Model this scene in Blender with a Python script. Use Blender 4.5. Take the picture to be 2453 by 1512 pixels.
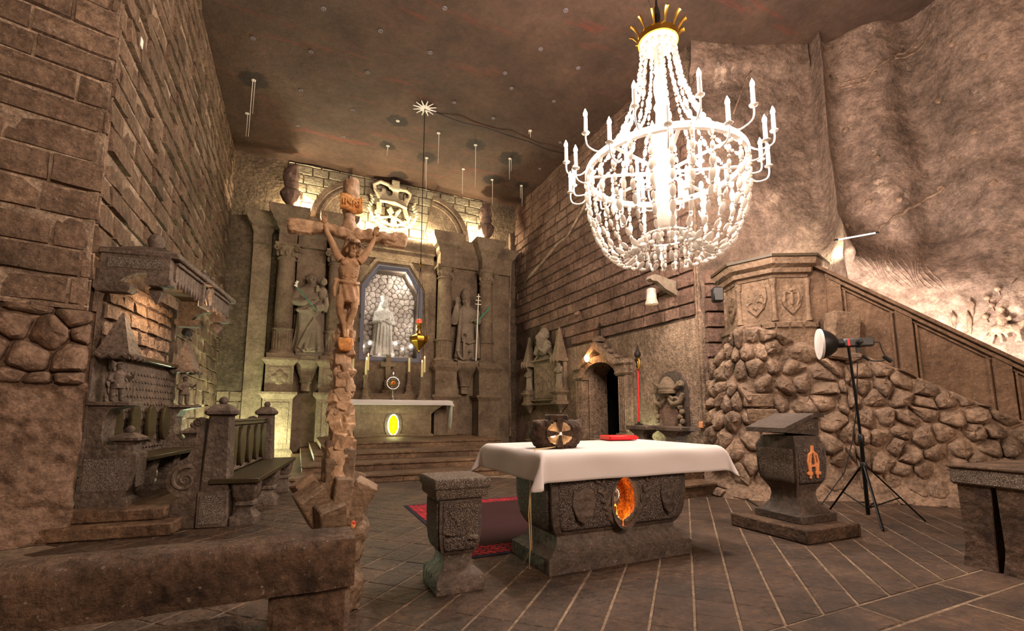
import bpy, bmesh, math, random
from mathutils import Vector, Matrix, Euler, noise

for o in list(bpy.data.objects):
    bpy.data.objects.remove(o, do_unlink=True)
SC = bpy.context.scene
COL = SC.collection
R = math.radians
rnd = random.Random(7)

# ------------------------------------------------------------------ camera
EYE = 1.4; YAW = R(24.7); PITCH = R(7.4); FPX = 1110.0; CXP = 1226.5; CYP = 846.0
cd = bpy.data.cameras.new('camera'); cam = bpy.data.objects.new('camera', cd); COL.objects.link(cam)
cam.location = (0, 0, EYE); cam.rotation_euler = (R(90) + PITCH, 0, -YAW)
cd.sensor_width = 36; cd.lens = FPX / 2453 * 36; cd.shift_y = (CYP - 756) / 2453; cd.clip_start = .05; cd.clip_end = 200
SC.camera = cam
_f = Vector((math.sin(YAW) * math.cos(PITCH), math.cos(YAW) * math.cos(PITCH), math.sin(PITCH)))
_r = Vector((math.cos(YAW), -math.sin(YAW), 0)); _u = _r.cross(_f)
def project(p):
    v = Vector(p) - Vector((0, 0, EYE)); s = v.dot(_f)
    if s < .05: return None
    return (CXP + FPX * v.dot(_r) / s, CYP - FPX * v.dot(_u) / s, s)
def in_frame(p, m=60):
    q = project(p)
    return q is not None and -m < q[0] < 2453 + m and -m < q[1] < 1512 + m

# ------------------------------------------------------------------ world, exposure, room lights
SC.view_settings.view_transform = 'Standard'; SC.view_settings.look = 'None'
SC.view_settings.exposure = 1.05; SC.view_settings.gamma = 1.0; SC.view_settings.use_curve_mapping = False
SC.cycles.use_denoising = True
SC.cycles.sample_clamp_indirect = 6.0
SC.cycles.max_bounces = 5; SC.cycles.diffuse_bounces = 3; SC.cycles.use_adaptive_sampling = True; SC.cycles.adaptive_threshold = .1; SC.cycles.caustics_reflective = False; SC.cycles.caustics_refractive = False
W = bpy.data.worlds.new('cave_air'); SC.world = W; W.use_nodes = True
W.node_tree.nodes['Background'].inputs[0].default_value = (1.0, .72, .52, 1)
W.node_tree.nodes['Background'].inputs[1].default_value = .10

def lamp(name, loc, power, col=(1, .8, .62), size=.1, kind='POINT', aim=None, spot=None, blend=.6, shape=None):
    d = bpy.data.lights.new(name, kind); d.energy = power; d.color = col
    if kind in ('POINT', 'SPOT'): d.shadow_soft_size = size
    if kind == 'AREA':
        d.shape = 'RECTANGLE'; d.size, d.size_y = shape
    if kind == 'SPOT': d.spot_size = R(spot); d.spot_blend = blend
    o = bpy.data.objects.new(name, d); COL.objects.link(o); o.location = loc
    if aim is not None:
        o.rotation_euler = (Vector(aim) - Vector(loc)).to_track_quat('-Z', 'Y').to_euler()
    return o

WARM = (1.0, .72, .5); WHITE = (1.0, .88, .76); GREEN = (.86, 1.0, .6)
# the hall's other chandeliers, hanging behind the visitor
lamp('hall_chandelier_light', (2.5, -5.0, 6.0), 1150, (1, .75, .57), .8)
lamp('hall_chandelier_light', (8.0, -9.0, 6.0), 800, (1, .75, .57), .8)
# floods lying on the altar cornice behind the urns and the crest
for fx, fy, fz, fp in ((-.22, 16.75, 8.3, 190), (1.95, 16.5, 8.02, 120), (2.95, 16.45, 8.0, 60), (3.95, 16.5, 8.02, 120), (6.1, 16.75, 8.3, 190)): lamp('cornice_flood', (fx, fy, fz), fp, (1, .85, .54), .08)
# tubes lying at the foot of the left wall and beside the left pedestals
lamp('floor_tube', (-1.9, 11.6, .5), 80, GREEN, .12)
lamp('floor_tube', (-1.2, 15.2, .3), 230, GREEN, .12)
lamp('floor_tube', (7.75, 9.2, .9), 9, GREEN, .08)
# lamp under the stall canopy
lamp('stall_lamp', (-1.75, 8.35, 2.95), 24, (1, .66, .38), .05)
# strip lights behind the stair parapet and at the foot of the rock pillar
for sx, sy, sz, sp in ((9.55, 4.95, 2.95, 190), (10.35, 4.15, 2.4, 200), (11.15, 3.35, 1.8, 95)): lamp('parapet_strip', (sx, sy, sz), sp, (1, .9, .8), .15)
lamp('pillar_tube_light', (10.3, 5.75, 4.8), 75, (1, .92, .66), .08)
lamp('floor_spot_light', (6.62, 5.85, .08), 14, (.95, 1, .9), .04, 'SPOT', (7.6, 5.9, 2.0), 95)
# ------------------------------------------------------------------ naming helpers
def tag(o, label=None, cat=None, group=None, kind=None):
    if label: o['label'] = label
    if cat: o['category'] = cat
    if group: o['group'] = group
    if kind: o['kind'] = kind
    return o
def empty(name, loc=(0, 0, 0), rz=0, label=None, cat=None, group=None, kind=None):
    o = bpy.data.objects.new(name, None); COL.objects.link(o)
    o.location = loc; o.rotation_euler = (0, 0, rz); o.empty_display_size = .1
    return tag(o, label, cat, group, kind)
def copy_tree(o, parent=None):
    c = o.copy(); COL.objects.link(c); c.parent = parent
    for ch in list(o.children): copy_tree(ch, c)
    return c
def link(name, me, mat=None, parent=None, loc=None):
    o = bpy.data.objects.new(name, me); COL.objects.link(o)
    if mat is not None and not me.materials: me.materials.append(mat)
    if parent is not None: o.parent = parent
    if loc is not None: o.location = loc
    return o

# ------------------------------------------------------------------ mesh builder
class MB:
    def __init__(s): s.v = []; s.f = []
    def add(s, vs, fs, M=None):
        b = len(s.v)
        s.v += [tuple(M @ Vector(p)) for p in vs] if M is not None else [tuple(p) for p in vs]
        s.f += [tuple(i + b for i in f) for f in fs]
        return s
    def loft(s, rings, cap=True, closed=False, M=None):
        n = len(rings[0]); vs = [p for r in rings for p in r]; fs = []
        m = len(rings)
        for i in range(m if closed else m - 1):
            a, b = i * n, ((i + 1) % m) * n
            for j in range(n):
                k = (j + 1) % n
                fs.append((a + j, a + k, b + k, b + j))
        if cap and not closed:
            fs.append(tuple(range(n - 1, -1, -1))); fs.append(tuple((m - 1) * n + j for j in range(n)))
        return s.add(vs, fs, M)
    def box(s, c, d, rz=0, ch=0, M=None):
        hx, hy, hz = d[0] / 2, d[1] / 2, d[2] / 2
        T = Matrix.Translation(c) @ Matrix.Rotation(rz, 4, 'Z')
        if M is not None: T = M @ T
        if ch <= 0:
            vs = [(x, y, z) for z in (-hz, hz) for x, y in ((-hx, -hy), (hx, -hy), (hx, hy), (-hx, hy))]
            return s.add(vs, [(3, 2, 1, 0), (4, 5, 6, 7), (0, 1, 5, 4), (1, 2, 6, 5), (2, 3, 7, 6), (3, 0, 4, 7)], T)
        ch = min(ch, hx * .9, hy * .9, hz * .9); idx = {}; vs = []
        for sx in (-1, 1):
            for sy in (-1, 1):
                for sz in (-1, 1):
                    idx[sx, sy, sz] = len(vs)
                    vs += [(sx * hx, sy * (hy - ch), sz * (hz - ch)), (sx * (hx - ch), sy * hy, sz * (hz - ch)), (sx * (hx - ch), sy * (hy - ch), sz * hz)]
        fs = []
        q = ((-1, -1), (1, -1), (1, 1), (-1, 1))
        for a in (-1, 1):
            fs.append([idx[a, y, z] for y, z in q]); fs.append([idx[x, a, z] + 1 for x, z in q]); fs.append([idx[x, y, a] + 2 for x, y in q])
            for b in (-1, 1):
                fs.append((idx[a, b, -1], idx[a, b, 1], idx[a, b, 1] + 1, idx[a, b, -1] + 1))
                fs.append((idx[a, -1, b], idx[a, 1, b], idx[a, 1, b] + 2, idx[a, -1, b] + 2))
                fs.append((idx[-1, a, b] + 1, idx[1, a, b] + 1, idx[1, a, b] + 2, idx[-1, a, b] + 2))
                for c2 in (-1, 1): fs.append((idx[a, b, c2], idx[a, b, c2] + 1, idx[a, b, c2] + 2))
        return s.add(vs, fs, T)
    def lathe(s, prof, c=(0, 0, 0), n=24, a0=0, M=None, flute=None):
        rings = []
        for r, z in prof:
            rings.append([(c[0] + r * (1 - (flute[1] * (k % 2) if flute and flute[0](z) else 0)) * math.cos(a0 + 2 * math.pi * k / n), c[1] + r * (1 - (flute[1] * (k % 2) if flute and flute[0](z) else 0)) * math.sin(a0 + 2 * math.pi * k / n), c[2] + z) for k in range(n)])
        return s.loft(rings, M=M)
    def rect(s, prof, c=(0, 0, 0), M=None):          # prof: (hx, hy, z)
        return s.loft([[(c[0] + a * x, c[1] + b * y, c[2] + z) for a, b in ((-1, -1), (1, -1), (1, 1), (-1, 1))] for x, y, z in prof], M=M)
    def octa(s, prof, c=(0, 0, 0), cut=.3, M=None):   # prof: (hx, hy, z), corners cut off
        rr = []
        for x, y, z in prof:
            k = cut * min(x, y)
            rr.append([(c[0] + p, c[1] + q, c[2] + z) for p, q in ((-x + k, -y), (x - k, -y), (x, -y + k), (x, y - k), (x - k, y), (-x + k, y), (-x, y - k), (-x, -y + k))])
        return s.loft(rr, M=M)
    def sphere(s, c, r, n=12, m=8, rot=None, M=None):
        if not hasattr(r, '__len__'): r = (r, r, r)
        T = Matrix.Translation(c) @ (rot.to_matrix().to_4x4() if rot is not None else Matrix())
        if M is not None: T = M @ T
        vs = [(0, 0, -r[2])]; fs = []
        for i in range(1, m):
            t = math.pi * i / m
            for k in range(n):
                a = 2 * math.pi * k / n
                vs.append((r[0] * math.sin(t) * math.cos(a), r[1] * math.sin(t) * math.sin(a), -r[2] * math.cos(t)))
        vs.append((0, 0, r[2])); L = len(vs) - 1
        for k in range(n):
            fs.append((0, 1 + (k + 1) % n, 1 + k)); fs.append((L, L - n + k, L - n + (k + 1) % n))
        for i in range(m - 2):
            for k in range(n):
                a = 1 + i * n; b = a + n
                fs.append((a + k, a + (k + 1) % n, b + (k + 1) % n, b + k))
        return s.add(vs, fs, T)
    def tube(s, pts, r, n=8, M=None, closed=False, flat=None):
        pts = [Vector(p) for p in pts]; m = len(pts); rings = []; prev = None
        for i, p in enumerate(pts):
            if closed: t = pts[(i + 1) % m] - pts[i - 1]
            else: t = pts[min(i + 1, m - 1)] - pts[max(i - 1, 0)]
            t.normalize()
            a = prev if prev is not None else (Vector((0, 0, 1)) if abs(t.z) < .9 else Vector((1, 0, 0)))
            a = (a - t * a.dot(t)).normalized(); b = t.cross(a); prev = a
            rr = r[i] if hasattr(r, '__len__') else r
            fa, fb = flat if flat else (1, 1)
            rings.append([tuple(p + a * (rr * fa * math.cos(2 * math.pi * k / n)) + b * (rr * fb * math.sin(2 * math.pi * k / n))) for k in range(n)])
        return s.loft(rings, closed=closed, M=M)
    def prism(s, poly, d0, d1, M):                     # poly in local xy, extruded d0..d1 along local z
        n = len(poly)
        vs = [(x, y, d0) for x, y in poly] + [(x, y, d1) for x, y in poly]
        fs = [tuple(range(n - 1, -1, -1)), tuple(range(n, 2 * n))] + [(i, (i + 1) % n, n + (i + 1) % n, n + i) for i in range(n)]
        return s.add(vs, fs, M)
    def grid(s, fn, nu, nv, M=None):
        vs = [fn(i / nu, j / nv) for j in range(nv + 1) for i in range(nu + 1)]
        fs = [(j * (nu + 1) + i, j * (nu + 1) + i + 1, (j + 1) * (nu + 1) + i + 1, (j + 1) * (nu + 1) + i) for j in range(nv) for i in range(nu)]
        return s.add(vs, fs, M)
    def mesh(s, name, smooth=None, recalc=True):
        me = bpy.data.meshes.new(name); me.from_pydata(s.v, [], s.f)
        if recalc:
            bm = bmesh.new(); bm.from_mesh(me); bmesh.ops.recalc_face_normals(bm, faces=bm.faces); bm.to_mesh(me); bm.free()
        if smooth:
            me.shade_smooth()
            if smooth < 179: me.set_sharp_from_angle(angle=R(smooth))
        me.update()
        return me
    def build(s, name, mat, parent=None, smooth=40, loc=None, recalc=True):
        return link(name, s.mesh(name, smooth, recalc), mat, parent, loc)

# frame whose local x = ux, y = uz(up), z = normal out
def frame(o, ux, uy, uz):
    M = Matrix.Identity(4)
    for i, v in enumerate((ux, uy, uz)):
        for k in range(3): M[k][i] = v[k]
    for k in range(3): M[k][3] = o[k]
    return M
XZ = lambda o=(0, 0, 0): frame(o, (1, 0, 0), (0, 0, 1), (0, -1, 0))     # front faces -Y
YZ = lambda o=(0, 0, 0): frame(o, (0, -1, 0), (0, 0, 1), (-1, 0, 0))    # front faces -X

def evaluated(me, mods):
    o = bpy.data.objects.new('tmp', me); COL.objects.link(o)
    for kind, kw in mods:
        m = o.modifiers.new('m', kind)
        for k, v in kw.items(): setattr(m, k, v)
    bpy.context.view_layer.update()
    dg = bpy.context.evaluated_depsgraph_get()
    r = bpy.data.meshes.new_from_object(o.evaluated_get(dg))
    bpy.data.objects.remove(o, do_unlink=True)
    return r
def sculpt(mb, name, mat, parent, voxel=.02, smooth=6, loc=None, rough=0, rsc=4, deci=None):
    me = mb.mesh(name, recalc=False)
    mods = [('REMESH', dict(mode='VOXEL', voxel_size=voxel)), ('SMOOTH', dict(factor=.5, iterations=smooth))]
    if deci: mods.append(('DECIMATE', dict(ratio=deci)))
    r = evaluated(me, mods)
    if rough:
        ns = [v.normal.copy() for v in r.vertices]
        for v, n in zip(r.vertices, ns):
            v.co += n * rough * noise.fractal(v.co * rsc, 1.0, 2.0, 4)
    r.shade_smooth(); r.name = name
    return link(name, r, mat, parent, loc)
def cut(me, cutter_mb, solver='EXACT'):
    c = link('cutter', cutter_mb.mesh('cutter'))
    r = evaluated(me, [('BOOLEAN', dict(operation='DIFFERENCE', object=c, solver=solver))])
    bpy.data.objects.remove(c, do_unlink=True)
    return r
def hull(pts, bev=.01):
    bm = bmesh.new()
    for p in pts: bm.verts.new(p)
    g = bmesh.ops.convex_hull(bm, input=bm.verts)
    bmesh.ops.delete(bm, geom=[e for e in g['geom_interior'] if isinstance(e, bmesh.types.BMVert)], context='VERTS')
    if bev: bmesh.ops.bevel(bm, geom=list(bm.edges), offset=bev, segments=1, affect='EDGES', clamp_overlap=True)
    me = bpy.data.meshes.new('rock'); bm.to_mesh(me); bm.free()
    return me
def chunk(c, d, r, rot=(0, 0, 0), jit=.25, bev=.012, n=14):
    E = Euler(rot).to_matrix(); pts = []
    for sx in (-1, 1):
        for sy in (-1, 1):
            for sz in (-1, 1):
                pts.append(Vector((sx * d[0] / 2 * (1 - jit * r.random()), sy * d[1] / 2 * (1 - jit * r.random()), sz * d[2] / 2 * (1 - jit * .7 * r.random()))))
    return hull([Vector(c) + E @ p for p in pts], bev)

# Voronoi cells in a plane patch
def clip_poly(poly, px, py, nx, ny):
    out = []
    for i in range(len(poly)):
        a, b = poly[i], poly[(i + 1) % len(poly)]
        da = (a[0] - px) * nx + (a[1] - py) * ny; db = (b[0] - px) * nx + (b[1] - py) * ny
        if da <= 0: out.append(a)
        if da * db < 0:
            t = da / (da - db); out.append((a[0] + (b[0] - a[0]) * t, a[1] + (b[1] - a[1]) * t))
    return out
def voronoi(x0, x1, y0, y1, sp, jit, r, stretch=1.0):
    pts = []; ny = int((y1 - y0) / (sp * .87)) + 3; nx = int((x1 - x0) / (sp * stretch)) + 3
    for j in range(-1, ny):
        for i in range(-1, nx):
            pts.append((x0 + (i + .5 * (j % 2)) * sp * stretch + r.uniform(-jit, jit) * sp, y0 + j * sp * .87 + r.uniform(-jit, jit) * sp))
    cells = []
    for p in pts:
        poly = [(x0, y0), (x1, y0), (x1, y1), (x0, y1)]
        for q in pts:
            dx, dy = q[0] - p[0], q[1] - p[1]; d = dx * dx + dy * dy
            if 0 < d < (4 * sp * stretch) ** 2:
                poly = clip_poly(poly, (p[0] + q[0]) / 2, (p[1] + q[1]) / 2, dx, dy)
                if len(poly) < 3: break
        if len(poly) >= 3:
            ar = abs(sum(poly[i][0] * poly[(i + 1) % len(poly)][1] - poly[(i + 1) % len(poly)][0] * poly[i][1] for i in range(len(poly)))) / 2
            if ar > .12 * sp * sp: cells.append(poly)
    return cells
def pebble(poly, fn, bulge, gap, r, levels=((1.0, -.06), (.97, .3), (.72, .85), (.36, 1.0)), tilt=.3):
    cx = sum(p[0] for p in poly) / len(poly); cy = sum(p[1] for p in poly) / len(poly)
    size = max(math.hypot(p[0] - cx, p[1] - cy) for p in poly)
    # round the outline by splitting each side
    pts = []
    for i in range(len(poly)):
        a, b = poly[i], poly[(i + 1) % len(poly)]
        pts.append(((a[0] * .86 + b[0] * .14), (a[1] * .86 + b[1] * .14)))
        if math.hypot(a[0] - b[0], a[1] - b[1]) > .5 * size: pts.append(((a[0] + b[0]) / 2, (a[1] + b[1]) / 2))
        pts.append(((a[0] * .14 + b[0] * .86), (a[1] * .14 + b[1] * .86)))
    k = max(.3, 1 - gap / max(size, 1e-3)); n = len(pts)
    tx, ty = r.uniform(-tilt, tilt), r.uniform(-tilt, tilt)
    vs = []; fs = []
    for sc_, lv in levels:
        for p in pts:
            qx, qy = cx + (p[0] - cx) * k * sc_, cy + (p[1] - cy) * k * sc_
            d = bulge * lv * (1 + r.uniform(-.12, .12)) + ((qx - cx) * tx + (qy - cy) * ty) * (.0 if lv <= 0 else 1)
            vs.append(fn(qx, qy, d if lv > 0 else lv))
    vs.append(fn(cx, cy, bulge * 1.03)); L = len(vs) - 1
    for i in range(len(levels) - 1):
        for j in range(n):
            a = i * n; b = a + n
            fs.append((a + j, a + (j + 1) % n, b + (j + 1) % n, b + j))
    for j in range(n): fs.append(((len(levels) - 1) * n + j, (len(levels) - 1) * n + (j + 1) % n, L))
    return vs, fs
def place_pieces(name, items, mat, parent, limit=300, rest_name=None, smooth=30, rest_label=None):
    """items: (screen size, verts, faces): the largest become single children, the rest one part"""
    items.sort(key=lambda t: -t[0])
    for a, vs, fs in items[:limit]:
        c = sum((Vector(v) for v in vs), Vector()) / len(vs)
        me = bpy.data.meshes.new(name); me.from_pydata([tuple(Vector(v) - c) for v in vs], [], fs)
        me.shade_smooth(); me.set_sharp_from_angle(angle=R(smooth))
        link(name, me, mat, parent, c)
    if items[limit:]:
        mb = MB()
        for a, vs, fs in items[limit:]: mb.add(vs, fs)
        o = mb.build(rest_name or name + '_field', mat, parent, smooth, recalc=False)
        tag(o, rest_label, None, None, 'stuff')
def screen_area(vs):
    q = [project(v) for v in vs[:: max(1, len(vs) // 8)]]
    q = [p for p in q if p]
    if not q: return 0
    xs = [p[0] for p in q]; ys = [p[1] for p in q]
    if max(xs) < 0 or min(xs) > 2453 or max(ys) < 0 or min(ys) > 1512: return 0
    return (max(xs) - min(xs)) * (max(ys) - min(ys))
def brick(o, ux, nn, u0, u1, z0, z1, dep, r, tilt=.03, gap=.014, rough=.012):
    o = Vector(o); ux = Vector(ux); nn = Vector(nn); Z = Vector((0, 0, 1))
    u0 += gap; u1 -= gap; z0 += gap * .8; z1 -= gap * .8
    fr = []; bk = []
    tu = r.uniform(-.02, .02)
    for j in range(3):
        for i in range(4):
            u = u0 + (u1 - u0) * i / 3; z = z0 + (z1 - z0) * j / 2
            e = i in (0, 3) or j in (0, 2)
            if e:
                u += (.5 - i / 3) * .02 + r.uniform(-.006, .006); z += (.5 - j / 2) * .02 + r.uniform(-.006, .006)
            d = dep + tilt * (1 - j / 2 - .5) + tu * (i / 3 - .5) + r.uniform(-rough, rough) - (.014 if e else 0)
            fr.append(o + ux * u + Z * z + nn * d)
    loop = [0, 1, 2, 3, 7, 11, 10, 9, 8, 4]
    vs = list(fr)
    for k in loop:
        i, j = k % 4, k // 4
        vs.append(o + ux * (u0 + (u1 - u0) * i / 3) + Z * (z0 + (z1 - z0) * j / 2) + nn * -.03)
    fs = [(j * 4 + i, j * 4 + i + 1, (j + 1) * 4 + i + 1, (j + 1) * 4 + i) for j in range(2) for i in range(3)]
    n = len(loop)
    for k in range(n): fs.append((12 + k, 12 + (k + 1) % n, loop[(k + 1) % n], loop[k]))
    return vs, fs
def courses(o, ux, nn, L, z0, z1, ch, bl, r, ok, dep=(.0, .05), tilt=.03, gap=.014, rough=.012):
    items = []; z = z0
    while z < z1 - .05:
        h = ch * r.uniform(.85, 1.15); zt = min(z + h, z1); u = -bl * r.random()
        while u < L:
            w = bl * r.uniform(.65, 1.3); a, b = max(u, 0), min(u + w, L)
            if b - a > .06 and ok((a + b) / 2, (z + zt) / 2):
                d = r.uniform(*dep)
                if r.random() < .08: d += .03
                vs, fs = brick(o, ux, nn, a, b, z, zt, d, r, tilt, gap, rough)
                items.append((screen_area(vs), vs, fs))
            u += w
        z = zt
    return items
def text_mesh(s, size, depth, bold=False):
    c = bpy.data.curves.new('lettering', 'FONT'); c.body = s; c.size = size; c.extrude = depth; c.align_x = 'CENTER'; c.align_y = 'CENTER'
    if bold: c.offset = size * .012
    o = bpy.data.objects.new('tmp', c); COL.objects.link(o); bpy.context.view_layer.update()
    me = bpy.data.meshes.new_from_object(o.evaluated_get(bpy.context.evaluated_depsgraph_get()))
    bpy.data.objects.remove(o, do_unlink=True)
    return me
# ------------------------------------------------------------------ materials
def lin(c):
    return tuple(((x / 255) / 12.92 if x / 255 <= .04045 else ((x / 255 + .055) / 1.055) ** 2.4) for x in c) + (1,)
class NT:
    def __init__(s, name):
        s.m = bpy.data.materials.new(name); s.m.use_nodes = True; s.t = s.m.node_tree; s.b = s.t.nodes['Principled BSDF']
        s.b.inputs['Specular IOR Level'].default_value = .3
    def n(s, kind, **kw):
        x = s.t.nodes.new('ShaderNode' + kind)
        for k, v in kw.items():
            if isinstance(k, str) and hasattr(x, k): setattr(x, k, v)
            else: x.inputs[k].default_value = v
        return x
    def l(s, a, b): s.t.links.new(a, b)
    def noise(s, vec, scale, detail=5, rough=.6, dist=0):
        x = s.n('TexNoise'); s.l(vec, x.inputs['Vector'])
        x.inputs['Scale'].default_value = scale; x.inputs['Detail'].default_value = detail; x.inputs['Roughness'].default_value = rough; x.inputs['Distortion'].default_value = dist
        return x.outputs['Fac']
    def ramp(s, fac, stops):
        x = s.n('ValToRGB'); s.l(fac, x.inputs[0]); e = x.color_ramp.elements
        while len(e) < len(stops): e.new(.5)
        for k, (p, c) in zip(e, stops): k.position = p; k.color = c if len(c) == 4 else lin(c)
        return x.outputs[0]
    def mix(s, fac, a, b, mode='MIX'):
        x = s.n('Mix', data_type='RGBA', blend_type=mode)
        for v, i in ((fac, 0), (a, 6), (b, 7)):
            if hasattr(v, 'is_linked'): s.l(v, x.inputs[i])
            else: x.inputs[i].default_value = v
        return x.outputs[2]
    def math(s, op, a, b=None):
        x = s.n('Math', operation=op)
        for i, v in enumerate((a, b)):
            if v is None: continue
            if hasattr(v, 'is_linked'): s.l(v, x.inputs[i])
            else: x.inputs[i].default_value = v
        return x.outputs[0]
G = lambda v: (v, v, v, 1)
def stone(name, c0, c1, sc=1.6, bump=.5, bsc=14, speck=None, rough=.85, var=.25, streak=None, salt=None, obj=False, spec=.25, grain=.8, glint=.2):
    m = NT(name); geo = m.n('NewGeometry'); pos = geo.outputs['Position']
    if obj: pos = m.n('TexCoord').outputs['Object']
    col = m.ramp(m.noise(pos, sc, 7, .65), [(.32, c0), (.68, c1)])
    fine = m.noise(pos, sc * 9, 5, .7)
    col = m.mix(grain, col, m.ramp(fine, [(.28, G(.3)), (.72, G(1.6))]), 'MULTIPLY')
    col = m.mix(grain * .65, col, m.ramp(m.noise(pos, sc * 34, 4, .75), [(.3, G(.35)), (.7, G(1.55))]), 'MULTIPLY')
    if streak:                                     # fine stretched grain
        mp = m.n('Mapping'); m.l(pos, mp.inputs[0]); mp.inputs['Scale'].default_value = streak[0]
        col = m.mix(streak[2], col, m.ramp(m.noise(mp.outputs[0], streak[1], 5, .7), [(.3, G(.45)), (.7, G(1.3))]), 'MULTIPLY')
    if salt:                                       # pale salt bloom in patches
        col = m.mix(m.ramp(m.noise(pos, salt[1], 8, .75), [(salt[2], G(0)), (salt[2] + .12, G(1))]), col, lin(salt[0]))
    if speck:
        sp = m.ramp(m.noise(pos, speck[1], 3, .6), [(.5, G(0)), (.58, G(1))])
        col = m.mix(sp, col, lin(speck[0]))
    if glint:                                      # tiny pale crystal faces
        col = m.mix(m.ramp(m.noise(pos, 38, 2, .5), [(.66, G(0)), (.72, G(glint))]), col, lin((206, 190, 174)))
    rn = m.math('FRACT', m.math('ADD', m.n('ObjectInfo').outputs['Random'], geo.outputs['Random Per Island']))
    hsv = m.n('HueSaturation'); m.l(col, hsv.inputs['Color'])
    m.l(m.math('ADD', m.math('MULTIPLY', rn, var), 1 - var / 2), hsv.inputs['Value'])
    m.l(hsv.outputs[0], m.b.inputs['Base Color'])
    m.b.inputs['Roughness'].default_value = rough; m.b.inputs['Specular IOR Level'].default_value = spec
    bp = m.n('Bump'); bp.inputs['Strength'].default_value = min(1, bump * 1.2); bp.inputs['Distance'].default_value = .055
    h = m.math('ADD', m.noise(pos, bsc, 8, .65), m.math('MULTIPLY', m.noise(pos, bsc * .25, 3, .6), 1.5))
    if speck: h = m.math('ADD', h, m.math('MULTIPLY', m.noise(pos, speck[1], 3, .6), .8))
    m.l(h, bp.inputs['Height']); m.l(bp.outputs[0], m.b.inputs['Normal'])
    return m.m
def plain(name, c, rough=.5, metal=0, emit=None, spec=.4, trans=0, bump=None):
    m = NT(name); m.b.inputs['Base Color'].default_value = lin(c); m.b.inputs['Roughness'].default_value = rough
    m.b.inputs['Metallic'].default_value = metal; m.b.inputs['Specular IOR Level'].default_value = spec
    m.b.inputs['Transmission Weight'].default_value = trans
    if emit: m.b.inputs['Emission Color'].default_value = lin(emit[0]); m.b.inputs['Emission Strength'].default_value = emit[1]
    if bump:
        pos = m.n('NewGeometry').outputs['Position']; bp = m.n('Bump'); bp.inputs['Strength'].default_value = bump[1]; bp.inputs['Distance'].default_value = .01
        m.l(m.noise(pos, bump[0], 5), bp.inputs['Height']); m.l(bp.outputs[0], m.b.inputs['Normal'])
    return m.m
def wood_mat(name, c0, c1):
    m = NT(name); pos = m.n('TexCoord').outputs['Object']; mp = m.n('Mapping'); m.l(pos, mp.inputs[0]); mp.inputs['Scale'].default_value = (14, 1.2, 14)
    m.l(m.ramp(m.noise(mp.outputs[0], 3, 6, .6, .6), [(.3, c0), (.7, c1)]), m.b.inputs['Base Color']); m.b.inputs['Roughness'].default_value = .45
    return m.m

M = {}
M['brick'] = stone('salt_brick', (88, 70, 55), (130, 105, 86), 1.2, .7, 9, streak=((1, 1, .22), 9, .55), var=.35, salt=((176, 156, 140), 2.2, .62))
M['brick_right'] = stone('brown_salt_brick', (88, 66, 56), (132, 104, 90), 1.4, .6, 10, streak=((1, 1, .3), 9, .4), var=.3, salt=((170, 146, 132), 2.0, .66))
M['ashlar'] = stone('pale_ashlar', (128, 118, 98), (170, 158, 134), 1.4, .5, 12, var=.35, grain=.5)
M['mortar'] = stone('salt_mortar', (112, 92, 76), (172, 148, 126), 2.0, .6, 16, var=0, salt=((190, 170, 150), 1.3, .55))
M['mortar_dark'] = stone('dark_joint', (50, 38, 32), (92, 72, 60), 2.0, .5, 16, var=0)
M['plaster'] = stone('rough_rendered_rock', (112, 92, 76), (164, 138, 118), 1.0, .9, 20, var=0, streak=((1, 1, .2), 6, .4))
M['backwall'] = stone('smoothed_salt_rock', (72, 60, 48), (112, 94, 76), .8, .6, 10, var=0, salt=((138, 122, 102), 1.8, .64))
M['altar'] = stone('carved_altar_stone', (96, 80, 66), (146, 126, 104), 1.1, .45, 16, var=.1, grain=.45, salt=((160, 142, 120), 3, .66))
M['statue'] = stone('grey_salt_statue', (112, 98, 84), (150, 134, 116), 1.5, .3, 14, var=.05, grain=.3)
M['darkstone'] = stone('polished_dark_salt', (58, 48, 42), (98, 82, 72), 2.0, .35, 16, rough=.55, var=.12, spec=.45, salt=((130, 112, 98), 4, .68))
M['granite'] = stone('pecked_salt_panel', (86, 72, 62), (130, 112, 98), 2.0, 1.0, 30, speck=((204, 186, 170), 120), grain=.5, rough=.7, var=.06)
M['darkgranite'] = stone('dark_pecked_salt_panel', (58, 48, 44), (96, 82, 75), 2.5, 1.0, 30, speck=((188, 170, 160), 125), grain=.5, rough=.6, var=.06)
M['railstone'] = stone('worn_rail_stone', (52, 38, 30), (112, 88, 70), 2.6, 1.0, 12, rough=.7, var=.1, salt=((140, 112, 90), 5, .62))
M['rock'] = stone('rough_salt_rock', (94, 74, 60), (146, 118, 98), 1.0, 1.0, 7, var=.16, salt=((178, 156, 136), 2.4, .64))
M['boulder'] = stone('carved_boulder_salt', (100, 80, 64), (150, 122, 100), 2.0, .9, 10, var=.2, rough=.6, spec=.45, salt=((184, 162, 142), 5, .64))
M['rockwall'] = stone('upper_rock_wall', (80, 65, 55), (134, 110, 96), .55, 1.0, 5, var=0, salt=((186, 162, 142), .9, .6))
M['pulpit'] = stone('pulpit_salt', (98, 79, 63), (140, 115, 95), 1.6, .5, 14, var=.08, grain=.55, salt=((150, 136, 118), 3, .66))
M['parapet'] = stone('parapet_salt', (88, 68, 53), (124, 98, 78), 1.0, .5, 12, var=0, grain=.5, salt=((150, 124, 100), 2, .66))
M['tile'] = stone('dark_salt_tile', (44, 31, 22), (92, 68, 50), 1.6, .6, 14, rough=.5, var=.35, spec=.45, streak=((1, 4, 1), 4, .7), glint=.15, salt=((128, 100, 76), 2.5, .66))
M['grout'] = stone('pale_floor_joint', (104, 86, 70), (142, 122, 102), 1.5, .4, 16, var=0)
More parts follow.
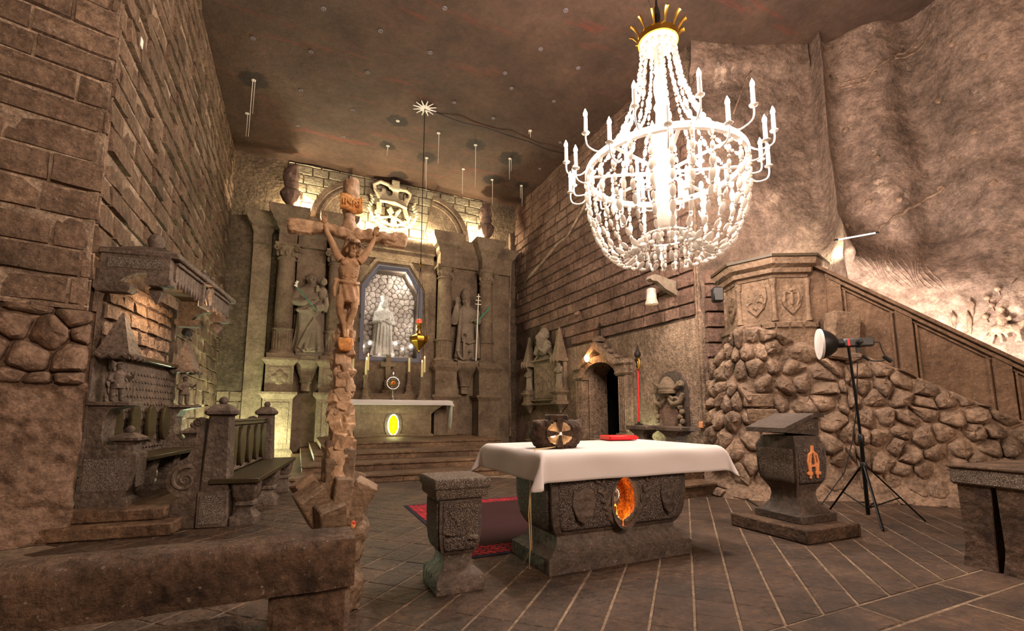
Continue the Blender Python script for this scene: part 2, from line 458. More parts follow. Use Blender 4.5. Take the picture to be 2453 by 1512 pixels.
M['step'] = stone('brown_step_stone', (78, 58, 44), (126, 98, 74), 1.0, .5, 12, rough=.6, var=.15, streak=((.6, 3, 3), 3, .5))
M['crossrock'] = stone('brown_salt_crystal', (150, 118, 90), (196, 164, 132), 3.0, .4, 20, rough=.6, var=.4, spec=.4, grain=.4)
M['baserock'] = stone('brown_salt_block', (92, 74, 58), (146, 120, 96), 3.5, .5, 18, rough=.6, var=.4, spec=.4, grain=.5)
M['corpus'] = stone('carved_wooden_corpus', (150, 116, 86), (190, 154, 120), 5, .25, 20, rough=.6, var=0, grain=.25)
M['plaque'] = stone('amber_salt_plaque', (188, 118, 58), (226, 168, 104), 6, .3, 20, rough=.5, var=0)
M['white_cloth'] = plain('white_linen', (206, 197, 196), .9, bump=(60, .08))
M['cream_wax'] = plain('cream_wax', (232, 218, 160), .5)
M['wood'] = wood_mat('olive_brown_wood', (40, 32, 17), (68, 56, 34))
M['wood_dark'] = wood_mat('dark_brown_wood', (44, 34, 22), (74, 60, 42))
M['black'] = plain('black_plastic', (22, 21, 22), .45)
M['black_metal'] = plain('black_metal', (18, 17, 18), .35, .6)
M['grey_case'] = plain('grey_lamp_case', (58, 56, 56), .5)
M['red_mark'] = plain('red_mark', (214, 40, 40), .5)
M['brass'] = plain('old_brass', (176, 138, 54), .35, 1.0)
M['gold'] = plain('gilt', (214, 164, 72), .3, 1.0)
M['silver'] = plain('silver', (210, 206, 200), .25, 1.0)
M['iron'] = plain('dark_iron', (44, 38, 34), .6, .6)
M['white_metal'] = plain('white_painted_metal', (236, 230, 224), .4)
M['salt_white'] = plain('white_salt', (226, 220, 210), .8)
M['frame_blue'] = plain('blue_grey_painted_frame', (92, 92, 108), .5)
M['red_cloth'] = plain('scarlet_leather', (216, 14, 8), .5)
M['red_wax'] = plain('red_candle_glass', (220, 30, 20), .3, emit=((255, 40, 20), 2.5))
M['red_paint'] = plain('red_painted_wood', (206, 36, 42), .4)
M['green_paint'] = plain('green_painted_metal', (70, 132, 104), .4)
M['cable'] = plain('black_cable', (26, 24, 24), .6)
M['cream_cable'] = plain('cream_cable', (196, 170, 120), .6)
M['bulb'] = plain('lit_candle_bulb', (255, 240, 220), .4, emit=((255, 226, 190), 40))
M['flame'] = plain('small_candle_flame', (255, 160, 120), .4, emit=((255, 110, 80), 4))
M['tube_light'] = plain('lit_tube', (255, 250, 230), .4, emit=((255, 246, 220), 6))
M['white_glow'] = plain('lit_oval_rim', (255, 255, 240), .4, emit=((255, 255, 225), 4))
M['yellow_glow'] = plain('lit_yellow_glass', (220, 216, 20), .4, emit=((226, 222, 10), .9))
M['door_bulb'] = plain('lit_door_bulb', (255, 200, 150), .4, emit=((255, 190, 120), 25))
M['floor_bulb'] = plain('lit_floor_lens', (255, 255, 255), .4, emit=((245, 255, 250), 8))
M['amber'] = plain('orange_salt_inlay', (226, 148, 96), .45)
def crystal_mat():
    m = NT('salt_crystal'); t = m.t; b = m.b
    b.inputs['Base Color'].default_value = (.62, .57, .53, 1); b.inputs['Roughness'].default_value = .15; b.inputs['Specular IOR Level'].default_value = .6
    tr = m.n('BsdfTranslucent'); tr.inputs[0].default_value = (.62, .57, .52, 1)
    mx = m.n('MixShader'); mx.inputs[0].default_value = .5
    m.l(b.outputs[0], mx.inputs[1]); m.l(tr.outputs[0], mx.inputs[2]); m.l(mx.outputs[0], t.nodes['Material Output'].inputs[0])
    return m.m
M['crystal'] = crystal_mat()
def glass_mat():
    m = NT('clear_pane'); t = m.t
    tr = m.n('BsdfTransparent'); gl = m.n('BsdfGlossy'); gl.inputs['Roughness'].default_value = .05
    fr = m.n('Fresnel'); fr.inputs[0].default_value = 1.12
    mx = m.n('MixShader'); m.l(fr.outputs[0], mx.inputs[0]); m.l(tr.outputs[0], mx.inputs[1]); m.l(gl.outputs[0], mx.inputs[2])
    m.l(mx.outputs[0], t.nodes['Material Output'].inputs[0]); return m.m
M['glass'] = glass_mat()
def salt_lamp_mat():
    m = NT('orange_salt_lining'); pos = m.n('NewGeometry').outputs['Position']
    m.l(m.ramp(m.noise(pos, 40, 6, .7), [(.4, (120, 48, 4)), (.6, (230, 118, 10))]), m.b.inputs['Base Color'])
    bp = m.n('Bump'); bp.inputs['Strength'].default_value = 1; bp.inputs['Distance'].default_value = .01
    m.l(m.noise(pos, 50, 6, .7), bp.inputs['Height']); m.l(bp.outputs[0], m.b.inputs['Normal']); return m.m
M['salt_lamp'] = salt_lamp_mat()
M['white_salt_rock'] = stone('white_salt_rubble', (160, 146, 132), (212, 200, 186), 3, .6, 18, var=.35, grain=.4)
M['clear_salt'] = stone('clear_salt_statue', (206, 202, 192), (246, 242, 232), 4, .3, 20, var=0, rough=.4)
def carpet_mat():
    m = NT('red_carpet_border'); pos = m.n('NewGeometry').outputs['Position']
    mp = m.n('Mapping'); m.l(pos, mp.inputs[0]); mp.inputs['Rotation'].default_value = (0, 0, R(45)); mp.inputs['Scale'].default_value = (4.6, 3.6, 1)
    ck = m.n('TexBrick'); m.l(mp.outputs[0], ck.inputs[0]); ck.inputs['Color1'].default_value = lin((190, 44, 40)); ck.inputs['Color2'].default_value = lin((128, 22, 34)); ck.inputs['Mortar'].default_value = lin((26, 16, 40))
    ck.inputs['Scale'].default_value = 1.0; ck.inputs['Mortar Size'].default_value = .035
    m.l(ck.outputs[0], m.b.inputs['Base Color']); m.b.inputs['Roughness'].default_value = .95; return m.m
M['carpet_border'] = carpet_mat()
M['carpet'] = plain('maroon_carpet', (48, 9, 13), .95, bump=(120, .4))
M['carpet_edge'] = plain('navy_carpet_edge', (24, 18, 38), .95)
def ceiling_mat():
    m = NT('ceiling_rock'); pos = m.n('NewGeometry').outputs['Position']
    col = m.ramp(m.noise(pos, .5, 8, .7), [(.3, (50, 36, 28)), (.7, (88, 66, 53))])
    col = m.mix(.6, col, m.ramp(m.noise(pos, 7, 6, .7), [(.25, G(.45)), (.75, G(1.3))]), 'MULTIPLY')
    mp = m.n('Mapping'); m.l(pos, mp.inputs[0]); mp.inputs['Rotation'].default_value = (0, 0, R(25)); mp.inputs['Scale'].default_value = (.25, 2.2, 1)
    col = m.mix(m.ramp(m.noise(mp.outputs[0], 1.2, 6, .75), [(.58, G(0)), (.66, G(.4))]), col, lin((112, 46, 36)))
    for (x, y, r) in CEIL_STAINS:
        d = m.n('VectorMath', operation='DISTANCE'); m.l(pos, d.inputs[0]); d.inputs[1].default_value = (x, y, CEIL)
        e = m.math('ADD', d.outputs['Value'], m.math('MULTIPLY', m.noise(pos, 5, 3), r * .7))
        col = m.mix(m.ramp(m.math('DIVIDE', e, r * 1.35), [(.72, G(.75)), (.86, G(0))]), col, lin((20, 16, 15)))
    m.l(col, m.b.inputs['Base Color']); m.b.inputs['Roughness'].default_value = .8
    bp = m.n('Bump'); bp.inputs['Strength'].default_value = .8; bp.inputs['Distance'].default_value = .05
    m.l(m.math('ADD', m.noise(pos, 4, 8, .7), m.noise(pos, .8, 3)), bp.inputs['Height']); m.l(bp.outputs[0], m.b.inputs['Normal'])
    return m.m
CEIL = 10.2
CEIL_STAINS = []
M['bolt_grey'] = plain('greyish_bolt', (112, 104, 108), .7)
M['redgranite'] = stone('reddish_pecked_salt', (104, 76, 66), (146, 112, 98), 2.0, .8, 30, speck=((168, 134, 118), 70), var=.05)
M['bulb_small'] = plain('lit_lamp_bulb', (255, 230, 190), .4, emit=((255, 214, 150), 12))
M['plaque_letters'] = plain('gilt_lettering', (210, 150, 70), .5)
# ------------------------------------------------------------------ ceiling
BOLTS = [(-1.53, 13.16, 1.62, .51), (-1.82, 14.8, .74, .24), (2.27, 14.83, .34, .34), (3.59, 13.36, 1.02, .2), (3.61, 14.94, 1.38, .48), (4.89, 13.52, 1.48, .46), (6.24, 13.73, .78, .54), (6.27, 15.44, 1.02, .52), (7.44, 15.3, .86, .36), (5.0, 15.09, .96, .17), (6.16, 12.03, .22, .23), (7.53, 13.96, 0, 0), (6.17, 10.56, 0, 0), (4.87, 11.94, 0, 0), (3.6, 11.78, 0, 0), (2.3, 13.3, .06, .42), (-.39, 13.04, 0, .18), (-.17, 11.46, 0, .18), (-1.43, 11.55, 0, .24), (1.18, 11.53, 0, .21), (2.49, 10.23, 0, .23), (4.45, 10.11, 0, .17), (4.93, 9.04, 0, .16), (2.46, 8.88, 0, .24), (4.88, 7.79, 0, .2), (6.06, 9.12, 0, .19), (-.46, 14.84, 0, 0), (.87, 14.8, 0, .15), (.05, 10.01, 0, .22), (4.83, 10.54, 0, 0), (1.28, 10.1, 0, .17), (7.34, 12.18, 0, .21), (1.0, 13.3, 0, 0)]
CEIL_STAINS[:] = [(b[0], b[1], b[3]) for b in BOLTS if b[3] > .3] + [(2.95, 16.6, .5)]
M['ceiling'] = ceiling_mat()
mb = MB()
mb.grid(lambda u, v: (-8 + 22 * u, -10 + 28 * v, CEIL + .07 * noise.fractal(Vector((u * 14, v * 18, 3)), 1, 2, 4)), 110, 140)
tag(mb.build('ceiling', M['ceiling'], None, 179, recalc=False), 'dark brown rock ceiling stained around the roof bolts', 'ceiling', None, 'structure')

# ------------------------------------------------------------------ floor with diagonal tiles
DAIS = [(-.1, 6.0, 10.0, 17.2), (5.6, 8.1, 6.0, 12.6)]
floor = MB().box((4, 6, -.056), (26, 30, .1)).build('floor', M['grout'], None)
tag(floor, 'brown stone floor laid with small diagonal tiles and pale joints', 'floor', None, 'structure')
TS = .285; q2 = math.sqrt(.5); items = []; shared = None
rt = random.Random(3)
def tile_poly(i, j):
    g1, g2 = .009, .003
    a0, a1, b0, b1 = i * TS + g1, (i + 1) * TS - g1, j * TS + g2, (j + 1) * TS - g2   # a across the strong joints, b along them
    return [((a * q2 + b * q2), (-a * q2 + b * q2)) for a, b in ((a0, b0), (a1, b0), (a1, b1), (a0, b1))]
def slab(poly, z, th=.03, ch=.006):
    n = len(poly); cx = sum(p[0] for p in poly) / n; cy = sum(p[1] for p in poly) / n
    k = 1 - ch / .15
    vs = [(x, y, z - th) for x, y in poly] + [(x, y, z - ch) for x, y in poly] + [(cx + (x - cx) * k, cy + (y - cy) * k, z) for x, y in poly]
    fs = [(i, (i + 1) % n, n + (i + 1) % n, n + i) for i in range(n)] + [(n + i, n + (i + 1) % n, 2 * n + (i + 1) % n, 2 * n + i) for i in range(n)] + [tuple(range(2 * n, 3 * n))]
    return vs, fs
for i in range(-60, 60):
    for j in range(-30, 80):
        poly = tile_poly(i, j); c = (sum(p[0] for p in poly) / 4, sum(p[1] for p in poly) / 4)
        if not (-2.4 < c[0] < 10.5 and 2.0 < c[1] < 17.1) or c[0] + c[1] > 13.9: continue
        if any(a + .2 < c[0] < b and e + .2 < c[1] < f for a, b, e, f in DAIS): continue
        if not in_frame((c[0], c[1], 0), 40): continue
        if c[1] < 2.7:
            poly = clip_poly(poly, 0, 2.235, 0, -1)
            if len(poly) < 3: continue
        vs, fs = slab(poly, rt.uniform(-.003, .002)); items.append((screen_area(vs), vs, fs))
y = .2
for k, (ya, yb, wl) in enumerate(((1.93, 2.22, .9), (1.3, 1.915, 1.1), (.6, 1.285, 1.1))):
    x = -1.0 + .3 * k
    while x < 8.5:
        w = wl * rt.uniform(.8, 1.3); poly = [(x + .006, ya), (x + w - .006, ya), (x + w - .006, yb), (x + .006, yb)]
        if in_frame((x + w / 2, (ya + yb) / 2, 0), 200):
            vs, fs = slab(poly, rt.uniform(-.003, .002)); items.append((screen_area(vs), vs, fs))
        x += w
place_pieces('tile', items, M['tile'], floor, 300, 'tile_field', 20, 'distant small floor tiles')

# ------------------------------------------------------------------ left wall
XL = -2.35; YB = 17.2; YE = 7.1
rb = random.Random(11)
wl = MB().box((XL - .543, (YE + 18) / 2, 5.1), (1.0, 18 - YE, 10.4)).build('wall_left', M['mortar'], None)
tag(wl, 'tall left wall of big rough salt bricks', 'wall', None, 'structure')
it = courses((XL - .05, YE, 0), (0, 1, 0), (1, 0, 0), YB - YE, 0, CEIL, .33, .62, rb, lambda u, z: not (u < 2.6 and 2.15 < z < 3.1) and not (u < 2.7 and z < .4), (.02, .085), .03, .012)
place_pieces('brick', it, M['brick'], wl, 300, 'brick_courses', 30, 'far and upper brick courses')
# near facet turning towards the visitor
fd = Vector((-math.sin(R(71)), -math.cos(R(71)), 0)); fn_ = Vector((-fd.y, fd.x, 0)); fn_ = fn_ if fn_.y < 0 else -fn_
wn = MB(); FO = Vector((XL, YE, 0))
wn.add([tuple(FO + fd * a + fn_ * b + Vector((0, 0, c))) for c in (0, CEIL) for a, b in ((.0, -.05), (5, -.05), (5, -.8), (.3, -.8))], [(3, 2, 1, 0), (4, 5, 6, 7), (0, 1, 5, 4), (1, 2, 6, 5), (2, 3, 7, 6), (3, 0, 4, 7)])
wn = wn.build('wall_near', M['mortar'], None)
tag(wn, 'near facet of the left wall with large smooth blocks', 'wall', None, 'structure')
it = courses(FO + fn_ * -.06, tuple(fd), tuple(fn_), 3.6, 2.0, 8.0, .36, .78, rb, lambda u, z: True, (.025, .075), .03, .010)
place_pieces('brick', it, M['brick'], wn, 300)
# boulder-carved buttress at its foot
bo = FO + fn_ * .0
def buttress(u, z, d):
    k = .22 * (1 - z / 2.6) if z < 2.6 else 0
    p = bo + fd * (u - .05 + .0 * z) + fn_ * (.16 + k * .35 + d); return (p.x, p.y, z)
mb = MB()
def bsurf(a, b):
    u = -.02 + 3.4 * a; z = 2.6 * b
    d = .06 * noise.fractal(Vector((u * 2.3, z * 2.3, 1)), 1, 2, 5) + .03 * noise.fractal(Vector((u * 9, z * 9, 4)), 1, 2, 3)
    if z > 1.75: d -= .05
    if a == 0: d -= .02
    return buttress(u, z, d)
mb.grid(bsurf, 90, 70)
mb.add([buttress(-.02, 0, -.3), buttress(-.02, 2.6, -.3), buttress(-.02, 2.6, 0), buttress(-.02, 0, 0), buttress(3.38, 2.6, -.3), buttress(3.38, 2.6, .0)], [(0, 1, 2, 3), (1, 4, 5, 2)])
bt = mb.build('rock_buttress', M['rock'], None, 60, recalc=False)
tag(bt, 'rough rock buttress at the left edge beside the canopied stall', 'rock')
it = []
for poly in voronoi(0.0, 3.3, 1.72, 2.6, .34, .3, rb):
    vs, fs = pebble(poly, lambda u, z, d: buttress(u, z, d - .03), .13, .008, rb, ((1.0, -.06), (.985, .3), (.8, .8), (.4, 1.0))); it.append((screen_area(vs), vs, fs))
place_pieces('carved_boulder', it, M['rock'], bt, 300, smooth=50)

# ------------------------------------------------------------------ back wall
wb = MB()
wb.box((3, YB + .4, 5.1), (12, .8, 10.4))
wb = wb.build('wall_back', M['backwall'], None); tag(wb, 'smoothed back wall behind the carved main altar', 'wall', None, 'structure')
it = courses((-.75, YB, 0), (1, 0, 0), (0, -1, 0), 7.3, 7.75, CEIL - .02, .34, .72, rb, lambda u, z: True, (.05, .09), .015, .016, .006)
place_pieces('ashlar_block', it, M['ashlar'], wb, 300)
it = courses((XL, YB, 0), (1, 0, 0), (0, -1, 0), 1.05, .2, 2.1, .3, .42, rb, lambda u, z: True, (.04, .06), .01, .012, .006)
place_pieces('ashlar_block', it, M['altar'], wb, 300)

# ------------------------------------------------------------------ right wall
XR = 8.1; P1 = Vector((8.1, 7.45, 0)); P2 = Vector((11.0, 6.3, 0)); P3 = Vector((11.55, 4.6, 0)); P4 = Vector((12.8, 1.2, 0))
wr = MB(); mb = wr
wr.box((XR + .325, (YB + 7.5) / 2 + .25, 5.1), (.65, YB - 7.5 + .5, 10.4))
me = wr.mesh('wall_right')
dc = MB(); DY0, DY1 = 10.35, 11.95
arch = [(-DY1, -1), (-DY0, -1), (-DY0, 2.45)] + [(-(11.15) + .8 * math.cos(R(a)), 2.45 + .45 * math.sin(R(a))) for a in range(15, 180, 15)] + [(-DY1, 2.45)]
dc.prism(arch, -1.05, .3, YZ((XR, 0, 0)))
wr = link('wall_right', cut(me, dc), M['plaster']); tag(wr, 'right wall of brown bricks over rough grey plaster with a doorway', 'wall', None, 'structure')
def okr(u, z):
    y = YB - u
    lim = 3.72 if y < 12.7 else 3.72 + (y - 12.7) * .3
    return z > lim
it = courses((XR, YB, 0), (0, -1, 0), (-1, 0, 0), YB - 7.6, 3.6, CEIL, .36, .68, rb, okr, (.045, .08), .03, .016)
place_pieces('brick', it, M['brick_right'], wr, 300, 'brick_courses', 30, 'far and upper brick courses')
MB().grid(lambda u, v: (XR - .004, YB - .05 - (YB - 7.7) * u, 3.55 + 6.6 * v), 1, 1).build('joint_bed', M['mortar_dark'], wr, recalc=False)
# rusticated strip between the right wall and the pulpit
pd = (P2 - P1).normalized(); pn = Vector((pd.y, -pd.x, 0)); pn = pn if pn.y < 0 else -pn
it = []; z = .3
while z < 4.5:
    h = .33 * rb.uniform(.9, 1.1); vs, fs = brick(P1 + pn * .0, pd, pn, .06, .78 + rb.uniform(-.06, .06), z, z + h, .09, rb, .0, .018, .01); it.append((screen_area(vs), vs, fs)); z += h
place_pieces('quoin_block', it, M['brick_right'], wr, 300)

# upper rock wall: one long displaced surface P1 > P2 > P3 > P4
RP = [P1, P2, P3, P4, Vector((13.4, -3, 0))]; RL = [0]
for a, b in zip(RP, RP[1:]): RL.append(RL[-1] + (b - a).length)
def rpath(s):
    s = max(0, min(s, RL[-1] - 1e-4))
    for k in range(len(RP) - 1):
        if s <= RL[k + 1]:
            t = (s - RL[k]) / (RL[k + 1] - RL[k]); d = (RP[k + 1] - RP[k]).normalized(); n = Vector((d.y, -d.x, 0)); n = n if n.dot(Vector((-1, -.6, 0))) > 0 else -n
            return RP[k].lerp(RP[k + 1], t), n
def gauss(x, w): return math.exp(-(x / w) ** 2)
def rsurf(s, z, d0=0):
    p, n = rpath(s)
    if RL[1] - .5 < s < RL[1] + .5:
        n = (rpath(RL[1] - .6)[1] * (.5 - (s - RL[1])) + rpath(RL[1] + .6)[1] * (.5 + (s - RL[1]))).normalized()
    if RL[2] - .5 < s < RL[2] + .5:
        n = (rpath(RL[2] - .6)[1] * (.5 - (s - RL[2])) + rpath(RL[2] + .6)[1] * (.5 + (s - RL[2]))).normalized()
    d = .16 * noise.fractal(Vector((s * .55, z * .45, 7)), 1, 2, 5) + .04 * noise.fractal(Vector((s * 3, z * 2.4, 2)), 1, 2, 4)
    # a slim rounded rib in the corner, widening to a foot
    r0 = RL[1] + .02 + .16 * max(0, (8 - z)) / 4
    w = .16 + (.5 * (5.6 - z) if z < 5.6 else 0); amp = .32 + (.5 * (5.8 - z) if z < 5.8 else 0)
    if z < 4.6: amp *= max(0, 1 - (4.6 - z) * 1.3)
    d += 1.9 * amp * gauss(s - r0, max(.13, min(w, .8)))
    # the long shadowed step on the next face
    g0 = RL[2] - .35 + .1 * (10 - z) * .25 + .06 * math.sin(z * 2.1)
    t = (s - g0) / .1
    d += (-.60 / (1 + math.exp(-max(-30, min(30, t))))) * (1 if z > 5 else max(0, (z - 4) / 1))
    d += .5 * (1 / (1 + math.exp(-max(-30, min(30, (s - g0 - .7) / .2))))) * (1 if z > 5 else max(0, (z - 4)))
    # lower apron bulging forward behind the parapet
    if z < 5.0 and s > RL[1] + .2: d += .35 * min(1, (5.0 - z) / 1.2) * min(1, (s - RL[1] - .2) / .6)
    # overhanging brow just under the ceiling
    if s < RL[1] - .2: d += .18 * (1 / (1 + math.exp(-(z - 9.55) / .05)))
    q = p + n * (d + d0); return (q.x, q.y, z)
mb = MB(); mb.grid(lambda a, b: rsurf(a * RL[-1], CEIL * b + .02), 230, 170)
wk = mb.build('wall_rock', M['rockwall'], None, 80, recalc=False); tag(wk, 'bulging rock wall with a pale rib above the stairs', 'wall', None, 'structure')
# pick grooves cut in a fan beside the rib foot
it = []
for k in range(17):
    s0 = RL[1] + .42 + .075 * k; mb = MB()
    mb.tube([rsurf(s0 + .3 * (t / 6) ** 2 + .05 * math.sin(k + t), 5.2 - .17 * t - .035 * k, .002) for t in range(7)], [.003, .01, .014, .013, .014, .01, .003], 5)
    mb.build('pick_ridge', M['rockwall'], wk, 179)
# salt veins and knobs on the rock
def vein(name, pts, r):
    m_ = MB(); P = []
    for i in range(len(pts) - 1):
        for t in range(6):
            f = t / 6; P.append(rsurf(pts[i][0] * (1 - f) + pts[i + 1][0] * f + rb.uniform(-.03, .03), pts[i][1] * (1 - f) + pts[i + 1][1] * f + rb.uniform(-.03, .03), .012))
    m_.tube(P, [r * rb.uniform(.6, 1.3) for _ in P], 6); return m_.build(name, M['rock'], wk, 179)
vein('salt_vein', [(RL[1] + .45, 8.95), (RL[1] + .95, 8.9), (RL[1] + 1.4, 9.3), (RL[1] + 1.65, 9.45), (RL[1] + 2.0, 9.75), (RL[1] + 2.2, 10.1)], .03)
vein('salt_vein', [(RL[1] + .3, 9.3), (RL[1] + .55, 9.02), (RL[1] + .95, 9.0), (RL[1] + 1.2, 9.05)], .025)
vein('salt_vein', [(RL[1] + 1.45, 9.3), (RL[1] + 1.9, 9.42), (RL[1] + 2.4, 9.9)], .022)
vein('salt_vein', [(.15, 9.5), (.0, 8.9), (-.1, 8.2)], .018)
vein('salt_vein', [(1.45, 9.5), (1.2, 9.0), (.95, 8.3)], .018)
vein('salt_vein', [(RL[1] + .9, 5.3), (RL[1] + 1.5, 5.75), (RL[1] + 2.1, 6.2)], .035)
for s_, z_ in ((.5, 6.6), (1.0, 5.8), (RL[1] + .5, 7.9), (RL[1] + .75, 8.9), (RL[1] + 1.0, 7.0), (RL[1] + .8, 6.0), (RL[1] + 1.3, 5.9), (RL[2] + .3, 8.0), (RL[2] + .75, 7.0), (RL[2] + 1.0, 8.4), (RL[2] + .4, 6.6), (RL[2] + .9, 5.8), (RL[2] + .15, 6.1), (RL[2] + .6, 9.0), (RL[1] + .35, 5.5)):
    c = Vector(rsurf(s_, z_, .01)); n = rpath(s_)[1]
    m_ = MB(); m_.sphere(c, (.07, .07, .022), 10, 6, n.to_track_quat('Z', 'Y')); m_.build('bolt_plug', M['rock'], wk, 179)
# tube lamp lying at the rib foot
tb = empty('tube_lamp', rsurf(RL[1] + .0, 4.75, .45), 0, 'short lit tube lamp lying at the foot of the rock rib', 'lamp')
m_ = MB(); m_.tube([(-.32, .2, -.06), (.3, -.12, .06)], .012, 10); m_.build('glass_tube', M['tube_light'], tb)
m_ = MB(); m_.tube([(.3, -.12, .06), (.36, -.15, .07)], .02, 10); m_.build('end_cap', M['iron'], tb)
m_ = MB(); m_.tube([(-.38, .23, -.07), (-.32, .2, -.06)], .02, 10); m_.build('end_cap', M['iron'], tb)

# ------------------------------------------------------------------ steps
def flight(name, label, boxes):
    e = empty(name, (0, 0, 0), 0, label, 'steps')
    for x0, x1, y0, y1, z0, z1 in boxes:
        m_ = MB(); m_.box(((x0 + x1) / 2, (y0 + y1) / 2, (z0 + z1) / 2 - .01), (x1 - x0, y1 - y0, z1 - z0 - .02))
        m_.box(((x0 + x1) / 2, (y0 + y1) / 2 - .015, z1 - .025), (x1 - x0 + .03, y1 - y0 + .03, .05), ch=.012)
        m_.build('step', M['step'], e)
    return e
h = .158; bx = []
for k, (x0, x1, y0) in enumerate(((-.1, 6.0, 10.0), (.15, 5.85, 10.75), (.4, 5.7, 11.65), (.6, 5.6, 13.0))):
    x = x0
    for j, xx in enumerate((x0 + (x1 - x0) * .36, x0 + (x1 - x0) * .7, x1)):
        bx.append((x + .004, xx - .004, y0, 17.1, h * k, h * (k + 1))); x = xx
flight('altar_steps', 'four broad brown stone steps rising to the main altar', bx)
flight('side_steps', 'low stone steps along the right wall behind the draped altar', [(5.6, 8.08, 6.0, 12.6, 0, .21), (5.9, 8.08, 6.45, 12.6, .21, .42), (6.2, 8.08, 6.9, 12.6, .42, .63)])
e = empty('stall_platform', (0, 0, 0), 0, 'worn stone platform carrying the canopied stall', 'platform')
m_ = MB(); m_.box((-1.72, 8.3, .075), (1.3, 3.1, .15), R(-6), .02); m_.build('lower_step', M['step'], e)
m_ = MB(); m_.box((-1.8, 8.45, .22), (1.2, 3.0, .14), R(-6), .02); m_.build('upper_step', M['step'], e)
# ------------------------------------------------------------------ carved boulder mass under pulpit and stair
FP = [Vector((7.75, 7.1, 0)), Vector((6.95, 6.55, 0)), Vector((6.72, 5.85, 0)), Vector((7.15, 5.3, 0)), Vector((8.15, 4.85, 0)), Vector((9.31, 3.66, 0)), Vector((10.6, 2.3, 0)), Vector((12.2, .6, 0))]
def catmull(P, t):
    n = len(P) - 1; k = min(int(t), n - 1); f = t - k
    a, b, c, d = P[max(k - 1, 0)], P[k], P[k + 1], P[min(k + 2, n)]
    return .5 * ((2 * b) + (c - a) * f + (2 * a - 5 * b + 4 * c - d) * f * f + (3 * b - a - 3 * c + d) * f ** 3)
fp = [catmull(FP, i / 40) for i in range(40 * (len(FP) - 1) + 1)]; fl = [0]
for a, b in zip(fp, fp[1:]): fl.append(fl[-1] + (b - a).length)
def fpath(s):
    s = max(0, min(s, fl[-1] - 1e-3)); lo = 0
    import bisect
    k = min(bisect.bisect_right(fl, s) - 1, len(fp) - 2); t = (s - fl[k]) / (fl[k + 1] - fl[k])
    d = (fp[k + 1] - fp[k]).normalized(); n = Vector((d.y, -d.x, 0)); n = n if n.dot(Vector((-1, -1, 0))) > 0 or s < 1.2 else -n
    return fp[k].lerp(fp[k + 1], t), (n if s > 1.2 else Vector((-1, .2, 0)).normalized())
SO = Vector((8.63, 5.07, 0)); SU = Vector((q2, -q2, 0)); SN = Vector((-q2, -q2, 0))       # stair parapet line
def stair_top(u): return 4.02 - .707 * u
def stair_bot(u): return max(.3, 2.52 - .60 * u)
smid = next(s for s in [i * .02 for i in range(600)] if (fpath(s)[0] - SO).dot(SU) > .1)
def ztop(s):
    p, n = fpath(s); u = (p - SO).dot(SU)
    if u > .25: return stair_bot(u) + .12
    k = min(1, max(0, s / (smid + .5))); m_ = 2.0 + .95 * max(0, math.sin(k * math.pi * .95)) ** 1.3
    return m_ if u < -.4 else m_ * (.25 - u) / .65 + (stair_bot(.25) + .12) * (u + .4) / .65
def fsurf(s, z, d):
    p, n = fpath(s); w = max(0, min(1, z / 2.6))
    lean = .34 * w ** 1.3 if s > 2.4 else .42 * w ** 1.6
    flare = .22 * max(0, 1 - z / .45) ** 2
    q = p + n * (flare - lean + d - .10); return (q.x, q.y, z)
def clipped(poly, smin, smax):
    # cut cell by the sloping upper outline
    for _ in range(1):
        cx = sum(p[0] for p in poly) / len(poly); e = .05
        z0, z1 = ztop(cx), ztop(cx + e); sl = (z1 - z0) / e
        poly = clip_poly(poly, cx, z0, -sl, 1)
    return poly
rs = random.Random(5)
smax = next((s for s in [i * .02 for i in range(900)] if (fpath(s)[0] - SO).dot(SU) > 3.3), fl[-1])
mb = MB(); mb.grid(lambda a, b: fsurf(smid * a, b * (ztop(smid * a) + .02), .05 + .03 * noise.fractal(Vector((a * 20, b * 12, 0)), 1, 2, 3)), 60, 40)
pr = mb.build('pulpit_rock', M['boulder'], None, 60, recalc=False); tag(pr, 'mound of carved boulders supporting the pulpit', 'rock')
mb = MB(); mb.grid(lambda a, b: fsurf(smid - .02 + (smax - smid) * a, b * (ztop(smid + (smax - smid) * a) + .02), .05), 80, 30)
sw = mb.build('wall_stair', M['boulder'], None, 60, recalc=False); tag(sw, 'wall of rounded carved boulders below the stair parapet', 'wall', None, 'structure')
for nm, par, a, b, sp in (('boulder', pr, .05, smid, .36), ('boulder', sw, smid, smax, .31)):
    it = []
    for poly in voronoi(a, b, 0, 3.1, sp, .33, rs):
        cx = sum(p[0] for p in poly) / len(poly)
        poly = clipped(poly, a, b)
        if len(poly) < 3: continue
        if max(p[1] for p in poly) - min(p[1] for p in poly) < .08: continue
        zc = sum(p[1] for p in poly) / len(poly)
        if par is pr and .62 < (cx - .9) < 1.9 and 0: continue
        bul = .05 + .11 * min(1, zc / .9) * rs.uniform(.7, 1.2)
        vs, fs = pebble(poly, fsurf, bul, .006, rs, ((1.0, -.04), (.99, .3), (.88, .66), (.66, .93), (.32, 1.0)), tilt=.5); it.append((screen_area(vs), vs, fs))
    place_pieces(nm, it, M['boulder'], par, 300, smooth=50)
# two squared blocks let into the mound behind the lectern
for s_, z_ in ((2.35, 1.62), (2.38, 1.36)):
    p, n = fpath(s_); c = Vector(fsurf(s_, z_, .09)); d = Vector((-n.y, n.x, 0))
    m_ = MB(); m_.box((0, 0, 0), (.46, .18, .22), math.atan2(d.y, d.x), .015); m_.build('squared_block', M['pulpit'], pr, loc=c)

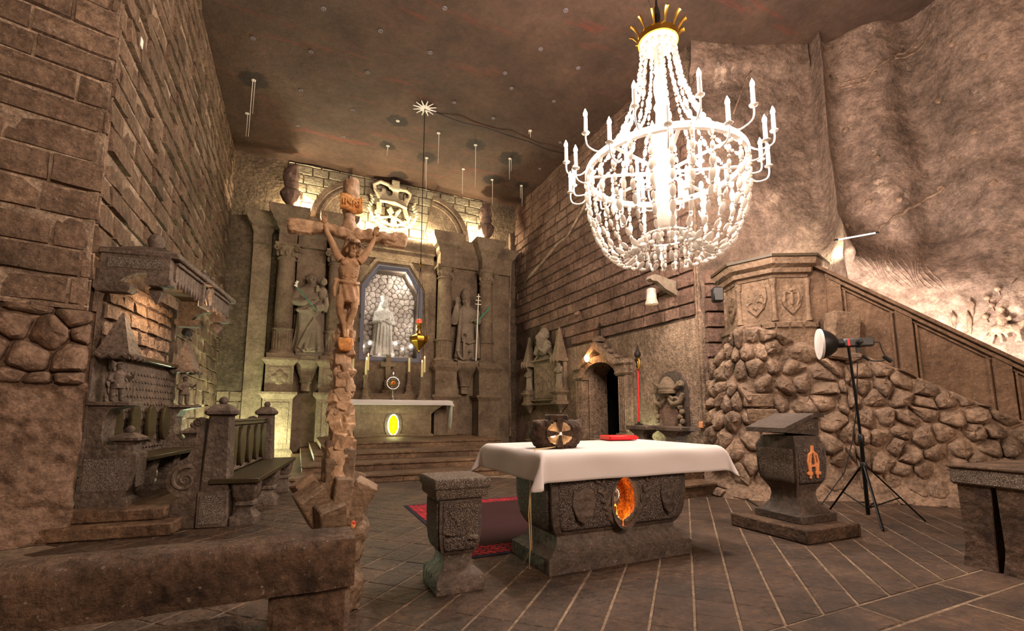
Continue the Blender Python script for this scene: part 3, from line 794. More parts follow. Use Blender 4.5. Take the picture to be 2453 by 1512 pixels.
# ------------------------------------------------------------------ stair parapet
sp_ = empty('stair_parapet', (0, 0, 0), 0, 'sloping stone stair parapet with sunk panels descending from the pulpit', 'parapet')
def SPt(u, z, d): p = SO + SU * u + SN * d; return (p.x, p.y, z)
def sheared(u0, u1, za, zb, d0, d1, name, mat=None):
    vs = [SPt(u, f(u), d) for d in (d0, d1) for u, f in ((u0, za), (u1, za), (u1, zb), (u0, zb))]
    m_ = MB(); m_.add(vs, [(0, 1, 2, 3), (7, 6, 5, 4), (0, 4, 5, 1), (1, 5, 6, 2), (2, 6, 7, 3), (3, 7, 4, 0)])
    return m_.build(name, mat or M['parapet'], sp_)
T = stair_top; B = stair_bot
sheared(-.3, 3.6, B, lambda u: T(u) - .06, -.28, -.06, 'core_wall')
sheared(-.3, 3.6, lambda u: T(u) - .07, T, -.32, .05, 'coping')
sheared(.05, 3.6, lambda u: T(u) - .16, lambda u: T(u) - .10, -.06, .02, 'coping_moulding')
sheared(.05, 3.6, lambda u: B(u) - .02, lambda u: B(u) + .1, -.06, .0, 'bottom_rail')
for u in (.02, 1.0, 2.22, 3.3):
    sheared(u - .02, u + .2, lambda u: B(u), lambda u: T(u) - .08, -.06, .0, 'parapet_post')
for a, b in ((.24, .96), (1.22, 2.18), (2.44, 3.26)):
    sheared(a, b, lambda u: T(u) - .22, lambda u: T(u) - .19, -.06, -.02, 'panel_bead')
    sheared(a, b, lambda u: B(u) + .13, lambda u: B(u) + .16, -.06, -.02, 'panel_bead')
    sheared(a + .02, a + .05, lambda u: B(u) + .13, lambda u: T(u) - .2, -.06, -.02, 'panel_bead')
    sheared(b - .05, b - .02, lambda u: B(u) + .13, lambda u: T(u) - .2, -.06, -.02, 'panel_bead')

# ------------------------------------------------------------------ pulpit
PC = (8.5, 6.1); PR = .98
pu = empty('pulpit', (PC[0], PC[1], 0), R(18), 'octagonal carved stone pulpit with shields and a projecting cornice', 'pulpit')
def octl(prof): m_ = MB(); return m_.lathe(prof, (0, 0, 0), 8, R(22.5))
octl([(.88, 2.2), (.9, 2.3), (.92, 2.95), (.86, 3.0)]).build('lower_drum', M['pulpit'], pu, 30)
octl([(.84, 2.98), (.86, 3.02), (.84, 3.06), (.80, 3.08), (.80, 3.9), (.82, 3.92)]).build('drum', M['pulpit'], pu, 30)
octl([(.82, 3.9), (.84, 3.95), (.90, 3.98), (.92, 4.06), (1.0, 4.12), (1.03, 4.2), (1.03, 4.24)]).build('cornice', M['pulpit'], pu, 30)
octl([(1.06, 4.24), (1.06, 4.29), (1.0, 4.3)]).build('cornice_slab', M['wood_dark'], pu, 30)
for k in range(8):
    a = R(45 * k); c, s_ = math.cos(a + R(22.5)), math.sin(a + R(22.5))
    m_ = MB(); rr = .80
    m_.lathe([(.06, 3.08), (.06, 3.14), (.042, 3.17), (.042, 3.7), (.05, 3.74), (.065, 3.8), (.07, 3.88)], (rr * c, rr * s_, 0), 10); m_.build('corner_colonnette', M['pulpit'], pu)
def on_face(k, r0=.745):
    a = R(45 * k); n = Vector((math.cos(a), math.sin(a), 0)); return frame(n * r0, (-n.y, n.x, 0), (0, 0, 1), n)
shield = [(-.19, .24), (-.1, .27), (0, .25), (.1, .27), (.19, .24), (.2, .05), (.15, -.14), (0, -.3), (-.15, -.14), (-.2, .05)]
for k in (3, 4, 5, 6):
    F = on_face(k) @ Matrix.Translation((0, 3.5, 0)); m_ = MB()
    m_.prism(shield, -.02, .03, F); sh = m_.build('shield', M['pulpit'], pu, 30)
    m_ = MB()
    if k % 2 == 0:                                            # spread bird
        m_.sphere((0, .0, .03), (.05, .1, .03), M=F); m_.sphere((.03, .12, .035), (.03, .035, .025), M=F)
        for sx in (-1, 1):
            for j in range(4): m_.tube([F @ Vector((sx * .03, .06 - .02 * j, .035)), F @ Vector((sx * (.12 + .01 * j), .12 - .06 * j, .035)), F @ Vector((sx * (.13 - .005 * j), .04 - .07 * j, .03))], [.02, .022, .008], 6)
            m_.tube([F @ Vector((sx * .02, -.08, .035)), F @ Vector((sx * .06, -.17, .03))], [.02, .01], 6)
        m_.sphere((0, -.14, .03), (.035, .06, .02), M=F)
    elif k == 3:                                              # rider
        m_.sphere((0, -.05, .03), (.11, .05, .03), M=F); m_.sphere((.1, .03, .03), (.035, .05, .025), M=F); m_.sphere((-.01, .06, .035), (.04, .08, .03), M=F); m_.sphere((0, .16, .035), .03, M=F)
        for x in (-.09, -.03, .05, .1): m_.tube([F @ Vector((x, -.08, .03)), F @ Vector((x + .02, -.18, .03))], .014, 6)
    else:                                                     # angel with folded wings
        m_.sphere((0, -.02, .035), (.04, .13, .03), M=F); m_.sphere((0, .15, .035), .035, M=F)
        for sx in (-1, 1): m_.tube([F @ Vector((sx * .03, .1, .03)), F @ Vector((sx * .12, .12, .03)), F @ Vector((sx * .13, -.05, .03)), F @ Vector((sx * .06, -.2, .02))], [.02, .03, .025, .008], 6)
    sculpt(m_, 'charge', M['pulpit'], sh, .012, 2)
# battlemented wall carved below the drum
for k in range(3, 7):
    F = on_face(k, .85)
    for j in range(-1, 2):
        m_ = MB(); m_.box((0, 0, 0), (.2, .09, .06), M=F @ Matrix.Translation((j * .24, 2.99, .0))); m_.build('merlon', M['pulpit'], pu)
m_ = MB(); m_.box((0, 0, 0), (.32, .26, .08), M=on_face(5, .87) @ Matrix.Translation((.1, 2.62, .0))); m_.build('inscribed_block', M['pulpit'], pu)
# leaning slab between pulpit and parapet
me = chunk((0, 0, 0), (.55, .3, .95), rs, (.0, R(8), R(-40)), .25, .03); o = link('leaning_slab', me, M['pulpit'], pu); o.location = pu.matrix_basis.inverted() @ Vector((8.62, 4.88, 2.75))
# loudspeaker on the pulpit
spk = empty('loudspeaker', (7.42, 6.42, 3.72), R(-30), 'small black loudspeaker hanging beside the pulpit', 'loudspeaker')
m_ = MB(); m_.box((0, 0, 0), (.2, .17, .3), ch=.03); m_.build('cabinet', M['black'], spk)
m_ = MB(); m_.box((0, -.088, 0), (.16, .01, .25), ch=.004); m_.build('grille', M['grey_case'], spk)
m_ = MB(); m_.tube([(0, .05, .14), (.05, .06, .3), (.18, .08, .4)], .012, 6); m_.build('bracket', M['iron'], spk)
# ------------------------------------------------------------------ main altar reredos
AX = 2.93
OCT = [(-.99, 3.35), (.99, 3.35), (.99, 5.85), (.5, 6.65), (-.5, 6.65), (-.99, 5.85)]
def oct_scaled(k): return [(x + k * (1 if x > 0 else -1) * (1 if abs(x) > .6 else .45), z + (k if z > 6 else (-k if z < 4 else k * .45))) for x, z in OCT]
c_ = MB(); c_.prism(OCT, -.62, 1.5, XZ((AX, YB, 0)))
wb.data = cut(wb.data, c_); wb.data.materials.clear(); wb.data.materials.append(M['backwall'])
re = empty('altar_reredos', (AX, 16.6, 0), 0, 'carved stone reredos with four columns behind the main altar', 'altarpiece')
A = M['altar']
mb = MB(); mb.box((0, .45, 5.0), (3.3, .3, 4.4)); me = mb.mesh('niche_wall'); c_ = MB(); c_.prism(OCT, -1, 1, XZ((0, .45, 0)))
link('niche_wall', cut(me, c_), A, re)
for k0, k1, d0, d1 in ((.06, .3, .0, .09), (.2, .32, .0, .16)):
    m_ = MB(); i, o_ = oct_scaled(k0), oct_scaled(k1); F = XZ((0, .3, 0))
    vs = [(x, z, d) for d in (d0, d1) for P in (i, o_) for x, z in P]; n = 6; fs = []
    for j in range(n):
        k = (j + 1) % n
        fs += [(2 * n + j, 2 * n + k, 3 * n + k, 3 * n + j), (j, k, 2 * n + k, 2 * n + j), (n + j, n + k, 3 * n + k, 3 * n + j)]
    m_.add(vs, fs, F); m_.build('niche_architrave', A, re, 30)
def quatrefoil(x, y, z, par, r=.12):
    m_ = MB()
    for a in range(4): m_.sphere((x + r * math.cos(a * math.pi / 2), y, z + r * math.sin(a * math.pi / 2)), (r * .95, .035, r * .95), 14, 8)
    m_.sphere((x, y, z), (r * .8, .03, r * .8), 12, 8)
    m_.build('quatrefoil', A, par, 60)
def panel_frame(x, y, z0, z1, hw, par, w=.03, d=.025):
    m_ = MB()
    for c, s in (((x, y, z0), (2 * hw, d, w)), ((x, y, z1), (2 * hw, d, w)), ((x - hw, y, (z0 + z1) / 2), (w, d, z1 - z0 - w)), ((x + hw, y, (z0 + z1) / 2), (w, d, z1 - z0 - w))): m_.box(c, s)
    m_.build('panel_frame', A, par)
for cx in (-3.5, -1.95, 1.9, 3.57):
    y0 = 0; outer = abs(cx) > 3
    pe = MB(); pe.rect([(.5, .5, 0), (.5, .5, .18), (.46, .46, .26), (.42, .42, .3), (.42, .42, 1.84), (.46, .46, 1.9), (.54, .54, 1.99), (.54, .54, 2.06)], (cx, y0, 0))
    pd_ = pe.build('pedestal', A, re, 30); panel_frame(cx, y0 - .42, .45, 1.72, .3, pd_)
    pe = MB(); pe.rect([(.4, .4, 2.06), (.4, .4, 2.9), (.44, .44, 2.96), (.52, .52, 3.06), (.52, .52, 3.12)], (cx, y0, 0))
    pd_ = pe.build('upper_pedestal', A, re, 30); panel_frame(cx, y0 - .4, 2.16, 2.82, .31, pd_)
    if outer: quatrefoil(cx, y0 - .41, 2.5, pd_)
    else:
        m_ = MB()
        for (x, z, r) in ((-.1, .08, .07), (.1, .08, .07), (0, .0, .08), (-.07, -.08, .05), (.07, -.08, .05), (0, -.16, .05)): m_.sphere((cx + x, y0 - .41, 2.5 + z), (r, .03, r), 10, 6)
        sculpt(m_, 'shield_relief', A, pd_, .02, 2)
    col = MB(); col.lathe([(.3, 3.42), (.3, 4.04), (.33, 4.06), (.335, 4.1), (.31, 4.13)], (cx, y0, 0), 40, 0, None, (lambda z: 3.41 < z < 4.05, .07))
    ob = col.build('fluted_drum', A, re, 30)
    m_ = MB(); m_.rect([(.4, .4, 3.12), (.4, .4, 3.28)], (cx, y0, 0)); m_.lathe([(.39, 3.28), (.4, 3.33), (.36, 3.38), (.32, 3.43)], (cx, y0, 0), 32); m_.build('column_base', A, ob, 40)
    m_ = MB(); m_.lathe([(.275, 4.12), (.272, 4.8), (.262, 5.8), (.25, 6.44)], (cx, y0, 0), 32); sh_ = m_.build('column_shaft', A, re, 60)
    m_ = MB(); m_.lathe([(.25, 6.42), (.29, 6.44), (.29, 6.48), (.25, 6.5), (.25, 6.56), (.28, 6.72), (.33, 6.84)], (cx, y0, 0), 24)
    m_.rect([(.36, .36, 6.84), (.36, .36, 6.92)], (cx, y0, 0)); cp = m_.build('capital', A, re, 40)
    for sx in (-1, 1):
        P = [(cx + sx * .3 - sx * .1 * math.cos(t) * (1 - t / 11), y0 - .33, 6.74 + .1 * math.sin(t) * (1 - t / 11)) for t in [i * .5 for i in range(20)]]
        v = MB(); v.tube(P, .022, 6); v.build('volute', A, cp)
    for a in range(5):
        t = R(200 + 35 * a); v = MB(); v.sphere((cx + .29 * math.cos(t), y0 + .29 * math.sin(t), 6.62), (.06, .04, .1), 8, 6); v.build('acanthus_leaf', A, cp)
    m_ = MB(); m_.rect([(.27, .3, 6.92), (.27, .3, 7.36), (.3, .33, 7.4), (.34, .37, 7.46)], (cx, y0, 0)); m_.build('frieze_block', A, re, 30)
    m_ = MB(); m_.rect([(.33, .4, 7.46), (.36, .42, 7.6), (.46, .52, 7.68), (.48, .54, 7.76), (.6, .66, 7.92), (.62, .68, 8.08), (.62, .68, 8.1)], (cx, y0 + .05, 0)); m_.build('cornice_block', A, re, 30)
for x0, x1, yy in ((-4.55, -4.0, .4), (-3.2, -2.3, .28), (2.2, 3.3, .28), (4.0, 4.75, .4)):
    m_ = MB(); m_.box(((x0 + x1) / 2, yy + .15, 3.5), (x1 - x0, .3, 7.1)); m_.build('backing_pilaster', A, re)
    m_ = MB(); cx = (x0 + x1) / 2; hw = (x1 - x0) / 2
    m_.rect([(hw, .3, 7.0), (hw, .3, 7.36), (hw + .05, .36, 7.46), (hw + .05, .36, 7.6), (hw + .15, .46, 7.7), (hw + .25, .56, 7.9), (hw + .28, .58, 8.02)], (cx, yy + .15, 0)); m_.build('entablature', A, re, 30)
m_ = MB(); m_.rect([(1.5, .2, 7.0), (1.5, .2, 7.3), (1.55, .26, 7.36), (1.55, .26, 7.52), (1.6, .36, 7.6), (1.65, .42, 7.74), (1.65, .42, 7.8)], (0, .4, 0)); m_.build('centre_entablature', A, re, 30)
m_ = MB(); m_.box((0, .32, 1.8), (3.4, .5, 2.6)); m_.build('centre_base', A, re)
for cx in (-2.72, 2.76):                                      # corbels for the two side statues
    m_ = MB(); m_.octa([(.06, .06, 2.1), (.16, .16, 2.12), (.15, .15, 2.36), (.2, .2, 2.4), (.18, .18, 2.46), (.22, .22, 2.62), (.34, .34, 2.95), (.44, .44, 3.04), (.46, .46, 3.1)], (cx, .12, 0)); m_.rect([(.42, .42, 3.1), (.42, .42, 3.24)], (cx, .1, 0))
    m_.build('statue_corbel', A, re, 30)
for sx in (-1, 1):                                            # broken segmental pediment
    m_ = MB(); arc = lambda r, a: (-1.15 + r * math.cos(R(a)), 8.05 + r * math.sin(R(a)))
    P = [arc(1.72, a) for a in range(180, 99, -8)] + [arc(.25, 100), arc(.25, 180)]
    P = [(sx * x, z) for x, z in P]
    m_.prism(P, -.2, .12, XZ((0, .35, 0))); pdm = m_.build('pediment_segment', A, re, 30)
    for r, w, dp in ((1.66, .09, .24), (1.42, .06, .18)):
        ring = [arc(r + w, a) for a in range(180, 99, -8)] + [arc(r - w, a) for a in range(100, 181, 8)]
        v = MB(); v.prism([(sx * x, z) for x, z in ring], .1, dp, XZ((0, .35, 0))); v.build('pediment_moulding', A, pdm, 30)
# rubble lining of the niche
it = []; rn_ = random.Random(2)
for poly in voronoi(-1.05, 1.05, 3.3, 6.7, .21, .33, rn_):
    vs, fs = pebble(poly, lambda u, z, d: (AX + u, YB + .56 - d, z), .09, .003, rn_, ((1.0, -.03), (.99, .45), (.8, .85), (.4, 1.0))); it.append((screen_area(vs), vs, fs))
e_ = empty('niche_lining', (AX, YB + .5, 3.35), 0, 'white salt rubble lining the lit niche behind the crowned statue', 'niche')
place_pieces('rubble_stone', [(a, [tuple(Vector(v) - Vector((AX, YB + .5, 3.35))) for v in vs], fs) for a, vs, fs in it], M['white_salt_rock'], e_, 300, smooth=50)
# glazed blue-grey frame
w1 = empty('niche_window', (AX, 16.86, 0), 0, 'blue grey framed glass front of the lit statue niche', 'window')
for k0, k1, d0, d1 in ((-.02, .12, .0, .06), (.05, .10, .05, .1), (-.04, -.01, .0, .03)):
    m_ = MB(); i, o_ = oct_scaled(k0), oct_scaled(k1); n = 6; fs = []
    vs = [(x, z, d) for d in (d0, d1) for P in (i, o_) for x, z in P]
    for j in range(n):
        k = (j + 1) % n
        fs += [(2 * n + j, 2 * n + k, 3 * n + k, 3 * n + j), (j, k, 2 * n + k, 2 * n + j), (n + j, n + k, 3 * n + k, 3 * n + j)]
    m_.add(vs, fs, XZ()); m_.build('window_frame', M['frame_blue'], w1, 30)
m_ = MB(); m_.prism(oct_scaled(-.01), -.012, -.004, XZ()); m_.build('pane', M['glass'], w1)
for z in (3.95, 4.8): m_ = MB(); m_.box((-1.1, -.08, z), (.05, .04, .16)); m_.build('hinge', M['iron'], w1)
lamp('niche_light', (AX + .55, YB - .12, 6.35), 20, (1, .95, .9), .12)
lamp('niche_light', (AX + .85, YB - .12, 4.6), 8, (1, .95, .9), .1)
lamp('niche_light', (AX - .75, YB - .12, 5.6), 7, (1, .95, .9), .1)

# ------------------------------------------------------------------ robed figures
def robe(m_, h, w=1.0, folds=9, seed=0, top=.84, sway=0, base=.19):
    P = [(0, base, .15), (.04, base * 1.02, .155), (.2, .165, .13), (.42, .15, .12), (.56, .145, .115), (.66, .155, .115), (.75, .17, .11), (.80, .165, .1), (top, .10, .075), (top + .035, .05, .05)]
    n = 56; rings = []
    for f, rx, ry in P:
        amp = .10 * (1 - f) ** 1.2
        rings.append([(h * (rx * w * (1 + amp * math.sin(folds * a + 2.5 * f + seed) + amp * .6 * math.sin((folds * 2 + 3) * a + seed)) * math.cos(a) + sway * math.sin(f * 5)), h * ry * w * (1 + amp * math.sin(folds * a + 2.5 * f + seed)) * math.sin(a), h * f) for a in [2 * math.pi * k / n for k in range(n)]])
    m_.loft(rings)
def head(m_, c, r, beard=False, yaw=0, hair=False, tilt=0):
    T = Matrix.Translation(c) @ Matrix.Rotation(yaw, 4, 'Z') @ Matrix.Rotation(tilt, 4, 'X')
    m_.sphere((0, 0, 0), (r * .78, r * .88, r), 20, 14, M=T)
    m_.sphere((0, -r * .55, -r * .55), (r * .45, r * .35, r * .4), 12, 8, M=T)             # jaw
    m_.sphere((0, -r * .98, -r * .1), (r * .15, r * .26, r * .3), 10, 8, M=T)              # nose
    m_.box((0, -r * .8, r * .26), (r * .95, r * .3, r * .15), M=T)                          # brow
    for s in (-1, 1):
        m_.sphere((s * r * .32, -r * .78, r * .04), (r * .14, r * .12, r * .1), 8, 6, M=T); m_.sphere((s * r * .42, -r * .62, -r * .3), (r * .22, r * .2, r * .2), 8, 6, M=T)   # eyes
        m_.sphere((s * r * .8, 0, -r * .02), (r * .1, r * .2, r * .27), 8, 6, M=T)          # ears
    m_.box((0, -r * .92, -r * .48), (r * .4, r * .16, r * .12), M=T)                        # mouth
    if beard: m_.sphere((0, -r * .62, -r * 1.0), (r * .5, r * .4, r * .75), 12, 8, M=T)
    if hair:
        for a in range(-4, 5): m_.tube([T @ Vector((r * .8 * math.sin(a * .4), r * .3 + r * .5 * math.cos(a * .4) * .9, r * .6)), T @ Vector((r * 1.0 * math.sin(a * .4), r * .35 + r * .55 * math.cos(a * .4), -r * .3)), T @ Vector((r * .95 * math.sin(a * .4), r * .3 + r * .5 * math.cos(a * .4), -r * 1.1))], [r * .3, r * .32, r * .18], 8)
def hand(m_, c, r, d, curl=.5, side=1):
    """palm + five fingers; d = direction of fingers"""
    d = Vector(d).normalized(); q = d.to_track_quat('Y', 'Z').to_matrix().to_4x4(); T = Matrix.Translation(c) @ q
    m_.sphere((0, r * .55, 0), (r * .5, r * .62, r * .25), 10, 8, M=T)
    for k, L in enumerate((.85, 1.0, .92, .72)):
        x = r * (-.36 + .24 * k)
        m_.tube([T @ Vector((x, r * .9, 0)), T @ Vector((x * 1.15, r * (.9 + L * .5), -r * .12 * curl)), T @ Vector((x * 1.2, r * (.9 + L * (.5 + .45 * (1 - curl * .6))), -r * .55 * curl))], [r * .16, r * .145, r * .12], 6)
    m_.tube([T @ Vector((-side * r * .4, r * .3, 0)), T @ Vector((-side * r * .75, r * .65, -r * .1)), T @ Vector((-side * r * .7, r * .95, -r * .25))], [r * .16, r * .14, r * .1], 6)
def limb(m_, P, R_, n=10): m_.tube(P, R_, n)
# left statue: bearded man holding a child
S1 = empty('saint_statue', (.24, 16.68, 3.24), 0, 'grey statue of a bearded man holding a child between the left columns', 'statue')
m_ = MB(); m_.box((0, 0, .06), (.8, .7, .12), ch=.015); m_.build('plinth', M['statue'], S1)
m_ = MB(); H = 2.72; robe(m_, H, 1.02, 8, 1.0)
head(m_, (-.02, -.06, H * .925), .21, True, R(18))
limb(m_, [(-.40, 0, H * .79), (-.5, -.12, H * .62), (-.22, -.36, H * .6), (-.05, -.42, H * .64)], [.16, .17, .12, .08]); hand(m_, (-.1, -.42, H * .63), .13, (1, -.1, .4))
limb(m_, [(.40, 0, H * .79), (.48, -.12, H * .62), (.3, -.4, H * .55), (.12, -.44, H * .54)], [.16, .16, .12, .08]); hand(m_, (.12, -.44, H * .54), .13, (-1, 0, .1))
m_.tube([(-.42, -.18, H * .52), (-.1, -.36, H * .5), (.25, -.3, H * .6), (.36, -.1, H * .72)], [.07, .09, .08, .05], 8)
for k, (a, b, c) in enumerate(((-.3, -.12, .0), (-.1, .08, .03), (.12, .22, .05), (.3, .34, .02))): m_.tube([(.3 - .1 * k, -.34, H * .54), (a * .5 + .1, -.4, H * .3), (a, -.4 - c, H * .04)], [.05, .06, .08], 8)
m_.sphere((.33, -.28, H * .74), (.15, .13, .24), 12, 8); m_.sphere((.34, -.33, H * .885), (.115, .12, .135), 14, 10); m_.sphere((.34, -.45, H * .88), (.02, .03, .03), 6, 5)
limb(m_, [(.22, -.34, H * .79), (.14, -.42, H * .75), (.16, -.46, H * .82)], [.06, .055, .04]); limb(m_, [(.42, -.33, H * .68), (.46, -.42, H * .58), (.44, -.42, H * .5)], [.08, .07, .05])
for sx in (-.16, .14): m_.sphere((sx, -.38, .05), (.09, .17, .06), 10, 6)
sculpt(m_, 'figure', M['statue'], S1, .016, 1, (0, 0, .12))
m_ = MB(); m_.tube([(.16, -.5, H * .5 + .12), (-.2, -.5, H * .66 + .12), (-.46, -.44, H * .78 + .12)], .018, 6); m_.build('lily_stem', M['green_paint'], S1)
for k in range(3): m_ = MB(); m_.lathe([(.01, 0), (.03, .06), (.055, .12), (.0, .1)], (0, 0, 0), 6, 0, Matrix.Translation((-.44 - .03 * k, -.44, H * .77 + .12 + .05 * k)) @ Matrix.Rotation(R(-40 + 30 * k), 4, 'Y')); m_.build('lily_flower', M['salt_white'], S1)
# right statue: bishop with anchor, staff and palm
S2 = empty('bishop_statue', (5.72, 16.68, 3.24), 0, 'grey statue of a blessing bishop with triple cross staff and anchor', 'statue')
m_ = MB(); m_.box((0, 0, .06), (.84, .7, .12), ch=.015); m_.build('plinth', M['statue'], S2)
m_ = MB(); H = 2.5; robe(m_, H, 1.0, 7, 2.0); head(m_, (-.02, -.05, H * .93), .2, True, R(8))
m_.lathe([(.16, 0), (.19, .12), (.15, .3), (.04, .44)], (-.02, 0, H * .97), 16)
limb(m_, [(-.38, 0, H * .79), (-.5, -.12, H * .6), (-.48, -.28, H * .78), (-.46, -.3, H * .86)], [.15, .17, .11, .06]); hand(m_, (-.46, -.3, H * .86), .14, (0, -.1, 1), .3)
limb(m_, [(.38, 0, H * .79), (.5, -.12, H * .6), (.36, -.4, H * .6), (.22, -.44, H * .6)], [.15, .17, .12, .08]); hand(m_, (.26, -.44, H * .6), .14, (-1, -.1, 0), .9)
for sx in (-1, 1): m_.tube([(sx * .28, -.22, H * .78), (sx * .36, -.28, H * .4), (sx * .42, -.26, .1)], [.07, .08, .1], 8)
m_.tube([(-.28, -.36, H * .3), (0, -.42, H * .26), (.28, -.36, H * .3)], [.05, .06, .05], 8)
for sx in (-.16, .14): m_.sphere((sx, -.38, .05), (.09, .17, .06), 10, 6)
sculpt(m_, 'figure', M['statue'], S2, .016, 1, (0, 0, .12))
m_ = MB(); m_.tube([(.22, -.56, .1), (.3, -.56, H * 1.06)], .022, 8)
m_.build('staff', M['salt_white'], S2)
for k, w in enumerate((.24, .2, .14)): m_ = MB(); m_.box((.29, -.56, H * (.9 + .06 * k)), (w, .03, .03)); m_.build('staff_crossbar', M['salt_white'], S2)
m_ = MB()
for k in range(7): m_.tube([(.28 + .04 * k, -.58, H * .64 + .05 * k), (.40 + .05 * k, -.58, H * .70 + .055 * k), (.5 + .045 * k, -.56, H * .72 + .085 * k)], [.012, .03, .004], 5, flat=(1, .4))
m_.tube([(.2, -.56, H * .56), (.5, -.58, H * .78)], .015, 6); m_.build('palm_branch', M['green_paint'], S2)
m_ = MB(); m_.tube([(-.2, -.44, .2), (-.2, -.44, .95)], .055, 8); m_.tube([(-.2 + .1 * math.cos(t), -.44, 1.02 + .1 * math.sin(t)) for t in [i * math.pi / 6 for i in range(12)]], .03, 8, closed=True)
m_.tube([(-.2 + .24 * math.cos(t), -.44, .42 + .28 * math.sin(t)) for t in [math.pi + i * math.pi / 10 for i in range(11)]], [.03] + [.05] * 9 + [.03], 8)
for sx in (-1, 1): m_.lathe([(.09, 0), (.002, .14)], (-.2 + sx * .24, -.44, .42), 8)
sculpt(m_, 'anchor', M['statue'], S2, .018, 1)
# crowned statue in the niche
S3 = empty('crowned_statue', (2.72, YB + .12, 3.38), 0, 'white crystal statue of a crowned woman in the lit niche', 'statue')
m_ = MB(); m_.box((0, 0, .05), (.8, .5, .1), ch=.01); m_.build('plinth', M['clear_salt'], S3)
m_ = MB(); H = 2.05; robe(m_, H, 1.0, 8, .5, .84, 0, .2); head(m_, (.0, -.18, H * .925), .16)
m_.loft([[(H * rx * math.cos(a), .1 + H * ry * math.sin(a), H * z) for a in [2 * math.pi * k / 28 for k in range(28)]] for rx, ry, z in ((.19, .09, .02), (.17, .09, .4), (.155, .09, .7), (.115, .085, .84), (.082, .075, .93), (.06, .06, 1.0))])
limb(m_, [(-.25, 0, H * .77), (-.33, -.1, H * .6), (-.14, -.34, H * .6), (-.0, -.37, H * .64)], [.09, .1, .075, .045]); hand(m_, (0, -.37, H * .64), .11, (1, 0, .3))
limb(m_, [(.25, 0, H * .77), (.33, -.1, H * .6), (.2, -.34, H * .58), (.06, -.37, H * .6)], [.09, .1, .075, .045]); hand(m_, (.06, -.37, H * .6), .11, (-1, 0, .2))
for k in range(5): m_.tube([(-.2 + .1 * k, -.26, H * .58), (-.24 + .12 * k, -.32, H * .3), (-.26 + .13 * k, -.3, .02)], [.03, .04, .05], 6)
sculpt(m_, 'figure', M['clear_salt'], S3, .013, 2, (0, 0, .1))
m_ = MB(); m_.lathe([(.12, 0), (.13, .1), (.16, .2), (.13, .18), (.1, .02)], (0, -.08, H * .985 + .1), 16); m_.build('crown', M['clear_salt'], S3)
# ------------------------------------------------------------------ flame urns
def urn(x, label):
    e = empty('flame_urn', (x, 16.5, 8.1), 0, label, 'urn', 'flame urns on the altar cornice')
    m_ = MB(); m_.lathe([(.2, 0), (.2, .1), (.12, .16), (.13, .24)], (0, 0, 0), 20); m_.build('foot', M['statue_dark'], e)
    m_ = MB(); m_.lathe([(.13, .22), (.24, .34), (.33, .52), (.34, .62), (.27, .72), (.18, .76), (.2, .8)], (0, 0, 0), 20, 0, None, (lambda z: .3 < z < .7, .16)); m_.build('gadrooned_bowl', M['statue_dark'], e, 60)
    m_ = MB(); m_.lathe([(.2, .78), (.24, .95), (.22, 1.0)], (0, 0, 0), 16)
    m_.tube([(0, 0, .9), (-.04, 0, 1.15), (-.05, 0, 1.35), (.06, 0, 1.58), (.2, 0, 1.7)], [.2, .25, .22, .12, .02], 12)
    for k in range(7): a = k * .9; m_.tube([(.12 * math.cos(a), .12 * math.sin(a), .95), (.22 * math.cos(a) - .04, .22 * math.sin(a), 1.2), (.1 * math.cos(a) + .05, .1 * math.sin(a), 1.55)], [.06, .07, .02], 6)
    sculpt(m_, 'flame', M['statue_dark'], e, .025, 2)
M['statue_dark'] = stone('brown_salt_carving', (84, 66, 58), (122, 100, 90), 1.5, .3, 14, var=.05, grain=.35)
urn(-.58, 'brown flame urn on the left end of the altar cornice'); urn(6.45, 'brown flame urn on the right end of the altar cornice')
# ------------------------------------------------------------------ crest: crown, wreath and ribbon
cr = empty('crowned_crest', (2.86, 16.95, 8.1), 0, 'carved crown above a laurel wreath in the centre of the pediment', 'crest')
M['crest'] = stone('pale_crest_stone', (158, 144, 118), (206, 192, 164), 2, .3, 14, var=.05, grain=.3)
m_ = MB(); ys = -.06
crown = [(-.5, 1.15), (.48, 1.0), (.62, 1.42), (.42, 1.40), (.36, 1.26), (.26, 1.24), (.18, 1.36), (.16, 1.56), (-.04, 1.58), (-.06, 1.42), (-.16, 1.34), (-.26, 1.4), (-.3, 1.6), (-.42, 1.62), (-.46, 1.46), (-.56, 1.46), (-.72, 1.5)]
m_.prism(crown, -.04, .14, XZ()); m_.tube([(-.52, -.14, 1.1), (0, -.18, 1.12), (.5, -.14, .97)], .07, 8)
m_.tube([(-.66, -.05, 1.5), (-.72, -.08, 1.72), (-.5, -.1, 1.86), (-.2, -.12, 1.78), (-.1, -.12, 1.66)], .075, 8); m_.tube([(.58, -.05, 1.42), (.62, -.08, 1.6), (.45, -.1, 1.7), (.2, -.12, 1.68)], .075, 8)
m_.box((.05, -.14, 1.78), (.28, .16, .4))
sculpt(m_, 'crown', M['crest'], cr, .025, 1)
rl = random.Random(4)
for k in range(44):
    t = R(-25 - 130 * (k % 22) / 21) if k < 22 else R(-25 - 130 * (k % 22) / 21)
    rr = .78 if k < 22 else .62; a = R(205 + 130 * (k % 22) / 21)
    c = Vector((rr * 1.12 * math.cos(a), -.09, .95 + rr * 1.12 * math.sin(a))); 
    v = MB(); v.sphere((0, 0, 0), (.05, .05, .11), 8, 6, Euler((rl.uniform(-.4, .4), a + rl.uniform(-.8, .8), 0)).to_quaternion()); v.build('laurel_leaf', M['crest'], cr, 179, c)
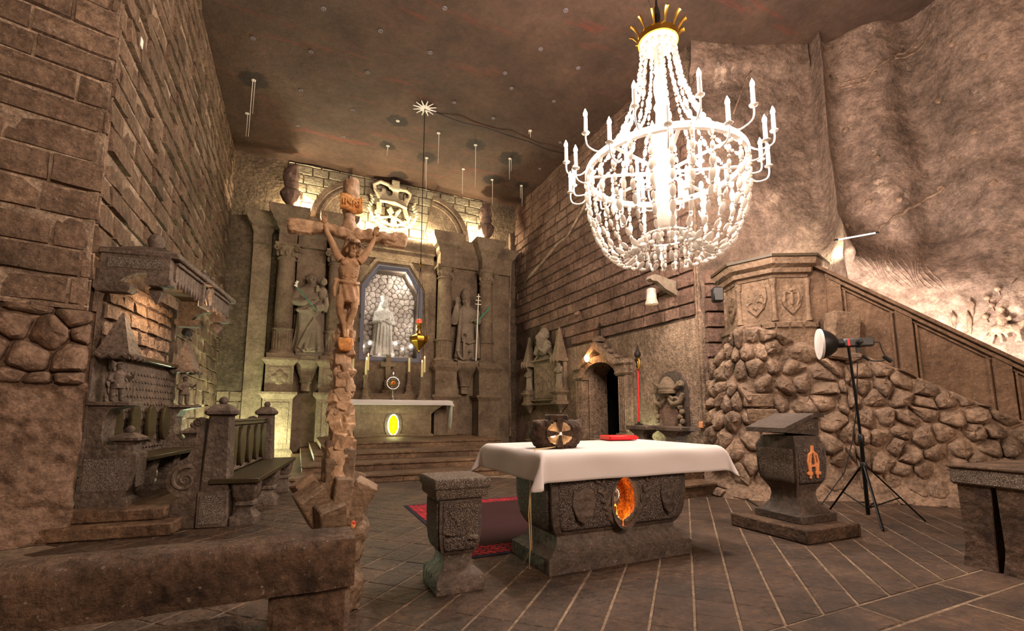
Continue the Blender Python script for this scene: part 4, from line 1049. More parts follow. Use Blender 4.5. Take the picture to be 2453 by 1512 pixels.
for sx in (-1, 1):
    for k in range(7):
        c = Vector((sx * (.82 + .06 * math.sin(k)), -.09, .65 + .1 * k)); v = MB(); v.sphere((0, 0, 0), (.05, .05, .1), 8, 6, Euler((0, sx * (.5 + .3 * (k % 2)), 0)).to_quaternion()); v.build('laurel_leaf', M['crest'], cr, 179, c)
v = MB(); v.tube([(0, -.1, .5), (-.2, -.14, .8), (-.12, -.16, .92), (0, -.14, .7)], .06, 8, flat=(1, .6)); v.tube([(0, -.1, .5), (.2, -.14, .78), (.28, -.16, .9), (.1, -.14, .72)], .06, 8, flat=(1, .6))
v.tube([(0, -.1, .6), (-.3, -.12, .5), (-.5, -.1, .46)], .06, 8, flat=(1, .6)); v.tube([(0, -.1, .6), (.25, -.12, .45), (.45, -.1, .3)], .06, 8, flat=(1, .6)); v.tube([(-.02, -.12, .6), (-.04, -.12, .3)], .05, 8); v.tube([(.06, -.12, .6), (.1, -.12, .28)], .05, 8)
sculpt(v, 'ribbon_bow', M['crest'], cr, .02, 1)
v = MB(); v.box((-.52, -.08, .82), (.17, .12, .42), M=None); v.build('pick_head', M['crest'], cr)
v = MB(); v.add([(.34, -.14, .98), (.5, -.14, .94), (.6, -.14, .6), (.55, -.14, .4), (.34, 0, .98), (.5, 0, .94), (.6, 0, .6), (.55, 0, .4)], [(0, 1, 2, 3), (0, 4, 5, 1), (1, 5, 6, 2), (2, 6, 7, 3), (3, 7, 4, 0)]); v.build('blade', M['crest'], cr)

m_ = MB(); m_.tube([(7.78 + .02 * math.sin(t), YB - .06, 8.95 - 1.0 * t) for t in [i * .5 for i in range(18)]], [.05 * (1 + .3 * math.sin(2.3 * i)) for i in range(18)], 8); tag(m_.build('salt_pipe', M['mortar'], None, 179), 'salt crusted pipe running down the right back corner', 'pipe')
m_ = MB(); m_.tube([(XR - .1, 16.3, 6.6), (XR - .1, 15.6, 6.75), (XR - .1, 14.6, 7.0), (XR - .1, 13.6, 7.3), (XR - .1, 12.9, 7.35), (XR - .1, 11.9, 7.95), (XR - .1, 11.2, 8.3)], [.02, .07, .05, .06, .035, .05, .02], 7); m_.build('salt_vein', M['mortar'], wr, 179)
# ------------------------------------------------------------------ altar table and what stands on it
at = empty('altar_table', (2.93, 16.0, .632), 0, 'plain carved stone altar table below the niche', 'altar')
m_ = MB(); m_.rect([(1.32, .36, 0), (1.32, .36, .06), (1.25, .3, .1), (1.25, .3, .76)], (0, 0, 0)); m_.build('body', A, at, 30)
m_ = MB(); m_.rect([(1.27, .32, .76), (1.3, .34, .8), (1.34, .36, .84), (1.55, .46, 1.0), (1.62, .5, 1.06), (1.62, .5, 1.19)], (0, 0, 0)); m_.build('mensa', A, at, 30)
m_ = MB(); m_.box((0, .42, 1.3), (3.1, .36, .28), ch=.01); m_.build('gradine', A, at)
def drape(name, label, hx, hy, drop, loc, nx=46, ny=26, wav=.02, dy=None, seed=0, ends=None):
    ex = hx + drop; ey = hy + (dy if dy is not None else drop)
    def P(u, v):
        X = -ex + 2 * ex * u; Y = -ey + 2 * ey * v
        ox = max(0, abs(X) - hx); oy = max(0, abs(Y) - hy); sx = 1 if X > 0 else -1; sy = 1 if Y > 0 else -1
        mx_, mn = max(ox, oy), min(ox, oy)
        z = -mx_ - .28 * mn
        bulge = min(mx_, .05)
        w = wav * (min(1, mx_ / .12)) * (math.sin(X * 7 + seed) * (oy >= ox) + math.sin(Y * 8 + seed * 2) * (ox > oy)) + .006 * noise.noise(Vector((X * 4, Y * 4, seed)))
        x = sx * (min(abs(X), hx) + (bulge * .5 + .35 * mn * (ox >= oy) + .18 * mn + (w + .04 * mx_ if ox >= oy else 0)) * (ox > 0)) if ox > 0 else X
        y = sy * (min(abs(Y), hy) + (bulge * .5 + .35 * mn * (oy > ox) + .18 * mn + (w + .04 * mx_ if oy > ox else 0)) * (oy > 0)) if oy > 0 else Y
        return (x, y, z + (.004 * noise.noise(Vector((X * 3, Y * 3, seed + 5))) if mx_ == 0 else 0))
    m_ = MB(); m_.grid(P, nx, ny); me = m_.mesh(name, 179, False)
    me = evaluated(me, [('SUBSURF', dict(levels=1, render_levels=1)), ('SOLIDIFY', dict(thickness=.008, offset=1))]); me.shade_smooth()
    return tag(link(name, me, M['white_cloth'], None, loc), label, 'tablecloth')
drape('altar_cloth', 'long white cloth hanging over the right end of the main altar table', 1.78, .5, .17, (3.05, 16.0, 1.835), 60, 16, .005)
m_ = MB()
def strip(u, v):
    w = .46 * (u - .5); t = v
    return (4.86 + .02 * math.sin(3 * t) - .06 * t, 15.72 + w + .03 * math.sin(7 * u), 1.83 - .95 * t)
m_.grid(strip, 10, 14); me = evaluated(m_.mesh('cloth_end', 179, False), [('SOLIDIFY', dict(thickness=.008))]); cl_ = bpy.data.objects['altar_cloth']
o = link('hanging_end', me, M['white_cloth'], cl_); o.matrix_parent_inverse = Matrix.Translation(-Vector((3.05, 16.0, 1.835)))
# yellow lit oval on the altar front
ol = empty('oval_light', (2.9, 15.68, 1.02), 0, 'glowing yellow oval with a cross on the main altar front', 'light')
def oval_ring(a0, b0, a1, b1, y0, y1, n=36):
    m_ = MB(); rings = []
    for a, b, y in ((a0, b0, y0), (a1, b1, y0), (a1, b1, y1), (a0, b0, y1)): rings.append([(a * math.cos(t), y, b * math.sin(t)) for t in [2 * math.pi * k / n for k in range(n)]])
    return m_.loft(rings, closed=True)
oval_ring(.17, .34, .28, .44, .03, -.01).build('salt_rim', M['granite'], ol, 60)
oval_ring(.155, .32, .18, .345, .0, -.03).build('lit_rim', M['white_glow'], ol, 60)
m_ = MB(); m_.loft([[(.16 * k * math.cos(t), .0, .325 * k * math.sin(t)) for t in [2 * math.pi * j / 32 for j in range(32)]] for k in (.02, 1)]); m_.build('yellow_pane', M['yellow_glow'], ol)
m_ = MB(); m_.box((0, -.02, 0), (.022, .02, .5)); m_.box((0, -.02, .1), (.16, .02, .02)); m_.build('cross', M['yellow_glow'], ol)
lamp('oval_light', (2.9, 15.5, .95), 5, (1, 1, .45), .12)
# candlesticks
def candlestick(x, y, z, label, lit=True):
    e = empty('candlestick', (x, y, z), 0, label, 'candlestick', 'stone candlesticks on the main altar')
    m_ = MB(); m_.octa([(.14, .14, 0), (.14, .14, .06), (.1, .1, .09), (.1, .1, .24), (.115, .115, .27), (.075, .075, .31), (.06, .06, .34), (.055, .055, .68), (.085, .085, .73), (.09, .09, .78), (.05, .05, .78)], (0, 0, 0)); m_.build('stand', A, e, 30)
    m_ = MB(); m_.lathe([(.042, .77), (.038, 1.27), (.01, 1.285)], (0, 0, 0), 12); cw = m_.build('candle', M['cream_wax'], e, 60)
    if lit: m_ = MB(); m_.sphere((0, 0, 1.33), (.025, .025, .055), 10, 8); m_.build('flame', M['flame'], cw)
candlestick(1.63, 16.42, 2.07, 'candlestick with lit candle at the left end of the altar shelf'); candlestick(2.12, 16.42, 2.07, 'second candlestick from the left on the altar shelf'); candlestick(1.98, 15.75, 1.85, 'candlestick standing forward on the altar cloth left of the silver monstrance')
candlestick(3.53, 16.42, 2.07, 'candlestick right of the stone cross with an unlit candle', False); candlestick(4.08, 16.42, 2.07, 'candlestick at the right end of the altar shelf'); candlestick(3.83, 15.75, 1.85, 'candlestick standing forward on the altar cloth at the right end')
e = empty('stone_cross', (2.8, 16.42, 2.07), 0, 'plain grey stone cross standing behind the monstrance', 'cross')
m_ = MB(); m_.rect([(.2, .14, 0), (.2, .14, .08), (.14, .1, .14), (.12, .09, .4), (.14, .1, .44)], (0, 0, 0)); m_.build('base', A, e, 30)
m_ = MB(); m_.box((0, 0, .88), (.16, .1, .9), ch=.01); m_.box((0, 0, 1.02), (.5, .098, .16), ch=.01); m_.build('cross_arms', A, e)
e = empty('monstrance', (2.86, 15.72, 1.84), 0, 'silver sunburst monstrance on the main altar cloth', 'monstrance')
m_ = MB(); m_.lathe([(.13, 0), (.12, .03), (.03, .08), (.02, .3), (.035, .34), (.02, .36)], (0, 0, 0), 16); m_.build('foot_and_stem', M['silver'], e)
m_ = MB(); m_.tube([(.2 * math.cos(t), 0, .56 + .2 * math.sin(t)) for t in [2 * math.pi * k / 24 for k in range(24)]], .018, 6, closed=True)
for k in range(24): t = 2 * math.pi * k / 24; L = .28 if k % 2 else .25; m_.tube([(.1 * math.cos(t), 0, .56 + .1 * math.sin(t)), (L * math.cos(t), 0, .56 + L * math.sin(t))], [.014, .006], 5)
m_.build('rays', M['silver'], e)
m_ = MB(); m_.sphere((0, -.01, .56), (.1, .03, .1), 16, 8); m_.build('lunette', M['gold'], e)
m_ = MB(); m_.sphere((0, -.04, .57), (.04, .02, .04), 10, 6); m_.build('ruby', M['red_paint'], e)
m_ = MB(); m_.box((0, 0, .88), (.015, .015, .1)); m_.box((0, 0, .89), (.06, .015, .015)); m_.build('top_cross', M['silver'], e)
# hanging sanctuary lamp and the star it hangs from
e = empty('sanctuary_lamp', (2.88, 12.29, 3.0), 0, 'brass hanging lamp with a red candle below the star rosette', 'lamp')
m_ = MB(); m_.octa([(.01, .01, 0), (.04, .04, .04), (.03, .03, .08), (.08, .08, .16), (.2, .2, .3), (.22, .22, .34), (.22, .22, .44), (.2, .2, .46), (.07, .07, .54), (.06, .06, .6), (.04, .04, .66), (.07, .07, .7), (.05, .05, .74), (.08, .08, .82)], (0, 0, 0), .6); m_.build('brass_body', M['brass'], e, 30)
m_ = MB(); m_.lathe([(.07, .8), (.075, .86), (.06, .92), (.02, .94)], (0, 0, 0), 12); m_.build('red_candle', M['red_wax'], e)
for k in range(3):
    t = R(120 * k + 10); c, s = math.cos(t), math.sin(t)
    m_ = MB(); m_.tube([((.24 + .06 * math.cos(a)) * c, (.24 + .06 * math.cos(a)) * s, .42 + .08 * math.sin(a)) for a in [i * .5 for i in range(12)]], .01, 6); m_.build('scroll', M['brass'], e)
    m_ = MB(); m_.tube([(.22 * c, .22 * s, .45), (.12 * c, .12 * s, 1.4), (0, 0, 2.45)], .006, 5); m_.build('chain', M['iron'], e)
m_ = MB(); m_.lathe([(.02, 2.4), (.05, 2.45), (.03, 2.55), (.01, 2.58)], (0, 0, 0), 10); m_.build('chain_boss', M['brass'], e)
m_ = MB(); m_.tube([(0, 0, 2.55), (0, 0, CEIL - 3.05)], .012, 6); m_.build('rod', M['iron'], e)
e = empty('star_rosette', (2.88, 12.29, CEIL - .06), 0, 'pale twelve pointed star rosette on the ceiling', 'rosette')
m_ = MB()
for k in range(12): t = R(30 * k); c, s = math.cos(t), math.sin(t); m_.add([(.1 * c - .03 * s, .1 * s + .03 * c, 0), (.1 * c + .03 * s, .1 * s - .03 * c, 0), (.34 * c + .012 * s, .34 * s - .012 * c, 0), (.34 * c - .012 * s, .34 * s + .012 * c, 0), (.1 * c, .1 * s, -.03), (.34 * c, .34 * s, -.015)], [(0, 1, 2, 3), (0, 4, 5, 3), (1, 4, 5, 2), (0, 1, 4), (2, 3, 5)])
m_.lathe([(.06, -.02), (.14, -.02), (.14, .0)], (0, 0, 0), 20); m_.build('star_disc', M['salt_white'], e)
# ------------------------------------------------------------------ right wall furniture (built facing -Y, turned to face -X)
TR = R(-90)
# doorway portal
dp = empty('door_portal', (XR, 11.15, .63), TR, 'carved stone doorway with gable over a dark passage in the right wall', 'doorway')
PM = M['plaster']
for sx in (-1, 1):
    m_ = MB(); m_.box((sx * 1.05, -.1, .12), (.44, .36, .24), ch=.01); m_.box((sx * 1.05, -.07, 1.05), (.36, .26, 1.7), ch=.01); pj = m_.build('jamb', PM, dp)
    for k in range(4): v = MB(); v.tube([(sx * 1.05 - .12 + .08 * k, -.2, .3), (sx * 1.05 - .12 + .08 * k, -.2, 1.75)], .028, 8); v.build('reed', PM, pj)
    m_ = MB(); m_.rect([(.2, .17, 1.8), (.24, .2, 1.85), (.2, .18, 1.9), (.2, .18, 2.05), (.27, .22, 2.12), (.27, .22, 2.18)], (sx * 1.05, -.08, 0)); m_.build('capital', PM, dp, 30)
m_ = MB(); n = 18; arc_ = lambda r, h, a: (r * math.cos(a), 1.78 + h * math.sin(a))
ring = [arc_(.98, .66, math.pi * k / n) for k in range(n + 1)] + [arc_(.8, .46, math.pi * (n - k) / n) for k in range(n + 1)]
m_.prism(ring, -.05, .22, XZ()); m_.build('arch', PM, dp, 40)
gab = [(-1.3, 2.1), (-.85, 2.1), (0, 2.62), (.85, 2.1), (1.3, 2.1), (1.3, 2.22), (.92, 2.24), (.45, 2.52), (0, 2.86), (-.45, 2.52), (-.92, 2.24), (-1.3, 2.22)]
m_ = MB(); m_.prism(gab, .0, .34, XZ()); m_.build('gable', PM, dp, 30)
m_ = MB(); m_.prism([(-1.2, 1.9), (1.2, 1.9), (1.2, 2.12), (.85, 2.12), (0, 2.66), (-.85, 2.12), (-1.2, 2.12)], -.04, .02, XZ()); c_ = MB(); c_.prism([arc_(.85, .5, math.pi * k / n) for k in range(n + 1)] + [(-.85, 0), (.85, 0)], -1, 1, XZ())
link('tympanum', cut(m_.mesh('tympanum'), c_), PM, dp)
m_ = MB(); m_.lathe([(.16, 2.84), (.2, 2.92), (.12, 3.0), (.04, 3.02)], (0, -.16, 0), 12); m_.build('finial', PM, dp)
for sx in (-1, 1):
    for k in range(3): v = MB(); v.sphere((sx * (.35 + .27 * k), -.2, 2.66 - .17 * k), (.09, .07, .06), 8, 6); v.build('crocket', PM, dp)
m_ = MB(); m_.box((0, -.12, 3.2), (.035, .035, .42)); m_.box((0, -.12, 3.3), (.22, .035, .035)); m_.build('iron_cross', M['iron'], dp)
# passage behind the doorway
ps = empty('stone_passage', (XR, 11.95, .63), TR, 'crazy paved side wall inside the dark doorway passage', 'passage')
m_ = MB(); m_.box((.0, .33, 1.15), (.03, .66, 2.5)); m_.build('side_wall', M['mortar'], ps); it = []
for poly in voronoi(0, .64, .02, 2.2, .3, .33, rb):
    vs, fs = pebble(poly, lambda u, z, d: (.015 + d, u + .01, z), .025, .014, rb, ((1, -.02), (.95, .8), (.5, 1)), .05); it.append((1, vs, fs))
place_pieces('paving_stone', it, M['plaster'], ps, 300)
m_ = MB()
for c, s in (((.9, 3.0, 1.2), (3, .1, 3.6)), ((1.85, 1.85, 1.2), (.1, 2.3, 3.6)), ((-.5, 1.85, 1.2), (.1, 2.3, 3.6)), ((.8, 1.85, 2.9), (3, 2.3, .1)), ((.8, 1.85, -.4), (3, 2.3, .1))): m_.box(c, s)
m_.build('passage_shade_box', M['black'], ps)  # black boxes put the passage darkness into colour and keep ambient light out
# little lamp on the gable
e = empty('gable_lamp', (7.74, 11.5, 3.02), TR, 'small glowing orange lamp on the doorway gable', 'lamp')
m_ = MB(); m_.sphere((0, 0, 0), (.09, .07, .11), 14, 10); m_.build('bulb', M['door_bulb'], e)
m_ = MB(); m_.tube([(0, .03, -.1), (0, .12, -.14), (.02, .3, -.14)], .015, 6); m_.build('bracket', M['iron'], e)
lamp('gable_lamp_light', (7.6, 11.42, 3.08), 9, (1, .5, .22), .05)
# epitaph monument
ep = empty('wall_epitaph', (XR, 14.5, 0), TR, 'carved wall epitaph with pinnacles and a bust left of the doorway', 'monument')
m_ = MB(); m_.box((0, -.06, 2.6), (1.7, .14, 1.7)); m_.build('backing_slab', M['altar'], ep)
m_ = MB(); m_.box((0, -.12, 2.55), (1.5, .05, 1.25), ch=.01); m_.build('inscription_panel', M['plaster'], ep)
for z, w in ((1.72, 1.9), (1.86, 1.8), (3.3, 1.7)): m_ = MB(); m_.box((0, -.14, z), (w, .2, .06), ch=.012); m_.build('ledge', M['altar'], ep)
m_ = MB(); m_.prism([(-.95, 3.2), (-.8, 3.2), (0, 3.72), (.8, 3.2), (.95, 3.2), (.0, 3.88)], 0, .2, XZ()); m_.build('gable', M['altar'], ep)
m_ = MB(); m_.sphere((-.05, -.14, 3.75), (.5, .16, .3), 18, 10); head(m_, (-.05, -.2, 4.12), .24, True)
for k in range(9): a = R(-20 + 27 * k); m_.sphere((-.05 + .24 * math.cos(a), -.14, 4.2 + .2 * math.sin(a)), (.09, .1, .08), 8, 6)
for sx in (-1, 1): limb(m_, [(sx * .45 - .05, -.15, 3.8), (sx * .3 - .05, -.3, 3.56), (sx * .02 - .05, -.33, 3.7)], [.12, .1, .07])
hand(m_, (-.08, -.34, 3.62), .1, (0, 0, 1)); hand(m_, (.0, -.34, 3.62), .1, (0, 0, 1))
sculpt(m_, 'bust', M['statue'], ep, .022, 2)
for sx in (-1, 1):
    x = sx * 1.12
    m_ = MB(); m_.octa([(.04, .04, 1.42), (.06, .06, 1.5), (.16, .16, 1.62), (.26, .26, 1.7), (.26, .26, 1.78), (.2, .2, 1.82), (.2, .2, 2.0), (.28, .28, 2.1), (.28, .28, 2.16), (.22, .22, 2.18), (.22, .22, 2.24)], (x, -.18, 0)); m_.build('console', M['altar'], ep, 30)
    m_ = MB(); m_.octa([(.24, .24, 3.12), (.26, .26, 3.2), (.22, .22, 3.25), (.02, .02, 4.28)], (x, -.18, 0)); cn = m_.build('pinnacle', M['altar'], ep, 30)
    for k in range(3): v = MB(); v.lathe([(.0, -.12), (.03, -.06), (.06, 0), (.05, .1), (.0, .22)], (x - .2 + .2 * k, -.4, 3.16), 8); v.build('pendant', M['altar'], cn)
    m_ = MB(); m_.box((x + sx * .14, -.06, 2.65), (.06, .14, 1.0)); m_.build('shaft', M['altar'], ep)
    m_ = MB(); robe(m_, .88, 1.0, 7, sx); head(m_, (x * 0, -.02, .82), .075)
    limb(m_, [(-.14, 0, .69), (-.19, -.06, .54), (-.06, -.15, .56)], [.055, .06, .035]); limb(m_, [(.14, 0, .69), (.18, -.06, .54), (.08, -.15, .5)], [.055, .06, .035])
    hand(m_, (-.06, -.15, .56), .045, (1, 0, .2)); hand(m_, (.08, -.15, .5), .045, (-1, 0, .2))
    sculpt(m_, 'figurine', M['statue'], ep, .011, 1, (x, -.2, 2.24))
# papal arms tablet
pp = empty('papal_tablet', (XR, 8.44, 0), TR, 'oval stone tablet with tiara and crossed keys on the right wall', 'relief')
m_ = MB(); n = 16; m_.prism([(-.5, 1.0), (.5, 1.0), (.5, 1.85)] + [(.5 * math.cos(math.pi * k / n), 1.85 + .55 * math.sin(math.pi * k / n)) for k in range(1, n)] + [(-.5, 1.85)], 0, .06, XZ()); m_.build('backing', M['darkstone'], pp, 40)
m_ = MB(); m_.loft([[(.29 * k * math.cos(t), -y, 1.35 + .4 * k * math.sin(t)) for t in [2 * math.pi * j / 28 for j in range(28)]] for k, y in ((1, .02), (1, .16), (.9, .2), (.86, .17), (.1, .18))]); m_.build('oval_shield', M['redgranite'] if 'redgranite' in M else M['granite'], pp, 50)
m_ = MB(); m_.lathe([(.2, 0), (.22, .06), (.2, .08), (.21, .14), (.19, .16), (.18, .24), (.15, .28), (.1, .36), (.03, .4)], (0, -.18, 1.86), 18); m_.build('tiara', M['altar'], pp)
for sx in (-1, 1):
    m_ = MB(); m_.tube([(-sx * .2, -.2, 1.72), (sx * .42, -.16, 2.12)], .04, 8); m_.tube([(-sx * .25 + .11 * math.cos(t), -.18, 1.66 + .1 * math.sin(t)) for t in [i * math.pi / 6 for i in range(12)]], .035, 8, closed=True); m_.box((sx * .4, -.16, 2.08), (.18, .06, .1)); m_.build('key', M['altar'], pp)
    m_ = MB(); m_.tube([(sx * .05, -.2, 1.74), (sx * .2, -.22, 1.6), (sx * .4, -.2, 1.66), (sx * .48, -.18, 1.85)], [.04, .06, .06, .04], 8); m_.build('ribbon', M['altar'], pp)
    for k in range(5): v = MB(); v.sphere((sx * (.36 + .06 * (k % 2)), -.16, 1.1 + .11 * k), (.07, .06, .07), 8, 6); v.build('flower', M['altar'], pp)
# stone stools
def stool(y, label):
    e = empty('stone_stool', (7.55, y, .63), TR, label, 'stool', 'stone stools by the right wall')
    m_ = MB(); m_.box((0, 0, .05), (1.0, .5, .1), ch=.015); m_.build('base_slab', M['darkstone'], e)
    m_ = MB(); m_.rect([(.2, .18, .1), (.14, .14, .2), (.16, .15, .28), (.3, .2, .38)], (0, 0, 0)); m_.build('pedestal', M['darkstone'], e, 30)
    m_ = MB(); m_.box((0, 0, .43), (.76, .44, .1), ch=.015); m_.build('seat', M['darkstone'], e)
stool(8.9, 'stone stool beside the tall red staff'); stool(7.85, 'stone stool under the papal tablet')
# processional staff with lantern head
e = empty('processional_staff', (7.72, 9.25, .63), TR, 'tall red staff with a gilt lantern head leaning by the doorway', 'staff')
m_ = MB(); m_.tube([(0, 0, 0.5), (.0, .03, 1.9)], .022, 8); m_.build('red_pole', M['red_paint'], e)
m_ = MB(); m_.lathe([(.02, 1.9), (.05, 1.95), (.03, 2.0), (.06, 2.06), (.08, 2.12), (.05, 2.16), (.085, 2.22), (.085, 2.28), (.05, 2.32), (.01, 2.5)], (0, .03, 0), 10); m_.build('lantern_head', M['iron'], e)
m_ = MB(); m_.sphere((.08, 0, 2.0), (.04, .04, .16), 8, 8); m_.build('gilt_tassel', M['gold'], e)
m_ = MB(); m_.lathe([(.12, .48), (.1, .5), (.04, .52), (.03, .56)], (0, 0, 0), 12); m_.build('socket', M['iron'], e)
# bell lamp on a wooden bracket
bl = empty('bell_lamp', (XR, 8.2, 4.4), TR, 'crystal bell lamp hanging from a carved grey bracket', 'lamp')
m_ = MB(); m_.prism([(0, .12), (.12, .14), (.3, .16), (.5, .2), (.68, .22), (.8, .18), (.84, .1), (.76, .06), (.62, .06), (.5, -.02), (.38, -.1), (.2, -.16), (0, -.24)], -.07, .07, frame((0, 0, 0), (0, -1, 0), (0, 0, 1), (-1, 0, 0))); m_.build('bracket', M['statue'], bl, 40)
m_ = MB(); m_.tube([(0, -.76, .1), (0, -.76, -.14)], .008, 6); m_.build('chain', M['iron'], bl)
m_ = MB(); m_.lathe([(.03, -.1), (.1, -.13), (.11, -.18), (.105, -.2), (.12, -.38), (.15, -.46), (.155, -.5), (.13, -.48), (.1, -.36), (.09, -.22)], (0, -.76, 0), 18); m_.build('bell_shade', M['crystal'], bl, 50)
m_ = MB(); m_.sphere((0, -.76, -.44), .03, 10, 8); m_.build('bulb', M['bulb_small'], bl)
lamp('bell_lamp_light', (7.34, 8.2, 3.84), 26, (1, .86, .7), .06, 'SPOT', (7.95, 8.3, 2.2), 120, .8)
lamp('bell_glow', (7.34, 8.2, 4.08), .5, (1, .86, .7), .03)
# broken stone peg in the wall, conduit with junction box
e = empty('wall_conduit', (XR - .04, 7.56, 1.2), TR, 'thin electric conduit with a small box beside the rusticated strip', 'conduit')
m_ = MB(); m_.tube([(0, 0, .0), (.0, 0, 4.6)], .014, 6); m_.build('pipe', M['rock'], e)
m_ = MB(); m_.box((.0, -.03, -.05), (.1, .08, .14), ch=.01); m_.build('junction_box', M['amber'], e)
m_ = MB(); m_.tube([(0, 0, 0), (-.12, -.12, -.03), (-.3, -.2, -.1)], [.09, .07, .03], 8); tag(m_.build('stone_peg', M['rock'], None, 179, (XR - .02, 12.4, 4.6)), 'broken stone peg sticking out of the right brick wall', 'peg')
# ------------------------------------------------------------------ front altar
fa = empty('front_altar', (2.88, 4.08, 0), 0, 'dark carved stone altar table with a glowing oval niche', 'altar')
DS = M['darkstone']; DG = M['darkgranite']
prof = [(.825, .385, 0), (.825, .385, .13), (.80, .365, .145), (.73, .32, .19), (.69, .285, .25), (.685, .28, .29), (.72, .31, .33), (.755, .34, .4), (.775, .36, .5), (.785, .37, .62), (.79, .375, .96)]
cutter = MB(); nO = 40
cutter.loft([[(.02 + .15 * math.cos(t), y, .56 + .235 * math.sin(t)) for t in [2 * math.pi * k / nO for k in range(nO)]] for y in (-.6, -.12)])
m_ = MB(); m_.rect(prof); link('body', cut(m_.mesh('body'), cutter), DS, fa)
def yprof(z, s=1):
    for (a, b, z0), (c, d, z1) in zip(prof, prof[1:]):
        if z0 <= z <= z1: t = (z - z0) / max(1e-6, z1 - z0); return b + (d - b) * t, a + (c - a) * t
    return prof[-1][1], prof[-1][0]
m_ = MB()
def fpan(u, v):
    z = .335 + .57 * v; y, x = yprof(z); return ((x - .07) * (2 * u - 1), -y - .006, z)
m_.grid(fpan, 30, 20); me = evaluated(m_.mesh('front_panel', 179, False), [('SOLIDIFY', dict(thickness=.02, offset=-1))])
link('front_panel', cut(me, cutter), DG, fa)
def lpan(u, v):
    z = .335 + .57 * v; y, x = yprof(z); return (-x - .006, (y - .06) * (2 * u - 1), z)
m_ = MB(); m_.grid(lpan, 10, 20); me = evaluated(m_.mesh('side_panel', 179, False), [('SOLIDIFY', dict(thickness=.012, offset=0))]); me.shade_smooth(); link('side_panel', me, DG, fa)
m_ = MB(); m_.rect([(.8, .385, .96), (.8, .385, 1.0)]); m_.build('body_cap', DS, fa)
m_ = MB(); m_.box((.2, .29, 1.02), (2.16, 1.24, .05), ch=.01); m_.build('table_top', DS, fa)
oval_ring(.145, .23, .168, .255, -.33, -.385).build('oval_rim', DS, fa, 60)
m_ = MB(); m_.loft([[(.02 + .147 * k * math.cos(t), y, .56 + .232 * k * math.sin(t)) for t in [2 * math.pi * j / 40 for j in range(40)]] for k, y in ((.99, -.36), (1.0, -.26), (.98, -.17), (.8, -.12), (.05, -.11))], cap=False); nb = m_.build('niche_lining', M['salt_lamp'], fa, 60)
for o in (bpy.data.objects['oval_rim'],): o.location = (.02, 0, .56)
lamp('oval_niche_light', (2.80, 3.79, .62), .7, (1, .8, .5), .03)
lamp('oval_niche_light', (2.96, 3.82, .42), .25, (1, .8, .5), .03)
rl = random.Random(8)
m_ = MB(); m_.prism([(-.12, .15), (-.05, .13), (.02, .17), (.1, .14), (.13, .02), (.08, -.12), (0, -.17), (-.08, -.12), (-.13, 0)], 0, .02, XZ((-.45, -.37, .56)))
for k in range(3): m_.box((-.46, -.385, .63 - .075 * k), (.15, .025, .022))
sculpt(m_, 'heraldic_shield', DS, fa, .012, 2)
m_ = MB(); m_.prism([(-.1, .15), (0, .12), (.1, .15), (.115, .02), (.07, -.11), (0, -.17), (-.07, -.11), (-.115, .02)], 0, .02, XZ((.56, -.37, .57)))
for a in (-.6, 0, .6): m_.tube([(.56 + .08 * math.sin(a), -.392, .63), (.56 + .02 * math.sin(a), -.394, .56), (.56 - .07 * math.sin(a), -.392, .5)], .012, 6)
sculpt(m_, 'heraldic_shield', DS, fa, .012, 2)
m_ = MB()
for sx in (-1, 1):
    P = [(.02 + sx * (.03 + .26 * t), -yprof(.33 + .35 * t * t)[0] - .01, .33 + .42 * t * t) for t in [i / 8 for i in range(9)]]
    m_.tube(P, [.02] * 6 + [.015, .012, .008], 6)
    for i in range(1, 9):
        p = Vector(P[i])
        for s in (-1, 1): m_.sphere(p + Vector((s * .035, -.005, .02)), (.022, .014, .045), 8, 6, Euler((0, sx * .5 + s * .6, 0)).to_quaternion())
sculpt(m_, 'laurel_relief', DS, fa, .01, 1)
drape('table_cloth', 'white cloth draped over the dark front altar', 1.1, .70, .25, (3.08, 4.37, 1.05), 64, 40, .012, None, 2.0)
# gilt monstrance standing in the oval niche
e = empty('niche_monstrance', (2.88, 3.84, .36), 0, 'small silver monstrance standing in the orange oval niche', 'monstrance')
m_ = MB(); m_.lathe([(.055, 0), (.05, .015), (.02, .05), (.012, .12), (.02, .14), (.01, .16)], (0, 0, 0), 14); m_.build('foot', M['gold'], e)
m_ = MB()
for k in range(16): t = R(22.5 * k); m_.tube([(.02 * math.cos(t), 0, .25 + .02 * math.sin(t)), (.075 * math.cos(t), 0, .25 + .09 * math.sin(t))], [.008, .004], 5)
m_.tube([(.05 * math.cos(t), 0, .25 + .06 * math.sin(t)) for t in [i * .4 for i in range(16)]], .007, 6, closed=True); m_.build('rays', M['silver'], e)
# ------------------------------------------------------------------ stone cross lamp on the cloth
sl = empty('stone_cross_lamp', (2.36, 4.08, 1.06), R(-14), 'rough stone lamp with a glowing cross cutout on the white cloth', 'lamp')
rk = random.Random(21); pts = []
for z, k in ((0, .75), (.04, .85), (.14, 1.0), (.22, .98), (.27, .9)):
    for a in range(9): t = R(40 * a + 10 * z * 30); pts.append((.285 * k * math.cos(t) * rk.uniform(.92, 1.05), .17 * k * math.sin(t) * rk.uniform(.9, 1.05), z))
me = evaluated(hull(pts, .006), [('REMESH', dict(mode='VOXEL', voxel_size=.014))])
c_ = MB(); c_.loft([[(.135 * k * math.cos(t), y, .145 + .115 * k * math.sin(t)) for t in [2 * math.pi * j / 24 for j in range(24)]] for y, k in ((-.4, 1), (-.06, 1), (.05, .8))])
me = cut(me, c_)
for v in me.vertices: v.co += v.normal * (.016 * noise.fractal(v.co * 18, 1, 2, 4) + .004 * noise.noise(v.co * 70))
